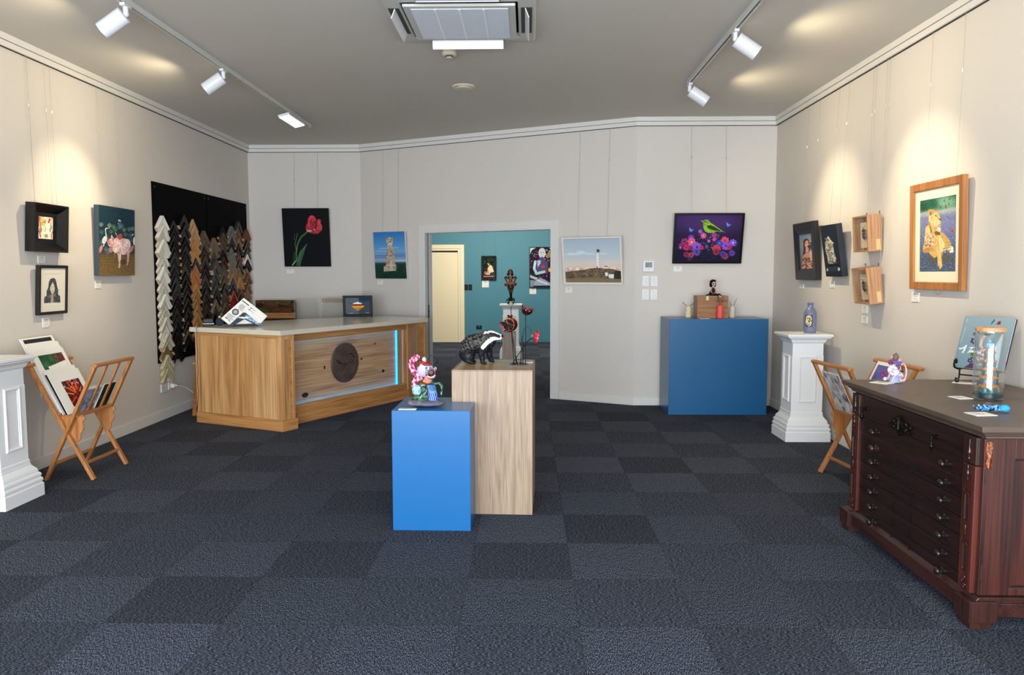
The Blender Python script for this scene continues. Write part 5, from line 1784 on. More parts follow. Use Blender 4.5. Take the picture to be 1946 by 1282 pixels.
for k in range(260):
    x = cv.r.uniform(40, 575); y = cv.r.uniform(330, 640)
    cv.line([(x, y), (x + cv.r.uniform(-6, 6), y - cv.r.uniform(14, 40))], 5, ['8a86b8', '6c6a98', '9c94c0', '585c84', '7c74a8'][k % 5], .6)
cv.dots(900, (40, 600, 570, 1185), (2.5, 6), ['8f9cc0', '39486a', 'b8c4dc', '2c3a54', '6c7ca0', '5c6a5c'], 1, .8)
cv.ell(340, 990, 190, 90, '5c5244', .65, 0, .7)
body = [(175, 470), (165, 560), (110, 640), (105, 760), (85, 840), (90, 890), (190, 900), (260, 980), (300, 960), (310, 1080), (350, 1150), (375, 1110), (365, 960), (390, 880), (440, 860), (520, 880), (540, 830), (500, 790), (480, 720), (400, 620), (350, 590), (350, 500), (355, 400), (330, 340), (300, 290), (250, 270), (190, 250), (168, 290), (175, 370)]
cv.poly(body, 'c8a468')
cv.ell(265, 420, 82, 110, 'd4b27a').ell(300, 480, 50, 60, 'dcc094').ell(192, 300, 26, 46, 'c49a5c', 1, -.2).ell(200, 315, 13, 28, '6a4c2c', 1, -.2)
cv.poly([(130, 520), (200, 460), (230, 600), (150, 760), (108, 700)], 'd8b878').poly([(170, 440), (190, 440), (230, 600), (200, 610)], '8a6a3c')
mk_ = cv.poly(body, 'ffffff', mask=True)
cv.noise(.16, 7, 12, mask=mk_).fur(mk_, 420, 34, 5, ['e8cf9c', 'a07c44', 'd8b474', '86642f', 'f0dcb4'], 1.9, .6, .5)
cv.poly([(260, 590), (330, 575), (350, 640), (270, 640)], '6e5232').poly([(300, 640), (345, 650), (400, 760), (400, 870), (340, 900)], 'e0c690').poly([(340, 620), (400, 620), (480, 730), (495, 810), (450, 810), (380, 720)], 'c09a58')
cv.poly([(230, 640), (320, 640), (330, 860), (250, 850), (200, 780)], 'd2ac68').poly([(80, 850), (180, 810), (230, 880), (110, 910)], 'b98848').poly([(270, 850), (340, 850), (370, 1120), (340, 1150), (305, 1090), (300, 940)], 'd8b678')
cv.poly([(165, 890), (250, 860), (300, 950), (250, 985)], 'cfa866')
for p, w_, c in [([(265, 345), (290, 360)], 9, '3c2814'), ([(280, 340), (305, 380), (335, 400)], 6, '8a6434'), ([(330, 400), (352, 405), (348, 420)], 14, '38281c'), ([(305, 520), (345, 480)], 7, '5a3c24'), ([(230, 380), (240, 480), (270, 560)], 5, 'a07c48'), ([(200, 400), (215, 520)], 6, 'b08a50'), ([(340, 680), (400, 780)], 6, 'f0e0bc'), ([(300, 700), (320, 860)], 5, 'a88450'), ([(270, 700), (280, 840)], 5, 'b08c54'), ([(320, 1090), (330, 1130)], 4, '7a5c34'), ([(345, 1095), (350, 1130)], 4, '7a5c34'), ([(180, 930), (250, 975)], 4, '8a6838'), ([(430, 790), (490, 800)], 8, 'a88048')]:
    cv.line(p, w_, c)
cv.ell(325, 560, 28, 36, 'e8dcc0', .8)
for x, y in ((235, 300), (255, 280), (275, 275), (292, 268), (305, 285), (220, 330), (245, 260)): cv.ell(x, y, 12, 9, 'c89c60').ell(x, y, 5, 5, '7a4a2c')
cv.dots(60, (120, 640, 240, 820), (6, 13), ['e4c8bc', 'b08074', 'f0e0d4', '8a5c50', 'c49a86'], 1.2, .95)
cv.dots(26, (390, 830, 540, 900), (8, 14), ['e4e0d4', 'b8b4a8', '6c6a5c'], 1.1, .95).ell(520, 850, 18, 36, 'e8e0cc')
for x, y in ((405, 130), (482, 105), (472, 180), (350, 220), (430, 235), (425, 205)): cv.ell(x, y, 10, 14, '5a3a28').ell(x + 3, y - 3, 5, 8, 'b0643c')
cv.ell(520, 585, 26, 16, 'c05a34', 1, -.8).ell(520, 585, 12, 6, '3c1c14', 1, -.8).ell(466, 378, 6, 12, '3c3c5c')
ix0, iz0 = -W_ / 2 + .050 + .071, .050 + .073
cv.noise(.10, 60, 100).fur(cv.poly(body, 'ffffff', mask=True), 160, 22, 4, ['f2e2bc', '7a5a30', 'c09858'], 1.8, .8, .45)
cv.mesh('picture', -W_ / 2 + .112, .118, W_ / 2 - .102, H_ - .112, -.0165, a, .4)
MB().tube([(x, -.006, z) for x, z in ((-.03, .01), (-.02, -.025), (.01, -.034), (.04, -.02), (.05, .005))], .0012, 5).build('hanging_cord', CORD, a)

# teal room pictures
W_, H_ = .316, .488
a = art('framed_painting', 'small painting of a seated nude figure in an ornate black frame on the teal wall', 'T', -.973, W_, 1.326, H_, 1.5, .04, cords=(.17, .95))
MB().frame(-W_ / 2, 0, W_ / 2, H_, [(0, 0), (0, -.035), (.012, -.045), (.028, -.036), (.040, -.040), (.044, -.028), (.044, 0)]).build('frame', mat('ornate_black', (.04, .035, .035), .3, noise=.6, nscale=120, bump=1), a)
m = MB()
for k in range(9):
    for z in (.0, H_): m.ell((-W_ / 2 + .02 + k * (W_ - .04) / 8, -.036, z + (.006 if z else -.0) - (.0)), (.016, .010, .010), n=8, m=6)
m.build('frame_crest', mat('ornate_black', 'ffffff'), a)
cv = Cv(60, 90, [(612, 385), (706, 385), (710, 560), (614, 560)], '142018')
cv.noise(.5, 10, 16)
cv.dots(20, (612, 385, 706, 480), (4, 9), ['1c3c24', '0c140e', '2c4c30'], 2)
cv.poly([(655, 470), (665, 440), (685, 450), (705, 505), (700, 520), (668, 520)], 'e8c8a8').ell(660, 445, 9, 11, 'a0603c').line([(655, 470), (652, 530)], 10, 'e0b894').line([(670, 480), (664, 535)], 9, 'eed4b8').poly([(670, 515), (708, 505), (708, 535), (680, 535)], '1c4434').line([(650, 430), (658, 440)], 5, 'e8e0d0')
cv.ell(632, 515, 13, 14, 'a86858').ell(640, 525, 8, 8, 'd8a890').poly([(612, 535), (708, 532), (708, 560), (612, 560)], '5c3428').line([(615, 550), (705, 548)], 5, 'e0d0c0', .7)
cv.mesh('painted_face', -W_ / 2 + .042, .042, W_ / 2 - .042, H_ - .042, -.020, a, .5)
W_, H_ = .530, .850
a = art('framed_painting', 'tall black-framed painting of a blue-grey woman among fruit and flowers, teal wall', 'T', .038, W_, 1.160, H_, 1.5, .045, cords=(.12, .88))
MB().frame(-W_ / 2, 0, W_ / 2, H_, [(0, 0), (0, -.045), (.010, -.045), (.010, -.028), (.012, -.028), (.012, 0)]).build('frame', BLACK, a)
MB().box(-W_ / 2 + .01, -.012, .01, W_ / 2 - .01, -.003, H_ - .01).build('backing', BLACK, a)
cv = Cv(90, 140, [(1030, 286), (1250, 286), (1250, 636), (1030, 632)], '221526')
cv.dots(200, (1030, 290, 1250, 600), (3, 8), ['5a2444', '2c1c3c', '6c3054', '3c1a20', '1a1018', '44506c'], 1.2, .9)
cv.dots(60, (1030, 300, 1250, 610), (3, 6), ['c86a8a', 'd8c8b0', 'a0a0c0', 'c89a50', 'e8d8d0'], 1, .9)
cv.poly([(1030, 286), (1085, 286), (1045, 310), (1030, 345)], 'a8d0dc').poly([(1250, 286), (1200, 286), (1235, 310), (1250, 345)], 'a8d0dc')
cv.ell(1140, 335, 33, 46, 'b8c0c8').ell(1128, 328, 5, 3, '40302c').ell(1152, 328, 5, 3, '40302c').ell(1140, 366, 7, 4, '8a5c5c').line([(1140, 335), (1139, 350)], 3, '8a90a0')
cv.poly([(1125, 372), (1158, 372), (1165, 400), (1195, 420), (1190, 520), (1100, 500), (1088, 450), (1095, 400)], '4c4470').poly([(1095, 400), (1130, 400), (1125, 430), (1100, 460)], 'a8b4c8')
cv.line([(1078, 410), (1068, 470), (1090, 515), (1160, 500)], 24, '9cc0c8').line([(1076, 420), (1070, 470)], 14, 'c0dcdc').ell(1150, 455, 16, 14, 'b83828').ell(1214, 485, 17, 17, 'e8b030').ell(1206, 350, 20, 24, '8a7a48')
cv.line([(1035, 540), (1085, 560)], 22, 'a8b8c0').poly([(1085, 570), (1130, 555), (1215, 600), (1225, 625), (1050, 622)], '8ea0b4').line([(1100, 575), (1190, 610)], 12, 'c4d0d8').poly([(1030, 570), (1075, 575), (1060, 632), (1030, 632)], '7c8a98')
cv.mesh('painted_face', -W_ / 2 + .013, .013, W_ / 2 - .013, H_ - .013, -.026, a, .4)

# title cards beside the works
CARDW = mat('title_card_white', (.90, .89, .86), .6)
CARDT = mat('title_card_text', (.50, .49, .48), .7)


def card(label, side, s0, z1, s1, z0, lift=.0):
    sc = abs(s1 - s0); hc = abs(z1 - z0)
    base = {'L': (Vector((XL, 0, 0)), Vector((0, 1, 0)), PI / 2), 'R': (Vector((XR, 0, 0)), Vector((0, -1, 0)), -PI / 2),
            'BL': (Vector((0, YL, 0)), Vector((1, 0, 0)), 0), 'BR': (Vector((0, YR, 0)), Vector((1, 0, 0)), 0), 'T': (Vector((0, YT, 0)), Vector((1, 0, 0)), 0),
            'M': (Vector((XM1, YL, 0)), Vector((math.cos(MIDROT), math.sin(MIDROT), 0)), MIDROT)}[side]
    p = base[0] + base[1] * ((s0 + s1) / 2)
    p.z = (z0 + z1) / 2
    t = thing('title_card', label, 'label card', p, base[2])
    MB().box(-sc / 2, -.006, -hc / 2, sc / 2, -.0006, hc / 2).build('card', CARDW, t, bevel=.0008)
    m = MB()
    for k, (l, wv, th) in enumerate(((.30, .30, .07), (.14, .46, .03), (-.16, .30, .03))):
        m.box(-sc * wv / 2, -.0066, hc * l - hc * th / 2, sc * wv / 2, -.0059, hc * l + hc * th / 2)
    m.box(sc * .30, -.0066, -hc * .40, sc * .36, -.0059, -hc * .30)
    m.build('printed_lines', CARDT, t)
    return t


for lab, args in {
    'small white title card under the long-haired woman portrait print': ('L', 5.798, 1.127, 5.887, 1.056),
    'small white title card between the deep black frame and the portrait print': ('L', 5.782, 1.595, 5.87, 1.541),
    'small white title card under the pink pig canvas': ('L', 6.536, 1.403, 6.627, 1.337),
    'small white title card under the red tulip canvas': ('BL', -3.183, 1.513, -3.089, 1.462),
    'small white title card under the cheetah canvas': ('M', .258, 1.367, .336, 1.314),
    'small white title card under the lighthouse painting': ('M', 2.941, 1.30, 3.022, 1.236),
    'small white title card under the green bird painting': ('BR', 1.596, 1.536, 1.685, 1.477),
    'small white title card under the dark-framed woman portrait': ('R', -7.739, 1.352, -7.627, 1.307),
    'small white title card under the dark navy canvas': ('R', -6.978, 1.388, -6.875, 1.331),
    'upper of two white title cards under the lower box frame': ('R', -6.289, 1.200, -6.192, 1.140),
    'lower of two white title cards under the lower box frame': ('R', -6.290, 1.117, -6.186, 1.061),
    'small white title card under the lioness picture': ('R', -5.493, 1.324, -5.390, 1.261),
    'cream title card under the ornate black frame on the teal wall': ('T', -.963, 1.309, -.819, 1.162),
    'cream title card under the blue-grey woman painting on the teal wall': ('T', .042, 1.149, .183, 1.020),
}.items():
    card(lab, *args)

# ================================================================== MOULDING SAMPLES
for y0, y1, lab in ((7.602, 8.868, 'near black display board carrying frame corner samples'), (8.892, 10.147, 'far black display board carrying frame corner samples')):
    t = thing('sample_display_board', lab, 'display board', (XL, (y0 + y1) / 2, .571), PI / 2)
    hw = (y1 - y0) / 2
    MB().box(-hw, -.012, 0, hw, -.0005, 1.788).build('board', mat('board_black', (.004, .005, .009), .8, spec=.08), t)
    m = MB()
    for x in (-hw + .05, hw - .03):
        for z in (1.74, .05): m.cyl((x, -.014, z), (x, -.011, z), .006, n=10)
    m.build('screw', mat('brushed_steel', 'ffffff'), t)

RAW = wood('raw_end_grain', 'b08a68', 'dcb89a', 'x', .7, 2, knots=False)
SM = {}


def chevron_mesh(key, w_, d, L, colr, tex, style):
    """mitred corner of picture moulding, point upward, in the local x-z plane, front -y"""
    k = (key, round(w_, 3), round(d, 3), L)
    if k in SM: return SM[k]
    if style == 1: prof = [(0, 0), (0, -d), (w_ * .22, -d), (w_ * .30, -d * .72), (w_ * .75, -d * .60), (w_ * .85, -d * .75), (w_, -d * .7), (w_, 0)]
    elif style == 2: prof = [(0, 0), (0, -d * .7), (w_ * .15, -d * .95), (w_ * .45, -d), (w_ * .8, -d * .7), (w_, -d * .45), (w_, 0)]
    else: prof = [(0, 0), (0, -d), (w_, -d * .86), (w_, 0)]
    m = MB()
    s2 = math.sqrt(.5)
    vs, fs, n = [], [], len(prof)
    for i, y in prof:                      # apex section, mitred
        vs.append((0, y, -i * math.sqrt(2)))
    for sx in (-1, 1):
        for i, y in prof:
            # end section: square cut across the arm
            vs.append((sx * (L * s2 - i * s2), y, -(L * s2 + i * s2)))
    for j in (1, 2):
        for a_ in range(n):
            b_ = (a_ + 1) % n
            fs.append((a_, b_, j * n + b_, j * n + a_))
    m.add(vs, fs)
    m.cur = 1
    k0 = len(m.v)
    m.add(vs[n:2 * n], [tuple(range(n))])
    m.add(vs[2 * n:], [tuple(range(n))])
    if tex:
        mm = mat('moulding_%s' % key, colr, .45, noise=tex, nscale=70)
    else:
        mm = mat('moulding_%s' % key, colr, .38)
    o_ = m.build('frame_corner_sample', [mm, RAW], None)
    me = o_.data
    bpy.data.objects.remove(o_, do_unlink=True)
    SM[k] = me
    return me


PAL = {'white': ((.86, .84, .80), 0), 'offwhite': ((.80, .77, .70), 0), 'distressed_white': ((.78, .76, .68), .35), 'speckled_cream': ((.72, .69, .58), .5), 'cream': ((.76, .70, .54), 0),
       'dull_gold': ((.52, .42, .26), .3), 'black': ((.022, .022, .025), 0), 'gloss_black': ((.012, .012, .014), 0), 'espresso': ((.07, .05, .045), .2), 'walnut': ((.17, .125, .10), .25),
       'maple': ((.72, .55, .38), .12), 'golden_oak': ((.70, .50, .26), .15), 'orange_beech': ((.70, .42, .22), .12), 'tan_oak': ((.58, .40, .22), .2), 'greige': ((.36, .29, .23), .2),
       'taupe': ((.44, .37, .29), .15), 'grey_brown': ((.24, .215, .19), .25), 'slate_grey': ((.20, .195, .19), .15), 'bronze': ((.30, .24, .14), .3), 'red_brown': ((.24, .13, .10), .2),
       'silver': ((.42, .42, .40), .2), 'silver_green': ((.44, .45, .38), .2), 'pale_tan': ((.55, .43, .32), .15), 'navy': ((.07, .06, .20), 0), 'orange': ((.75, .35, .10), 0),
       'crimson': ((.42, .06, .08), 0), 'scarlet': ((.62, .09, .12), 0), 'royal_blue': ((.10, .14, .32), 0), 'copper_brown': ((.42, .25, .14), .2), 'olive': ((.26, .23, .14), .25)}
W5, W3, W4, W7 = .052, .034, .042, .072
cols = [
    (7.735, 2.035, [('white', W5), ('white', W4), ('offwhite', W3), ('white', W7), ('white', W4), ('offwhite', W3), ('white', W7), ('white', W4), ('offwhite', W4), ('white', W4), ('distressed_white', W4), ('distressed_white', W4), ('offwhite', W3), ('white', W5), ('speckled_cream', W7), ('dull_gold', W5), ('speckled_cream', W4), ('cream', W3), ('cream', W4)]),
    (7.990, 2.011, [('espresso', W3), ('black', W4), ('black', W4), ('gloss_black', W4), ('black', W5), ('black', W5), ('espresso', W4), ('black', W4), ('black', W5), ('espresso', W4), ('gloss_black', W4), ('black', W5), ('black', W4), ('espresso', W3), ('gloss_black', W5), ('black', W5), ('black', W5)]),
    (8.233, 2.088, [('black', W5), ('black', W4), ('black', W4), ('gloss_black', W4), ('espresso', W3), ('espresso', W4), ('walnut', W3), ('black', W4), ('gloss_black', W5), ('black', W5), ('black', W4), ('espresso', W4), ('black', W5), ('gloss_black', W4), ('black', W5), ('bronze', W3), ('black', W5)]),
    (8.474, 2.052, [('maple', W5), ('maple', W3), ('maple', W4), ('golden_oak', W7), ('golden_oak', W4), ('black', W3), ('orange_beech', W3), ('orange_beech', W3), ('orange_beech', W4), ('golden_oak', W3), ('tan_oak', W4), ('tan_oak', W4), ('tan_oak', W4), ('golden_oak', W5), ('golden_oak', W7)]),
    (8.731, 1.940, [('greige', W5), ('greige', W4), ('walnut', W5), ('walnut', W4), ('espresso', W3), ('espresso', W4), ('espresso', W5), ('black', W4), ('espresso', W4), ('espresso', W5), ('walnut', W3), ('espresso', W5)]),
    (9.010, 1.874, [('taupe', W5), ('taupe', W4), ('grey_brown', W4), ('grey_brown', W7), ('slate_grey', W4), ('slate_grey', W5), ('slate_grey', W5), ('espresso', W4), ('taupe', W5), ('slate_grey', W5)]),
    (9.276, 2.015, [('espresso', W3), ('bronze', W3), ('olive', W4), ('bronze', W4), ('espresso', W3), ('red_brown', W4), ('grey_brown', W4), ('greige', W5), ('olive', W4), ('espresso', W4), ('grey_brown', W4), ('olive', W4), ('greige', W3), ('bronze', W4)]),
    (9.548, 2.040, [('silver', W3), ('silver', W3), ('slate_grey', W3), ('espresso', W3), ('silver_green', W4), ('silver', W4), ('silver_green', W3), ('pale_tan', W5), ('pale_tan', W4), ('slate_grey', W4), ('navy', W4), ('orange', .014), ('crimson', W5), ('scarlet', W3), ('royal_blue', W5)]),
    (9.776, 2.112, [('slate_grey', W3), ('copper_brown', W4), ('copper_brown', W3), ('dull_gold', W3), ('black', W5), ('red_brown', W3), ('copper_brown', W3), ('red_brown', W4), ('dull_gold', W3), ('dull_gold', W3), ('golden_oak', W3), ('orange_beech', W4), ('olive', W4), ('espresso', W5)]),
    (10.063, 2.031, [('copper_brown', W4), ('copper_brown', W3), ('black', W3), ('silver', .012), ('black', W4), ('white', W4), ('gloss_black', W5), ('pale_tan', W4), ('copper_brown', W3), ('copper_brown', W3), ('copper_brown', W3), ('tan_oak', W3), ('tan_oak', W3), ('copper_brown', W4), ('black', W3), ('black', W4)]),
]
cnames = ['first', 'second', 'third', 'fourth', 'fifth', 'sixth', 'seventh', 'eighth', 'ninth', 'tenth']
rr = random.Random(5)
LR_ = PI / 2
for ci, (yc, ztop, items) in enumerate(cols):
    z = ztop
    for k, (key, w_) in enumerate(items):
        c, tex = PAL[key]
        d = rr.choice([.022, .030, .038]) + (.012 if w_ > .06 else 0)
        L = .180 if w_ < .06 else .188
        st = rr.choice([0, 0, 1, 2])
        me = chevron_mesh(key + '_%d' % st, w_, d, L, c, tex, st)
        o_ = bpy.data.objects.new('frame_corner_sample', me)
        COL.objects.link(o_)
        o_.location = (XL + .0125, yc + rr.uniform(-.006, .006), z)
        o_.rotation_euler = (0, 0, LR_)
        z -= w_ * math.sqrt(2) + rr.uniform(.012, .024)
        nm = key.replace('_', ' ')
        above = items[k - 1][0].replace('_', ' ') if k else None
        below = items[k + 1][0].replace('_', ' ') if k + 1 < len(items) else None
        pos = 'topmost' if k == 0 else ('lowest' if below is None else ['', 'second', 'third', 'fourth', 'fifth', 'sixth', 'seventh', 'eighth', 'ninth', 'tenth', 'eleventh', 'twelfth', 'thirteenth', 'fourteenth', 'fifteenth', 'sixteenth', 'seventeenth', 'eighteenth', 'nineteenth'][k] + ' down')
        tag(o_, '%s frame corner sample, %s in the %s column from left' % (nm, pos, cnames[ci]), 'frame sample', 'frame corner samples on the black boards')

# ================================================================== SCULPTURES AND SMALL THINGS
def segd(P, pts):
    """distance of each 2-d point to a polyline"""
    d = np.full(len(P), 1e9)
    for a, b in zip(pts[:-1], pts[1:]):
        a, b = np.array(a), np.array(b)
        t_ = np.clip(((P - a) @ (b - a)) / ((b - a) @ (b - a) + 1e-12), 0, 1)
        d = np.minimum(d, np.linalg.norm(P - a - t_[:, None] * (b - a), axis=1))
    return d


def mixc(c, m, col):
    m = np.clip(m, 0, 1)[:, None]
    return c * (1 - m) + np.array(hexc(col)) * m


# ---- badger ---------------------------------------------------------------
def K(cx, cy): return ((cx - 560) * .000343, (1172 - cy) * .000343)


def k3(cx, cy, y): a_ = K(cx, cy); return (a_[0], y, a_[1])


bd = thing('badger_sculpture', 'sculpted seated badger with black and white striped face on the tall oak plinth', 'sculpture', (-.300, 4.985, .8850), 0)
pr = []
pr.append(('tube', [k3(240, 1020, .012), k3(300, 900, .012), k3(400, 820, .008), k3(520, 780, .002), k3(640, 740, -.006), k3(740, 690, -.012)], [.030, .058, .066, .060, .050, .038], 20))
pr.append(('ell', k3(290, 960, .014), (.044, .056, .060)))
pr.append(('ell', k3(230, 1010, .012), (.030, .034, .038)))
# haunches and hind feet
for s in (-1, 1):
    pr.append(('ell', k3(320, 1040, .010 + s * .042), (.044, .022, .042)))
    pr.append(('tube', [k3(300, 1110, .010 + s * .048), k3(380, 1145, .010 + s * .050), k3(440, 1158, .008 + s * .050)], [.016, .0125, .010], 10))
    for q in (-1, 0, 1):
        pr.append(('tube', [k3(425, 1158, .008 + s * .050 + q * .007), k3(465, 1164, .008 + s * .050 + q * .010)], [.0055, .0035], 6))
# chest and forelegs
pr.append(('ell', k3(650, 830, -.008), (.042, .040, .052), (0, .3, 0)))
pr.append(('ell', k3(740, 780, -.012), (.034, .032, .042), (0, .5, 0)))
for (ax, ay, bx, by, px_, py_, fx_, y0, y1) in ((560, 900, 590, 1040, 600, 1150, 660, -.034, -.040), (700, 900, 720, 1040, 745, 1130, 800, .022, .026)):
    pr.append(('tube', [k3(ax, ay, y0), k3(bx, by, y0), k3(px_, py_, y1), k3(fx_, py_ + 18, y1 - .002)], [.027, .020, .015, .010], 12))
    for q in (-1.5, -.5, .5, 1.5):
        pr.append(('tube', [k3(fx_ - 15, py_ + 18, y1 + q * .006), k3(fx_ + 22 - abs(q) * 6, py_ + 30, y1 + q * .009)], [.0052, .003], 6))
# head: long wedge muzzle
pr.append(('ell', k3(760, 650, -.012), (.040, .034, .032), (0, .12, 0)))
pr.append(('tube', [k3(780, 655, -.012), k3(860, 660, -.014), k3(930, 668, -.016), k3(962, 672, -.017)], [.031, .024, .015, .0115], 16))
pr.append(('tube', [k3(800, 700, -.012), k3(880, 712, -.014), k3(945, 712, -.016)], [.020, .013, .008], 12))
pr.append(('ell', k3(965, 657, -.017), (.009, .009, .0075)))
pr.append(('ell', k3(655, 650, -.010), (.040, .038, .034)))
for s in (-1, 1):
    pr.append(('ell', k3(675, 600, -.012 + s * .028), (.012, .006, .013), (0, -.4, s * .4)))
    pr.append(('ell', k3(850, 640, -.014 + s * .020), (.006, .004, .005)))
pr.append(('tube', [k3(200, 1090, .03), k3(180, 1040, .03), k3(210, 990, .02)], [.010, .014, .016], 8))


def badger_col(co):
    n = len(co)
    c = np.tile(np.array(hexc('101114')), (n, 1))
    x, y, z = co.T
    back = np.clip((z - (.066 + .30 * (x + .12))) / .02, 0, 1) * (x < .075)
    nz = vn(co, 260, 4)
    c = mixc(c, back, '3d3a36')
    c = mixc(c, back * (nz > .62), '55504a')
    c = mixc(c, (nz < .3) * .8, '0b0b0e')
    c = mixc(c, ((vn(co, 500, 9) > .82) & (back < .5)) * .5, '4a5266')  # bluish flecks paint highlights onto the dark coat
    P_ = np.stack([x, z], 1)
    hp = np.clip((x - .035) / .01, 0, 1) * (z > .145)
    c = mixc(c, hp * .8, '3a3634')
    ya = np.abs(y + .012)
    wave = .0013 * np.sin(x * 420)
    ch = [K(965, 690), K(900, 690), K(830, 695), K(760, 715), K(700, 760), K(650, 810), K(605, 862)]
    c = mixc(c, ((segd(P_, ch) < .0125 + wave) & (ya > .006)) * 1.0, 'f3f3f4')
    top = [K(735, 570), K(800, 560), K(870, 595), K(915, 640), K(930, 660)]
    c = mixc(c, ((segd(P_, top) < .013) & (ya < .024)) * 1.0, 'f5f5f6')
    dk = [K(720, 640), K(800, 625), K(870, 650), K(905, 662)]
    c = mixc(c, ((segd(P_, dk) < .0105) & (ya > .012)) * 1.0, '26221f')
    c = mixc(c, ((np.hypot(x - K(850, 640)[0], z - K(850, 640)[1]) < .004)) * 1.0, '050505')
    er = np.hypot(x - K(668, 592)[0], z - K(668, 592)[1])
    c = mixc(c, ((er < .015) & (ya > .020) & (z > K(0, 612)[1])) * 1.0, 'f0f0f0')
    c = mixc(c, ((np.hypot(x - K(680, 615)[0], z - K(680, 615)[1]) < .0075) & (ya > .02)) * 1.0, '1c1a1a')
    c = mixc(c, ((np.hypot(x - K(972, 656)[0], z - K(972, 656)[1]) < .0105)) * 1.0, '0a0a0c')
    return c


blob('body', pr, .0032, badger_col, bd, 2, .5, coat=.05, mname='glazed_ceramic_badger', disp=(.0010, 260))

# ---- creature on stone (pink, white and blue ceramic) -----------------------
def Q(cx, cy): return ((cx - 600) * .000332, (1090 - cy) * .000330)


def q3(cx, cy, y=0): a_ = Q(cx, cy); return (a_[0], y, a_[1])


cr = thing('ceramic_creature', 'colourful ceramic creature with pink frilled tail on a grey stone base, low blue plinth', 'sculpture', (-.588, 4.475, .692), 0)
blob('stone_base', [('ell', (-.002, .004, .020), (.116, .082, .021)), ('ell', (-.05, .0, .026), (.055, .055, .020)), ('ell', (.06, .0, .020), (.05, .06, .018))], .0045,
     lambda co: mixc(mixc(np.tile(np.array(hexc('625e6c')), (len(co), 1)), vn(co, 60, 1) > .6, '4c5a54'), vn(co, 90, 2) < .3, '7e7284'), cr, 2, .5, disp=(.002, 110))


def frill(co):
    c = np.tile(np.array(hexc('b84878')), (len(co), 1))
    v = vn(co, 240, 5)
    c = mixc(c, v > .55, 'd088a8')
    c = mixc(c, v > .72, 'dcb8c8')
    return mixc(c, v < .28, '8a2048')


fp = [(440, 225), (395, 250), (360, 300), (345, 350), (345, 400), (370, 440), (385, 490), (430, 510), (480, 530), (520, 560), (470, 590), (420, 620), (400, 670), (395, 700)]
pr = []
for i, (a_, b_) in enumerate(fp):
    pr.append(('ell', q3(a_, b_, -.002), (.0185, .016, .0165)))
for i in range(70):
    a_, b_ = fp[i % len(fp)]
    an = random.uniform(0, 6.28); el = random.uniform(-1, 1)
    r_ = .0185
    p = q3(a_, b_)
    pr.append(('ell', (p[0] + r_ * math.cos(an) * math.cos(el), -.002 - r_ * .9 * math.sin(el), p[2] + r_ * math.sin(an) * math.cos(el)), (.0055, .0055, .0035), (random.random() * 3, random.random() * 3, 0), 8, 6))
blob('frilled_tail', pr, .0024, frill, cr, 1, .35, coat=.4)
blob('white_shell', [('ell', q3(440, 800, -.012), (.029, .028, .032))], .003, lambda co: mixc(mixc(np.tile(np.array(hexc('98bcc8')), (len(co), 1)), vn(co, 190, 3) > .62, 'c8d8dc'), vn(co, 210, 8) < .25, '6ca0c0'), cr, 2, .3, coat=.4)
blob('green_rock', [('ell', q3(520, 935, -.014), (.045, .035, .022)), ('ell', q3(420, 960, -.01), (.030, .03, .014)), ('tube', [q3(500, 700, -.012), q3(560, 720, -.026), q3(585, 800, -.036), q3(560, 880, -.04), q3(600, 930, -.03)], [.009, .013, .015, .014, .016], 12)], .003,
     lambda co: mixc(mixc(np.tile(np.array(hexc('4c7058')), (len(co), 1)), vn(co, 200, 3) > .62, '8fb098'), vn(co, 160, 6) < .3, '24382c'), cr, 1, .35, coat=.4, disp=(.002, 200))
blob('green_tendril', [('tube', [q3(700, 690, -.005), q3(780, 685, -.01), q3(840, 680, -.012), q3(875, 720, -.014), q3(885, 780, -.014), q3(868, 850, -.012), q3(868, 910, -.01)], [.006, .006, .007, .0075, .0065, .006, .003], 10)], .0022,
     lambda co: mixc(mixc(np.tile(np.array(hexc('3c7050')), (len(co), 1)), vn(co, 300, 3) > .6, '9cc0a0'), vn(co, 200, 6) < .3, '1c4030'), cr, 1, .35, coat=.4)


def wavec(co):
    x, y, z = co.T
    c = np.tile(np.array(hexc('6c8cc0')), (len(co), 1))
    s = np.sin(x * 560 + 2.2 * np.sin(z * 160))
    low = z < .082
    c = mixc(c, low, '1c34b0')
    c = mixc(c, low & (s > .2), '5080e8')
    c = mixc(c, low & (s > .82), 'b8d0f8')
    c = mixc(c, (~low) & (vn(co, 120, 4) > .55), '3c6a8c')
    c = mixc(c, z > .125, '23355c')
    return c


blob('wave_column', [('tube', [q3(715, 985, -.004), q3(710, 880, -.004), q3(700, 780, -.004), q3(670, 690, -.004)], [.030, .027, .026, .022], 20)], .0028, wavec, cr, 2, .25, coat=.6)
blob('peach_neck', [('ell', q3(630, 640, -.004), (.025, .022, .018)), ('ell', q3(620, 580, -.004), (.018, .018, .016)), ('ell', q3(575, 640, -.006), (.012, .014, .012))], .003, flatcol('b87460', .25), cr, 2, .4)


def arc3_(pts, n=6):
    return [Vector((p[0], p[1], p[2])) for p in [((a[0] * (1 - u) + b[0] * u), (a[1] * (1 - u) + b[1] * u), (a[2] * (1 - u) + b[2] * u)) for a, b in zip(pts[:-1], pts[1:]) for u in [i / n for i in range(n)]] + [pts[-1]]]


def headc(co):
    x, y, z = co.T
    c = np.tile(np.array(hexc('b8b0c0')), (len(co), 1))
    c = mixc(c, vn(co, 150, 2) > .62, 'b8a8c8')
    c = mixc(c, (x > .000) & (vn(co, 230, 7) > .38), '7d8ea0')
    c = mixc(c, (x > .000) & (vn(co, 260, 17) > .66), '3c5468')
    c = mixc(c, (x > .018) & (vn(co, 120, 11) > .5), 'c87880')
    return c


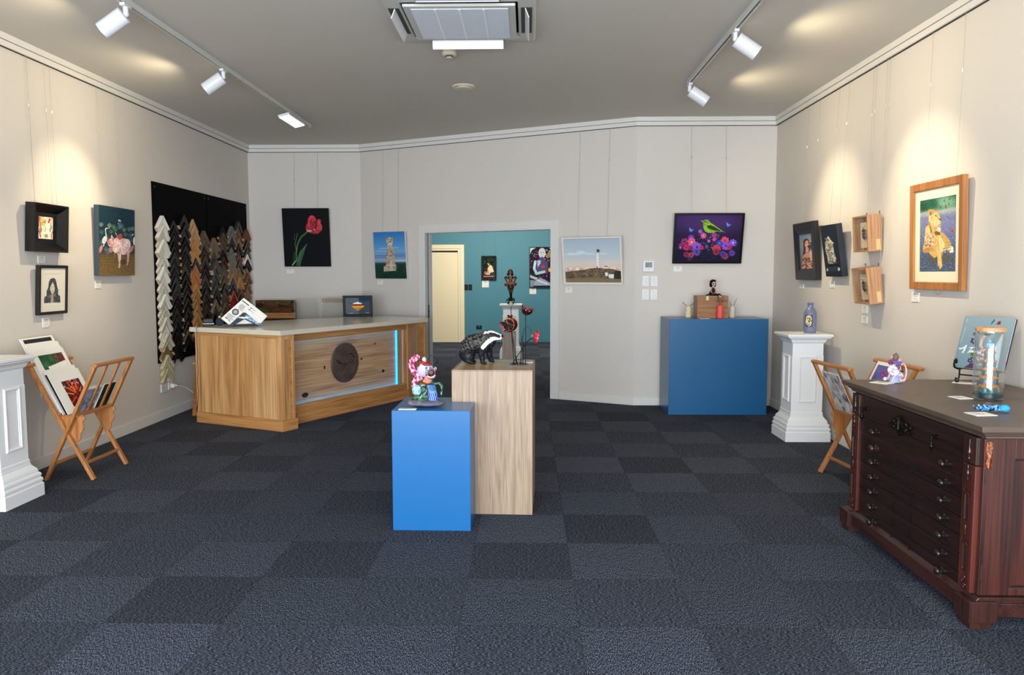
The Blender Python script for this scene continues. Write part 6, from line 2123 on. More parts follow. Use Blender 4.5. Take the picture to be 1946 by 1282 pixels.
hd = blob('head', [('ell', q3(555, 440, -.004), (.038, .034, .046), (0, .3, 0)), ('ell', q3(640, 420, -.006), (.036, .030, .030)), ('ell', q3(690, 470, -.008), (.026, .024, .030)), ('tube', [q3(620, 520, -.012), q3(680, 565, -.018), q3(740, 570, -.016), q3(765, 530, -.010)], [.007, .008, .008, .006], 10)], .0028, headc, cr, 2, .35, coat=.4)
MB().ell(q3(695, 490, -.028), (.021, .010, .024), (0, .5, 0)).build('open_mouth', mat('mouth_dark', (.16, .03, .04), .35), hd, smooth=True)
MB().tube(arc3_([q3(640, 520, -.034), q3(655, 450, -.036), q3(700, 415, -.034), q3(745, 440, -.028), q3(755, 510, -.026)]), .0042, 8).build('lip', mat('lip_pink', (.52, .34, .36), .35), hd, smooth=True)
MB().ell(q3(710, 500, -.034), (.009, .006, .013), (0, .3, 0)).build('tongue', mat('mouth_red', (.36, .12, .10), .4), hd, smooth=True)
m = MB()
for i in range(9):
    u_ = i / 8
    m.ell((Q(640 + 115 * u_, 0)[0], -.036 + .006 * u_, Q(0, 545 + 34 * math.sin(u_ * 2.6) - 20 * u_)[1]), (.0042, .004, .0055), n=8, m=6)
m.build('teeth', mat('tooth_white', (.76, .70, .70), .3), hd, smooth=True)
m = MB()
for a_, b_, t_ in ((510, 290, -.25), (560, 250, 0), (615, 290, .2), (665, 310, .35)):
    m.tube([q3(a_ + 40 * t_ - 5, 390, -.008), q3(a_, b_ + 40, -.010), q3(a_ + 40 * t_, b_ - 10, -.008)], [.017, .013, .002], 10)
m.ell(q3(615, 350, -.012), (.034, .022, .012))
m.build('red_crown', mat('crown_red', (.50, .13, .12), .4, noise=.4, nscale=90), hd, smooth=True)
MB().ell(q3(572, 270, -.010), (.013, .012, .019)).build('white_crest', mat('crest_white', (.70, .68, .73), .3), hd, smooth=True)
m = MB()
m.tube([q3(640, 250, -.01), q3(655, 215, -.01), q3(690, 190, -.01), q3(715, 198, -.01)], [.005, .0045, .003, .0015], 8)
for i in range(9):
    a_ = random.uniform(.1, 1.5)
    x0_, z0_ = 715 + i * 8, 370 - i * 4
    m.tube([q3(x0_, z0_, -.008), q3(x0_ + 35 * math.cos(a_) + 10, z0_ - 60 * math.sin(a_), -.012 + .002 * i), q3(x0_ + 40, z0_ - 90 * math.sin(a_) - 10, -.01)], [.004, .003, .0012], 6)
m.ell(q3(750, 380, -.012), (.012, .014, .010))
m.build('dark_feathers', mat('feather_petrol', (.06, .13, .15), .35, noise=.5, nscale=120), hd, smooth=True)
MB().ell(q3(772, 420, -.020), (.0075, .006, .010)).build('eye_white', mat('tooth_white', 'ffffff'), hd, smooth=True)
MB().ell(q3(776, 424, -.026), (.0035, .002, .005)).build('pupil', BLACK, hd, smooth=True)


# ---- glass poppies ----------------------------------------------------------
pp = thing('poppy_sculpture', 'glass poppies on black wire stems in a small square plate on the tall oak plinth', 'sculpture', (-.052, 4.93, .8825), 0)
X0 = -.052; Z0 = .8825
def W3(x, z, y=0): return (x - X0, y, z - Z0)
MB().box(-.062, -.055, 0, .058, .052, .004).build('base_plate', mat('smoked_glass_plate', (.20, .21, .21), .12, .3), pp, bevel=.001)
STEM = mat('black_wire', (.03, .03, .032), .35, .5)


def stem(pts, r=.0026):
    MB().tube(arc3(pts), r, 7).build('stem', STEM, pp, smooth=True)
    MB().lathe([(.0065, .004), (.0065, .008), (.004, .012), (0, .012)], 12, (pts[-1][0], pts[-1][1], 0)).build('stem_socket', STEM, pp, smooth=True)


def arc3(pts, n=6):
    o_ = []
    for i in range(len(pts) - 1):
        p0, p1, p2, p3 = [Vector(pts[max(0, min(len(pts) - 1, i + k))]) for k in (-1, 0, 1, 2)]
        for q in range(n):
            u_ = q / n
            o_.append(.5 * ((2 * p1) + (-p0 + p2) * u_ + (2 * p0 - 5 * p1 + 4 * p2 - p3) * u_ * u_ + (-p0 + 3 * p1 - 3 * p2 + p3) * u_ ** 3))
    o_.append(Vector(pts[-1]))
    return o_


def bloom(name, c, axis, r, depth, m_out, m_in, petals=5, openf=1.0):
    """ruffled cup opening along axis"""
    ax = Vector(axis).normalized()
    Mx = Matrix.Translation(c) @ ax.to_track_quat('Z', 'Y').to_matrix().to_4x4()
    for nm, mm, k in (('outer_petals', m_out, 1.0), ('inner_petals', m_in, .93)):
        m_ = MB(Mx)
        N, Mn = 60, 10
        vs, fs = [], []
        for i in range(Mn):
            u_ = i / (Mn - 1)
            for j in range(N):
                a_ = 2 * PI * j / N
                rr_ = r * k * (math.sin(u_ * PI / 2 * openf)) ** .8 * (1 + .13 * u_ * math.sin(petals * a_) + .06 * u_ * math.sin(17 * a_ + 1))
                zz = depth * (u_ ** 1.6) * (1 + .20 * u_ * math.sin(11 * a_ + petals)) + (.0015 if k < 1 else 0)
                vs.append((rr_ * math.cos(a_), rr_ * math.sin(a_), zz))
        for i in range(Mn - 1):
            for j in range(N):
                fs.append((i * N + j, i * N + (j + 1) % N, (i + 1) * N + (j + 1) % N, (i + 1) * N + j))
        m_.add(vs, fs)
        o_ = m_.build(nm, mm, pp, smooth=80, fixn=False)
        s_ = o_.modifiers.new('t', 'SOLIDIFY'); s_.thickness = .0014
        yield Mx


PR = mat('glass_red', (.62, .05, .10), .12, noise=.45, nscale=120, coat=.5)
PDK = mat('glass_dark_red', (.14, .015, .03), .12, noise=.9, nscale=110, coat=.5)
PPK = mat('glass_pink', (.88, .22, .30), .15, noise=.35, nscale=120, coat=.4)
PNET = mat('glass_smoke_net', (.07, .065, .075), .2, noise=.8, nscale=150)
# seed pod
stem([W3(-.105, 1.262), W3(-.104, 1.20), W3(-.103, 1.12), W3(-.095, 1.00), W3(-.085, .886, .0)])
m = MB().lathe([(.002, -.016), (.009, -.013), (.0135, -.004), (.0135, .004), (.010, .011), (.006, .013), (.012, .016), (.010, .019), (0, .019)], 18, W3(-.105, 1.266))
m.build('seed_pod', mat('pod_green', (.45, .50, .34), .4, noise=.3, nscale=200), pp, smooth=50)
# top right dark bloom
stem([W3(-.012, 1.200), W3(-.012, 1.10), W3(-.012, 1.0), W3(-.013, .886)])
list(bloom('b', W3(-.016, 1.198, 0), (.35, -.15, 1), .036, .045, PDK, PR, 5))
# right bloom facing right
stem([W3(.026, 1.066), W3(.020, 1.10), W3(.004, 1.122), W3(-.014, 1.118), W3(-.028, 1.08), W3(-.034, 1.0), W3(-.040, .886, -.01)])
stem([W3(.040, 1.050, -.01), W3(.015, 1.045, -.012), W3(-.020, 1.005, -.02), W3(-.060, .945, -.03), W3(-.098, .886, -.035)])
list(bloom('b', W3(.040, 1.062, -.006), (1, -.25, -.12), .038, .022, PR, PPK, 6, 1.0))
MB().ell(W3(.030, 1.065, -.004), (.012, .011, .014)).build('calyx', mat('calyx_grey', (.36, .36, .30), .4), pp, smooth=True)
# left drooping bloom with a smoky back
stem([W3(-.122, 1.140), W3(-.108, 1.140), W3(-.100, 1.12), W3(-.095, 1.05), W3(-.080, .96), W3(-.072, .886, -.02)])
stem([W3(-.100, 1.09, .004), W3(-.085, 1.0, .004), W3(-.066, .886, .01)])
list(bloom('b', W3(-.124, 1.140, -.002), (-1, -.2, -.55), .030, .040, PNET, PPK, 5, .9))
# short extra stems
stem([W3(-.036, 1.070, .01), W3(-.040, 1.0, .01), W3(-.046, .886, .012)], .002)
stem([W3(-.026, 1.02, .015), W3(-.030, .886, .02)], .002)

# ---- cards on the plinths ----------------------------------------------------
def flatcard(label, cx, cy, z, w_, d_, rz=0):
    t = thing('title_card', label, 'label card', (cx, cy, z), rz)
    MB().box(-w_ / 2, -d_ / 2, 0, w_ / 2, d_ / 2, .003).build('card', CARDW, t, bevel=.0006)
    m_ = MB()
    for k in range(3): m_.box(-w_ * .3, d_ * (.2 - k * .18), .003, w_ * (.1 + .1 * (k % 2)), d_ * (.25 - k * .18), .0034)
    m_.build('printed_lines', CARDT, t)


flatcard('white title card lying on the low blue plinth before the creature', -.682, 4.372, .6915, .100, .045, R(-1))
flatcard('white title card lying on the tall oak plinth behind the poppies', -.005, 5.04, .8825, .085, .045, R(-2))
flatcard('white title card lying at the front of the wide blue plinth', 1.826, 8.062, .9915, .10, .05)
flatcard('white title card lying on the pedestal beside the grey-blue bottle', 2.350, 6.86, .9335, .085, .05)
flatcard('white title card on the plan chest beside the flower fairy figurine', 1.972, 4.340, .8505, .100, .085, R(-52))
flatcard('white title card on the plan chest in front of the book easel', 2.425, 4.340, .8505, .110, .070, R(-40))
flatcard('white title card on the plan chest to the left of the glass jar', 2.120, 3.822, .8505, .075, .085, R(8))
flatcard('white title card nearest the camera on the plan chest, beside the blue figurine', 1.960, 3.372, .8505, .095, .085, R(6))

# ---- wooden box, doll and vases -----------------------------------------------
bx = thing('display_box', 'brown wooden box standing on the wide blue plinth', 'box', (1.934, 8.27, .9915), 0)
MB().box(-.160, -.10, 0, .160, .10, .232).build('box', wood('box_timber', '6a4526', 'a06c3c', 'x', .45, 1.3, knots=False), bx, bevel=.002)
MB().frame(-.160, 0, .160, .232, [(0, -.1002), (0, -.1012), (.004, -.1012), (.004, -.1002)]).build('veneer_edge', mat('veneer_edge', (.62, .44, .30), .5), bx)


def d3(cx, cy, y=0): return ((cx - 1080) * .000437, y, (528 - cy) * .000437)


dl_ = thing('doll', 'small seated doll with black hair and pale ears on top of the wooden box', 'doll', (1.936, 8.20, 1.2245), 0)
blob('dress', [('tube', [d3(1075, 515, .0), d3(1080, 440), d3(1085, 330)], [.046, .032, .014], 16), ('ell', d3(1050, 515, .002), (.062, .030, .012)), ('tube', [d3(1150, 510), d3(1230, 500, -.01), d3(1280, 520, -.01)], [.012, .012, .006], 8)], .0035,
     lambda co: mixc(mixc(np.tile(np.array(hexc('14100f')), (len(co), 1)), (np.abs(co[:, 0]) < .018) & (co[:, 2] > .012), '38101c'), vn(co, 150, 3) > .8, '504440'), dl_, 2, .8)
m = MB()
m.ell(d3(1095, 245, -.018), (.021, .014, .024))
m.build('face', mat('doll_face', (.80, .62, .58), .6), dl_, smooth=True)
MB().ell(d3(1073, 240, -.031), (.0055, .003, .008)).ell(d3(1118, 242, -.030), (.0045, .003, .008)).build('eyes', BLACK, dl_, smooth=True)
blob('hair', [('ell', d3(1078, 215, .006), (.034, .028, .032)), ('ell', d3(1040, 270, .004), (.018, .022, .026)), ('ell', d3(1128, 265, .004), (.015, .02, .024)), ('ell', d3(1090, 175, -.010), (.026, .018, .014))], .0035, flatcol('0a0808', .4), dl_, 2, .7, disp=(.002, 260))
for s, (a_, b_) in ((-1, (970, 170)), (1, (1168, 150))):
    MB().tube([d3(1078 + s * 60, 215), d3((1078 + s * 60 + a_) / 2 + s * 6, 195), d3(a_, b_)], [.007, .004, .0015], 8).build('ear', mat('doll_pale', (.62, .58, .54), .6), dl_, smooth=True)
m = MB()
for s in (-1, 1):
    m = MB().tube([d3(1085 + s * 36, 345, -.01), d3(1085 + s * 60, 410, -.02), d3(1085 + s * 35, 470, -.030)], [.007, .006, .005], 8)
    m.build('arm', mat('doll_sleeve', (.66, .55, .54), .7), dl_, smooth=True)
for (a_, b_) in ((1140, 700), (1268, 690)):
    MB().tube([d3(a_ - 30, 505, -.03), d3(a_ - 5, 530, -.112 + .0), d3(a_, 560, -.1155 + .04 * 0), d3(a_ + 4, b_, -.036 - .08)], .0022, 6).build('leg', BLACK, dl_, smooth=True)
    MB().ell(d3(a_ + 6, b_ + 6, -.118), (.007, .009, .005)).build('boot', mat('doll_pale', 'ffffff'), dl_, smooth=True)
MB().ell(d3(1235, 545, -.04), (.018, .010, .007), (0, .6, 0)).build('shoe', mat('doll_shoe', (.82, .76, .66), .6), dl_, smooth=True)
MB().box(-.073, -.0345, -.048, -.048, -.032, -.004).tube([(-.06, -.034, -.004), (-.055, -.03, .004), (-.03, -.02, .008)], .0008, 5).build('price_tag', mat('tag_cream', (.82, .78, .62), .7), dl_, loc=(0, .0, 0))


def vase(label, loc, h_, colr, twigs, nm):
    t = thing('small_vase', label, 'vase', loc, 0, 'small handmade vases on the wide blue plinth')
    MB().lathe([(.028, 0), (.032, .004), (.033, .03), (.032, .065), (.028, h_ - .02), (.023, h_ - .004), (.017, h_), (.014, h_ - .004), (.014, h_ - .03), (0, h_ - .03)], 32).build('body', mat(nm, colr, .6, noise=.16, nscale=60, bump=.2), t, smooth=60)
    for tw in twigs:
        m_ = MB()
        for br in tw:
            m_.tube([(a_, -.002, b_) for a_, b_ in br], [.0022] * (len(br) - 1) + [.0012], 6)
        m_.build('twig', mat('dark_twig', (.10, .08, .09), .7), t)


vase('cream vase with forked twigs at the left of the wooden box', (1.695, 8.25, .9915), .125, (.80, .74, .62),
     [[[(.0, .10), (-.012, .124), (-.045, .145), (-.068, .158)], [(-.045, .145), (-.058, .175)]], [[(.0, .10), (.014, .124), (.035, .138), (.052, .165)], [(.035, .138), (.068, .148)]]], 'vase_cream')
vase('coral red vase with two thin twigs before the wooden box', (1.990, 8.095, .9915), .138, (.88, .30, .28),
     [[[(0, .11), (-.008, .14), (-.012, .19), (-.022, .235), (-.018, .25)]], [[(0, .11), (.010, .14), (.013, .18), (.004, .22)]]], 'vase_coral')
vase('pale speckled vase with two twigs at the right of the wooden box', (2.150, 8.22, .9915), .128, (.76, .71, .66),
     [[[(0, .10), (-.014, .130), (-.026, .152), (-.034, .178)]], [[(0, .10), (.014, .130), (.030, .172), (.048, .208)]]], 'vase_pale')

# ---- bottle on the right pedestal ---------------------------------------------
bt = thing('stoneware_bottle', 'grey-blue stoneware bottle with cream patterned oval on the right pedestal', 'bottle', (2.487, 6.90, .9335), 0)
MB().lathe([(.046, 0), (.050, .003), (.054, .03), (.056, .10), (.056, .165), (.051, .190), (.040, .210), (.029, .222), (.025, .230), (.025, .252), (.028, .256), (.028, .264), (.022, .266), (.018, .260), (.018, .20), (0, .20)], 48).build('body', mat('grey_blue_glaze', (.40, .44, .55), .3, noise=.18, nscale=14, coat=.4, stretch=(1, 1, .3)), bt, smooth=60)
cv = Cv(50, 90, bg='54586a')
cv.ell(.5, .5, .48, .5, '1c1a18').ell(.5, .5, .42, .46, 'c8c09c').dots(90, (.12, .06, .88, .94), (.02, .05), ['2c2820', '6c6448', 'e0d8b4'], 1.3, .9, reg=lambda x, y: ((x - .5) / .42) ** 2 + ((y - .5) / .46) ** 2 < .85)
def wrapb(co):
    a_ = co[:, 0] / .0565 - PI / 2 - .55
    return np.stack([.0570 * np.cos(a_), .0570 * np.sin(a_), co[:, 2]], 1)
cv.mesh('patterned_oval', -.034, .055, .034, .165, 0, bt, .35, curve=wrapb)
MB().ell((-.018, -.050, .0), (.010, .008, .014)).build('foot_notch', GROOVE, bt) if False else None

# ---- flower fairy on the plan chest ---------------------------------------------
def f3(cx, cy, y=0): return ((cx - 560) * .0002075, y, (1085 - cy) * .0002075)


fy = thing('fairy_figurine', 'little ceramic flower fairy with lilac petals and looped tail on the plan chest', 'figurine', (2.043, 4.350, .8505), 0)
LIL = lambda s: (lambda co: mixc(mixc(np.tile(np.array(hexc('c8c4dc')), (len(co), 1)), vn(co, 330, s) > .6, 'ece6f0'), vn(co, 280, s + 1) < .3, 'a892b8'))
blob('dress', [('ell', f3(560, 800), (.030, .026, .024)), ('ell', f3(540, 720), (.022, .020, .020)), ('ell', f3(680, 850), (.026, .020, .014), (0, .5, 0)), ('ell', f3(730, 900), (.016, .015, .012)), ('ell', f3(440, 740), (.014, .014, .020)), ('ell', f3(320, 960), (.014, .012, .014)), ('ell', f3(480, 640), (.016, .014, .012))], .0024, LIL(3), fy, 1, .5, disp=(.0016, 500))
MB().lathe([(.030, 0), (.030, .012), (.026, .026), (.018, .036), (.006, .042), (0, .042)], 28, f3(575, 1075), 1, .8).build('blue_grey_base', mat('base_blue_grey', (.56, .63, .74), .5), fy, smooth=60)
MB().tube([f3(455, 1090, -.012), f3(470, 1000, -.020), f3(500, 920, -.022), f3(560, 860, -.020), f3(620, 850, -.018)], .0042, 8).build('pale_cuff', mat('cuff_pink', (.82, .72, .76), .5), fy, smooth=True)
m = MB()
for i, (a_, b_, r_) in enumerate([(270, 850, .020), (230, 800, .013), (300, 790, .013), (240, 900, .013), (330, 880, .012), (430, 500, .013), (410, 550, .012), (470, 560, .012)]):
    for k in range(7):
        an = k * .9 + i
        p = f3(a_, b_)
        m.ell((p[0] + r_ * .55 * math.cos(an), -.010 - .004 * math.sin(an * 2), p[2] + r_ * .55 * math.sin(an)), (r_ * .42, r_ * .2, r_ * .3), (0, -an, 0), 8, 6)
m.build('plum_petals', mat('plum_petal', (.42, .14, .36), .45, noise=.75, nscale=130), fy, smooth=True)
m = MB()
for i, (a_, b_, r_) in enumerate([(600, 560, .014), (660, 550, .013), (560, 520, .012)]):
    for k in range(6):
        an = k * 1.05 + i
        p = f3(a_, b_)
        m.ell((p[0] + r_ * .55 * math.cos(an), -.012, p[2] + r_ * .55 * math.sin(an)), (r_ * .45, r_ * .25, r_ * .3), (0, -an, 0), 8, 6)
m.build('violet_petals', mat('violet_petal', (.36, .28, .62), .45, noise=.5, nscale=130), fy, smooth=True)
MB().ell(f3(575, 400), (.017, .016, .022), (0, .2, 0)).tube([f3(585, 330), f3(590, 295), f3(610, 290)], [.009, .006, .002], 8).ell(f3(640, 660, .0), (.012, .012, .014)).build('grey_bud', mat('bud_grey_brown', (.36, .31, .30), .6, noise=.3, nscale=200), fy, smooth=True)
MB().ell(f3(470, 390), (.007, .006, .010)).ell(f3(690, 490), (.012, .008, .013)).build('peach_ear', mat('ear_peach', (.82, .52, .38), .5), fy, smooth=True)
lp = [f3(790 + 85 * math.cos(a_), 790 - 215 * math.sin(a_), .004 * math.sin(a_)) for a_ in np.linspace(-1.9, 2.9, 26)]
MB().tube(lp, [.0048] * 14 + [.004] * 8 + [.003] * 4, 8).build('looped_tail', mat('tail_pink', (.80, .62, .64), .5, noise=.3, nscale=260), fy, smooth=True)
MB().tube([f3(660, 760), f3(760, 780), f3(830, 800)], .0022, 6).tube([f3(720, 610), f3(760, 680), f3(770, 780), f3(740, 820)], .002, 6).build('dark_wire', BLACK, fy)
MB().tube([f3(680, 960, -.01), f3(720, 1030, -.01), f3(800, 1020, -.008), f3(850, 960, -.006)], [.006, .009, .008, .004], 8).build('pink_fin', mat('fin_pink', (.88, .66, .66), .5), fy, smooth=True)
MB().tube([f3(360, 1060, -.022), f3(420, 1100 - 22, -.026), f3(490, 1075, -.024)], [.003, .004, .003], 6).build('pink_toe', mat('fin_pink', 'ffffff'), fy, smooth=True)

# ---- glass jar with a paper pagoda ----------------------------------------------
jx, jy = 2.232, 3.790
jr = thing('glass_jar', 'tall clear glass jar with wooden lid holding a tiny pagoda, on the plan chest', 'jar', (jx, jy, .8505), 0)
GL = glassmat('jar_glass', (.955, .975, .97), .12, .03)
MB().lathe([(.060, 0), (.066, .004), (.068, .012), (.068, .305), (.062, .318), (.061, .330), (.058, .330), (.059, .316), (.0645, .303), (.0645, .016), (.055, .010), (0, .010)], 64).build('glass', GL, jr, smooth=50)
MB().lathe([(.060, .3305), (.066, .3305), (.067, .342), (.066, .348), (0, .348)], 48).build('lid', wood('lid_timber', 'a8784a', 'd0a070', 'x', .5, 2, knots=False), jr, smooth=50)
MB().lathe([(.057, .318), (.0575, .3300), (0, .3300)], 40).build('seal_ring', glassmat('seal_clear', (.92, .94, .92), .15), jr, smooth=50)
pg_ = thing('paper_pagoda', 'tiny five-tier pagoda with orange roofs inside the glass jar', 'model', (jx, jy, .8620), R(20))
MB().lathe([(.0635, 0), (.0635, .018), (0, .018)], 48).build('teal_base', mat('teal_resin', (.02, .20, .22), .3), pg_, smooth=50)
z = .018
TB = [mat('tier_teal', (.16, .34, .36), .6, noise=.7, nscale=260), mat('tier_grey', (.34, .35, .42), .6, noise=.7, nscale=260), mat('tier_green', (.18, .26, .20), .6, noise=.7, nscale=260)]
RO = mat('roof_orange', (.72, .45, .16), .5, noise=.5, nscale=200)
for i, (r_, hh) in enumerate(((.044, .045), (.040, .042), (.036, .040), (.032, .038), (.026, .044))):
    MB().lathe([(r_ * .86, z), (r_ * .82, z + hh * .7), (0, z + hh * .7)], 8).build('tier', TB[i % 3], pg_)
    m = MB()
    for k in range(8):
        a_ = 2 * PI * (k + .5) / 8
        m.add([(r_ * .80 * math.cos(a_ - .14), r_ * .80 * math.sin(a_ - .14), z + hh * .12), (r_ * .80 * math.cos(a_ + .14), r_ * .80 * math.sin(a_ + .14), z + hh * .12), (r_ * .79 * math.cos(a_ + .14), r_ * .79 * math.sin(a_ + .14), z + hh * .55), (r_ * .79 * math.cos(a_ - .14), r_ * .79 * math.sin(a_ - .14), z + hh * .55)], [(0, 1, 2, 3)])
    m.build('windows', mat('window_pale_blue', (.45, .62, .68), .4), pg_)
    MB().lathe([(r_ * 1.06, z + hh * .66), (r_ * 1.10, z + hh * .72), (r_ * .90, z + hh * .86), (r_ * .70, z + hh), (0, z + hh)], 8).build('roof', RO, pg_)
    z += hh
MB().lathe([(.012, z), (.012, z + .012), (.020, z + .014), (.020, z + .034), (.012, z + .036), (.003, z + .050), (0, z + .05)], 12).build('finial', mat('finial_blue_white', (.55, .68, .80), .4, noise=.6, nscale=300), pg_)

# ---- easel and book -----------------------------------------------------------
byaw = -.93
ex, ey = 2.392, 4.392
ea = thing('book_easel', 'small black wrought-iron easel with scrolled feet on the plan chest', 'easel', (ex, ey, .8505), byaw)
IR = mat('wrought_iron', (.025, .025, .028), .45, .5)
for x_ in (.03, .227):
    m = MB()
    cur = [(x_, -.045 + .022 * math.cos(a_) * (1 - .0 * a_), .018 + .018 * math.sin(a_)) for a_ in np.linspace(PI * 1.9, PI * .9, 10)]
    m.tube([(x_, -.012, .0045), (x_, -.030, .006), (x_, -.042, .016), (x_, -.036, .028), (x_, -.026, .024)][::1] + [], .0045, 8)
    m.tube([(x_, -.012, .0045), (x_, .0, .03), (x_, .004, .075), (x_, .01, .080)], .0045, 8)
    m.tube([(x_, .03, .076), (x_, -.02, .078), (x_, -.052, .088), (x_, -.066, .110), (x_, -.058, .130), (x_, -.040, .134), (x_, -.034, .120), (x_, -.044, .114)], [.0045] * 6 + [.0055, .006], 8)
    m.build('scrolled_foot', IR, ea, smooth=True)
m = MB().cyl((.03, .0, .045), (.227, .0, .045), .004, n=10)
m.build('cross_bar', IR, ea, smooth=True)
m = MB().tube([(.03, .02, .078), (.128, .105, .27), (.227, .02, .078)], .004, 8)
m.build('back_frame', IR, ea, smooth=True)
MB().tube([(.128, .098, .255), (.128, .110, .006)], .004, 8).build('back_leg', IR, ea, smooth=True)
bk = thing('art_book', 'large pale blue hardback with a flowery bird cover and white script on the iron easel', 'book', (ex, ey, .8505 + .086), (0, 0, byaw))
BL_ = Matrix.Translation((0, -.012, 0)) @ Matrix.Rotation(-.417, 4, 'X')
bw, bh, bt_ = .257, .307, .026
LB(BL_).box(0, 0, 0, bw, .003, bh).build('front_cover', mat('cover_blue', (.44, .52, .55), .3), bk)
LB(BL_).box(0, bt_ - .003, 0, bw, bt_, bh).build('back_cover', mat('cover_dark', (.05, .06, .09), .4), bk)
LB(BL_).box(-.002, 0, 0, 0.0015, bt_, bh).build('spine', mat('cover_blue', 'ffffff'), bk)
LB(BL_).box(.003, .0032, .004, bw - .005, bt_ - .0032, bh - .004).build('page_block', mat('page_white', (.84, .84, .90), .7), bk)
cv = Cv(170, 200, [(375, 97), (1150, 150), (1000, 985), (135, 935)], '90a9b0')
cv.grad([(0, '7c8c90'), (.6, '6f838a'), (1, '6a7f88')])
for p_ in [((520, 380), 30), ((500, 490), 55), ((530, 570), 20), ((440, 820), 48), ((500, 880), 30)]:
    (x, y), r_ = p_
    for k in range(5):
        a_ = k * 1.26 + .3
        cv.ell(x + r_ * .5 * math.cos(a_), y + r_ * .5 * math.sin(a_), r_ * .5, r_ * .36, '3c3058', 1, a_)
    cv.ell(x, y, r_ * .16, r_ * .16, 'd8d0c0')
cv.line([(530, 380), (535, 600), (510, 760), (500, 980)], 14, '2c2438').poly([(300, 960), (480, 850), (505, 920), (480, 985)], '4a2c48')
cv.line([(770, 375), (700, 390), (640, 470), (620, 560)], 46, 'c8a49c').line([(700, 385), (760, 380)], 44, '4a3c34').line([(640, 480), (630, 560), (660, 640)], 30, 'd8b8ac').poly([(770, 360), (800, 380), (765, 400)], '2c2428')
for k in range(60):
    x = cv.r.uniform(560, 760); y = cv.r.uniform(600, 920)
    cv.flower(x, y, cv.r.uniform(14, 30), ['d8b4bc', 'b8849a', 'e8d0d0', '8a5c74', 'c8a0a8', '6c3c54'][k % 6], 'f0e4d0', 5)
cv.dots(30, (455, 680, 530, 780), (8, 18), ['5c6c38', '3c4c28', '8a8c50'], 1.5).poly([(770, 235), (800, 190), (835, 150), (840, 180), (800, 225)], '24584c').poly([(860, 240), (890, 195), (935, 180), (925, 240)], '7a2430').poly([(850, 600), (960, 380), (985, 380), (930, 800), (905, 960), (885, 960)], 'c8d4e4', .8)
for L in ([(262, 630), (300, 615), (385, 560)], [(385, 560), (300, 690)], [(385, 560), (345, 650), (325, 690)], [(245, 610), (345, 612)],
          [(430, 600), (540, 590)], [(485, 596), (400, 690)], [(445, 640), (430, 672), (450, 680), (468, 650), (470, 676)], [(480, 650), (478, 682), (498, 652), (505, 680)], [(520, 650), (512, 680), (535, 655), (545, 682)]):
    cv.line(L, 7, 'ffffff')
cv.line([(560, 600), (570, 690)], 6, 'f0f4f6', .8)
cv.line([(395, 140), (385, 190)], 8, 'b8ccd0', .7).line([(370, 260), (280, 520)], 7, 'aec2c8', .7)
o_ = cv.mesh('cover_print', .0015, .001, bw - .001, bh - .001, -.0006, bk, .3, coat=.3)
o_.matrix_local = BL_

# ---- blue figurine lying on the plan chest ------------------------------------
bf = thing('blue_figurine', 'small blue and white glazed figurine lying on the plan chest edge', 'figurine', (2.052, 3.430, .8510), R(-6))
def bluec(co):
    c = np.tile(np.array(hexc('2c78b8')), (len(co), 1))
    c = mixc(c, vn(co, 380, 2) > .6, '8cb8d8')
    c = mixc(c, vn(co, 300, 5) < .32, '14344c')
    return mixc(c, (co[:, 0] > .022), '2f9ae0')
pr = [('ell', (.038, -.008, .018), (.022, .020, .016)), ('ell', (.010, .0, .018), (.026, .020, .014)), ('ell', (-.020, .004, .014), (.022, .016, .012)), ('ell', (-.050, .010, .011), (.018, .014, .009)), ('tube', [(-.05, .008, .012), (-.075, .012, .014), (-.082, .016, .026)], [.007, .005, .003], 8)]
for i in range(26):
    a_ = random.uniform(0, 6.28)
    x_ = random.uniform(-.065, .025)
    pr.append(('ell', (x_, .018 * math.cos(a_), .016 + .012 * abs(math.sin(a_))), (.007, .005, .004), (random.random() * 3, random.random() * 3, 0), 8, 6))
blob('body', pr, .0022, bluec, bf, 1, .15, coat=.8)

# ---- pomegranate and dancer in the teal room ------------------------------------
po = thing('pomegranate_sculpture', 'large cut-open red pomegranate sculpture on the slim plinth in the teal room', 'sculpture', (-.252, 11.2, .6205), 0)


def pomc(co):
    x, y, z = co.T
    c = np.tile(np.array(hexc('8a1f18')), (len(co), 1))
    c = mixc(c, vn(co, 30, 3) > .6, 'b03a24')
    reg = ((x + .022) / .082) ** 2 + ((z - .105) / .088) ** 2
    fr = y < .01
    c = mixc(c, fr & (reg < 1.12), 'e0c49a')
    c = mixc(c, fr & (reg < .9), '2a0c12')
    c = mixc(c, fr & (reg < .88) & (vn(co, 170, 5) > .58), '8a2430')
    mem = np.minimum(np.abs(z - .125 + .4 * (x + .02) ** 1), np.abs(x + .03 + .25 * (z - .1)))
    c = mixc(c, fr & (reg < .9) & (mem < .004), 'd8bc94')
    return c


blob('fruit', [('ell', (0, 0, .105), (.110, .105, .105)), ('lathe', [(.030, .19), (.022, .215), (.030, .235)], 12)], .006, pomc, po, 2, .25, coat=.5)
m = MB()
for k in range(6):
    a_ = k * PI / 3
    m.tube([(.018 * math.cos(a_), .018 * math.sin(a_), .205), (.026 * math.cos(a_), .026 * math.sin(a_), .228), (.042 * math.cos(a_), .042 * math.sin(a_), .246)], [.012, .010, .002], 8)
m.build('crown', mat('pomegranate_crown', (.42, .09, .06), .35), po, smooth=True)


def b3(cx, cy, y=0): return ((cx - 433) * .000851, y, (1030 - cy) * .000851)


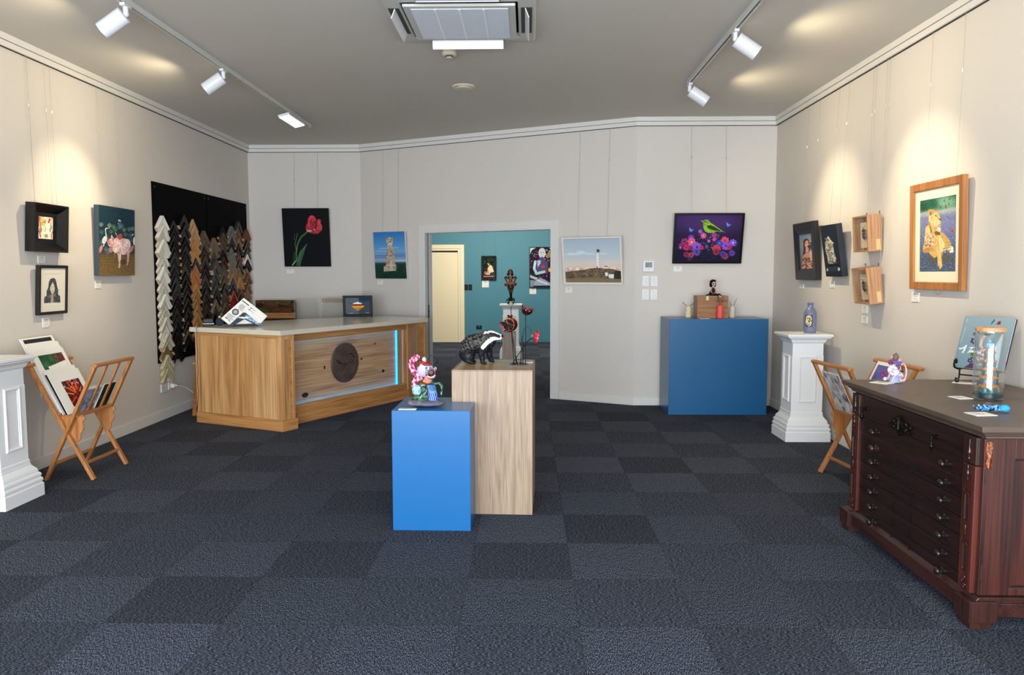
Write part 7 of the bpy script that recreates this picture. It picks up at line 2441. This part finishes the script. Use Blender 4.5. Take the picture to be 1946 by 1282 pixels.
bz = thing('dancer_figurine', 'bronze and black crowned dancer figurine standing on the teal room pedestal', 'figurine', (-.291, 13.40, .9340), 0)
COP = mat('copper_tulle', (.42, .22, .11), .5, noise=.4, nscale=60)
DKB = mat('dark_bronze', (.05, .035, .03), .4, .3)
SKN = mat('bronze_skin', (.50, .30, .20), .45)
blob('legs', [('tube', [b3(425, 930), b3(440, 860), b3(425, 780), b3(395, 690), b3(395, 640)], [.018, .022, .024, .026, .030], 12), ('tube', [b3(445, 930), b3(440, 840), b3(450, 770), b3(475, 690), b3(465, 640)], [.018, .022, .024, .026, .030], 12)], .006,
     lambda co: mixc(np.tile(np.array(hexc('14100f')), (len(co), 1)), co[:, 2] > .20, '4c3222'), bz, 2, .4)
m = MB()
n_ = 48
vs, fs = [], []
for i, (r_, z_) in enumerate([(.035, .385), (.07, .375), (.098, .35), (.104, .325), (.09, .315), (.05, .330)]):
    for k in range(n_):
        a_ = 2 * PI * k / n_
        q_ = 1 + .06 * math.sin(12 * a_) * (i > 0)
        vs.append((r_ * q_ * math.cos(a_), r_ * q_ * math.sin(a_) * .9, z_ + .010 * math.sin(9 * a_) * (i > 1)))
for i in range(5):
    for k in range(n_): fs.append((i * n_ + k, i * n_ + (k + 1) % n_, (i + 1) * n_ + (k + 1) % n_, (i + 1) * n_ + k))
m.add(vs, fs)
m.build('tutu', COP, bz, smooth=80)
blob('torso', [('tube', [b3(433, 610), b3(433, 560), b3(430, 500), b3(430, 455)], [.032, .030, .042, .018], 14), ('ell', b3(433, 490, 0), (.060, .03, .022)), ('ell', b3(430, 400, -.01), (.026, .026, .034))], .006,
     lambda co: mixc(mixc(np.tile(np.array(hexc('8a5c44')), (len(co), 1)), (np.abs(co[:, 0]) > .025) & (co[:, 2] < .47), '1a1210'), vn(co, 60, 3) > .75, '20140f'), bz, 2, .45)
for s in (-1, 1):
    MB().tube([b3(433 + s * 60, 490), b3(433 + s * 100, 530), b3(433 + s * 72, 585), b3(433 + s * 40, 600, -.03)], [.022, .018, .013, .010], 10).build('arm', COP, bz, smooth=True)
    MB().tube([b3(433 + s * 80, 480, .02), b3(433 + s * 115, 500, .03), b3(433 + s * 135, 520, .03)], [.016, .010, .002], 8).build('wing', DKB, bz, smooth=True)
MB().ell(b3(428, 385, .012), (.045, .036, .042)).ell(b3(385, 430, .008), (.022, .02, .03)).ell(b3(468, 430, .008), (.022, .02, .03)).build('hair', DKB, bz, smooth=True)
m = MB()
m.lathe([(.020, .575), (.024, .582), (.020, .588)], 16)
for k in range(6):
    a_ = k * PI / 3
    m.tube([(.021 * math.cos(a_), .021 * math.sin(a_), .582), (.027 * math.cos(a_), .027 * math.sin(a_), .608)], [.007, .001], 6)
m.build('crown', mat('old_gold', (.62, .46, .22), .35, .6), bz, smooth=True)
m = MB()
for k in range(12):
    a_ = k * .55
    m.tube([(0, 0, .055 + .012 * (k % 3)), (.045 * math.cos(a_), .045 * math.sin(a_), .07 + .008 * (k % 4)), (.085 * math.cos(a_), .080 * math.sin(a_), .03 + .02 * (k % 3))], [.016, .014, .003], 6)
m.lathe([(.06, 0), (.062, .012), (.03, .06), (.018, .09), (0, .09)], 20)
m.build('leafy_base', DKB, bz, smooth=True)
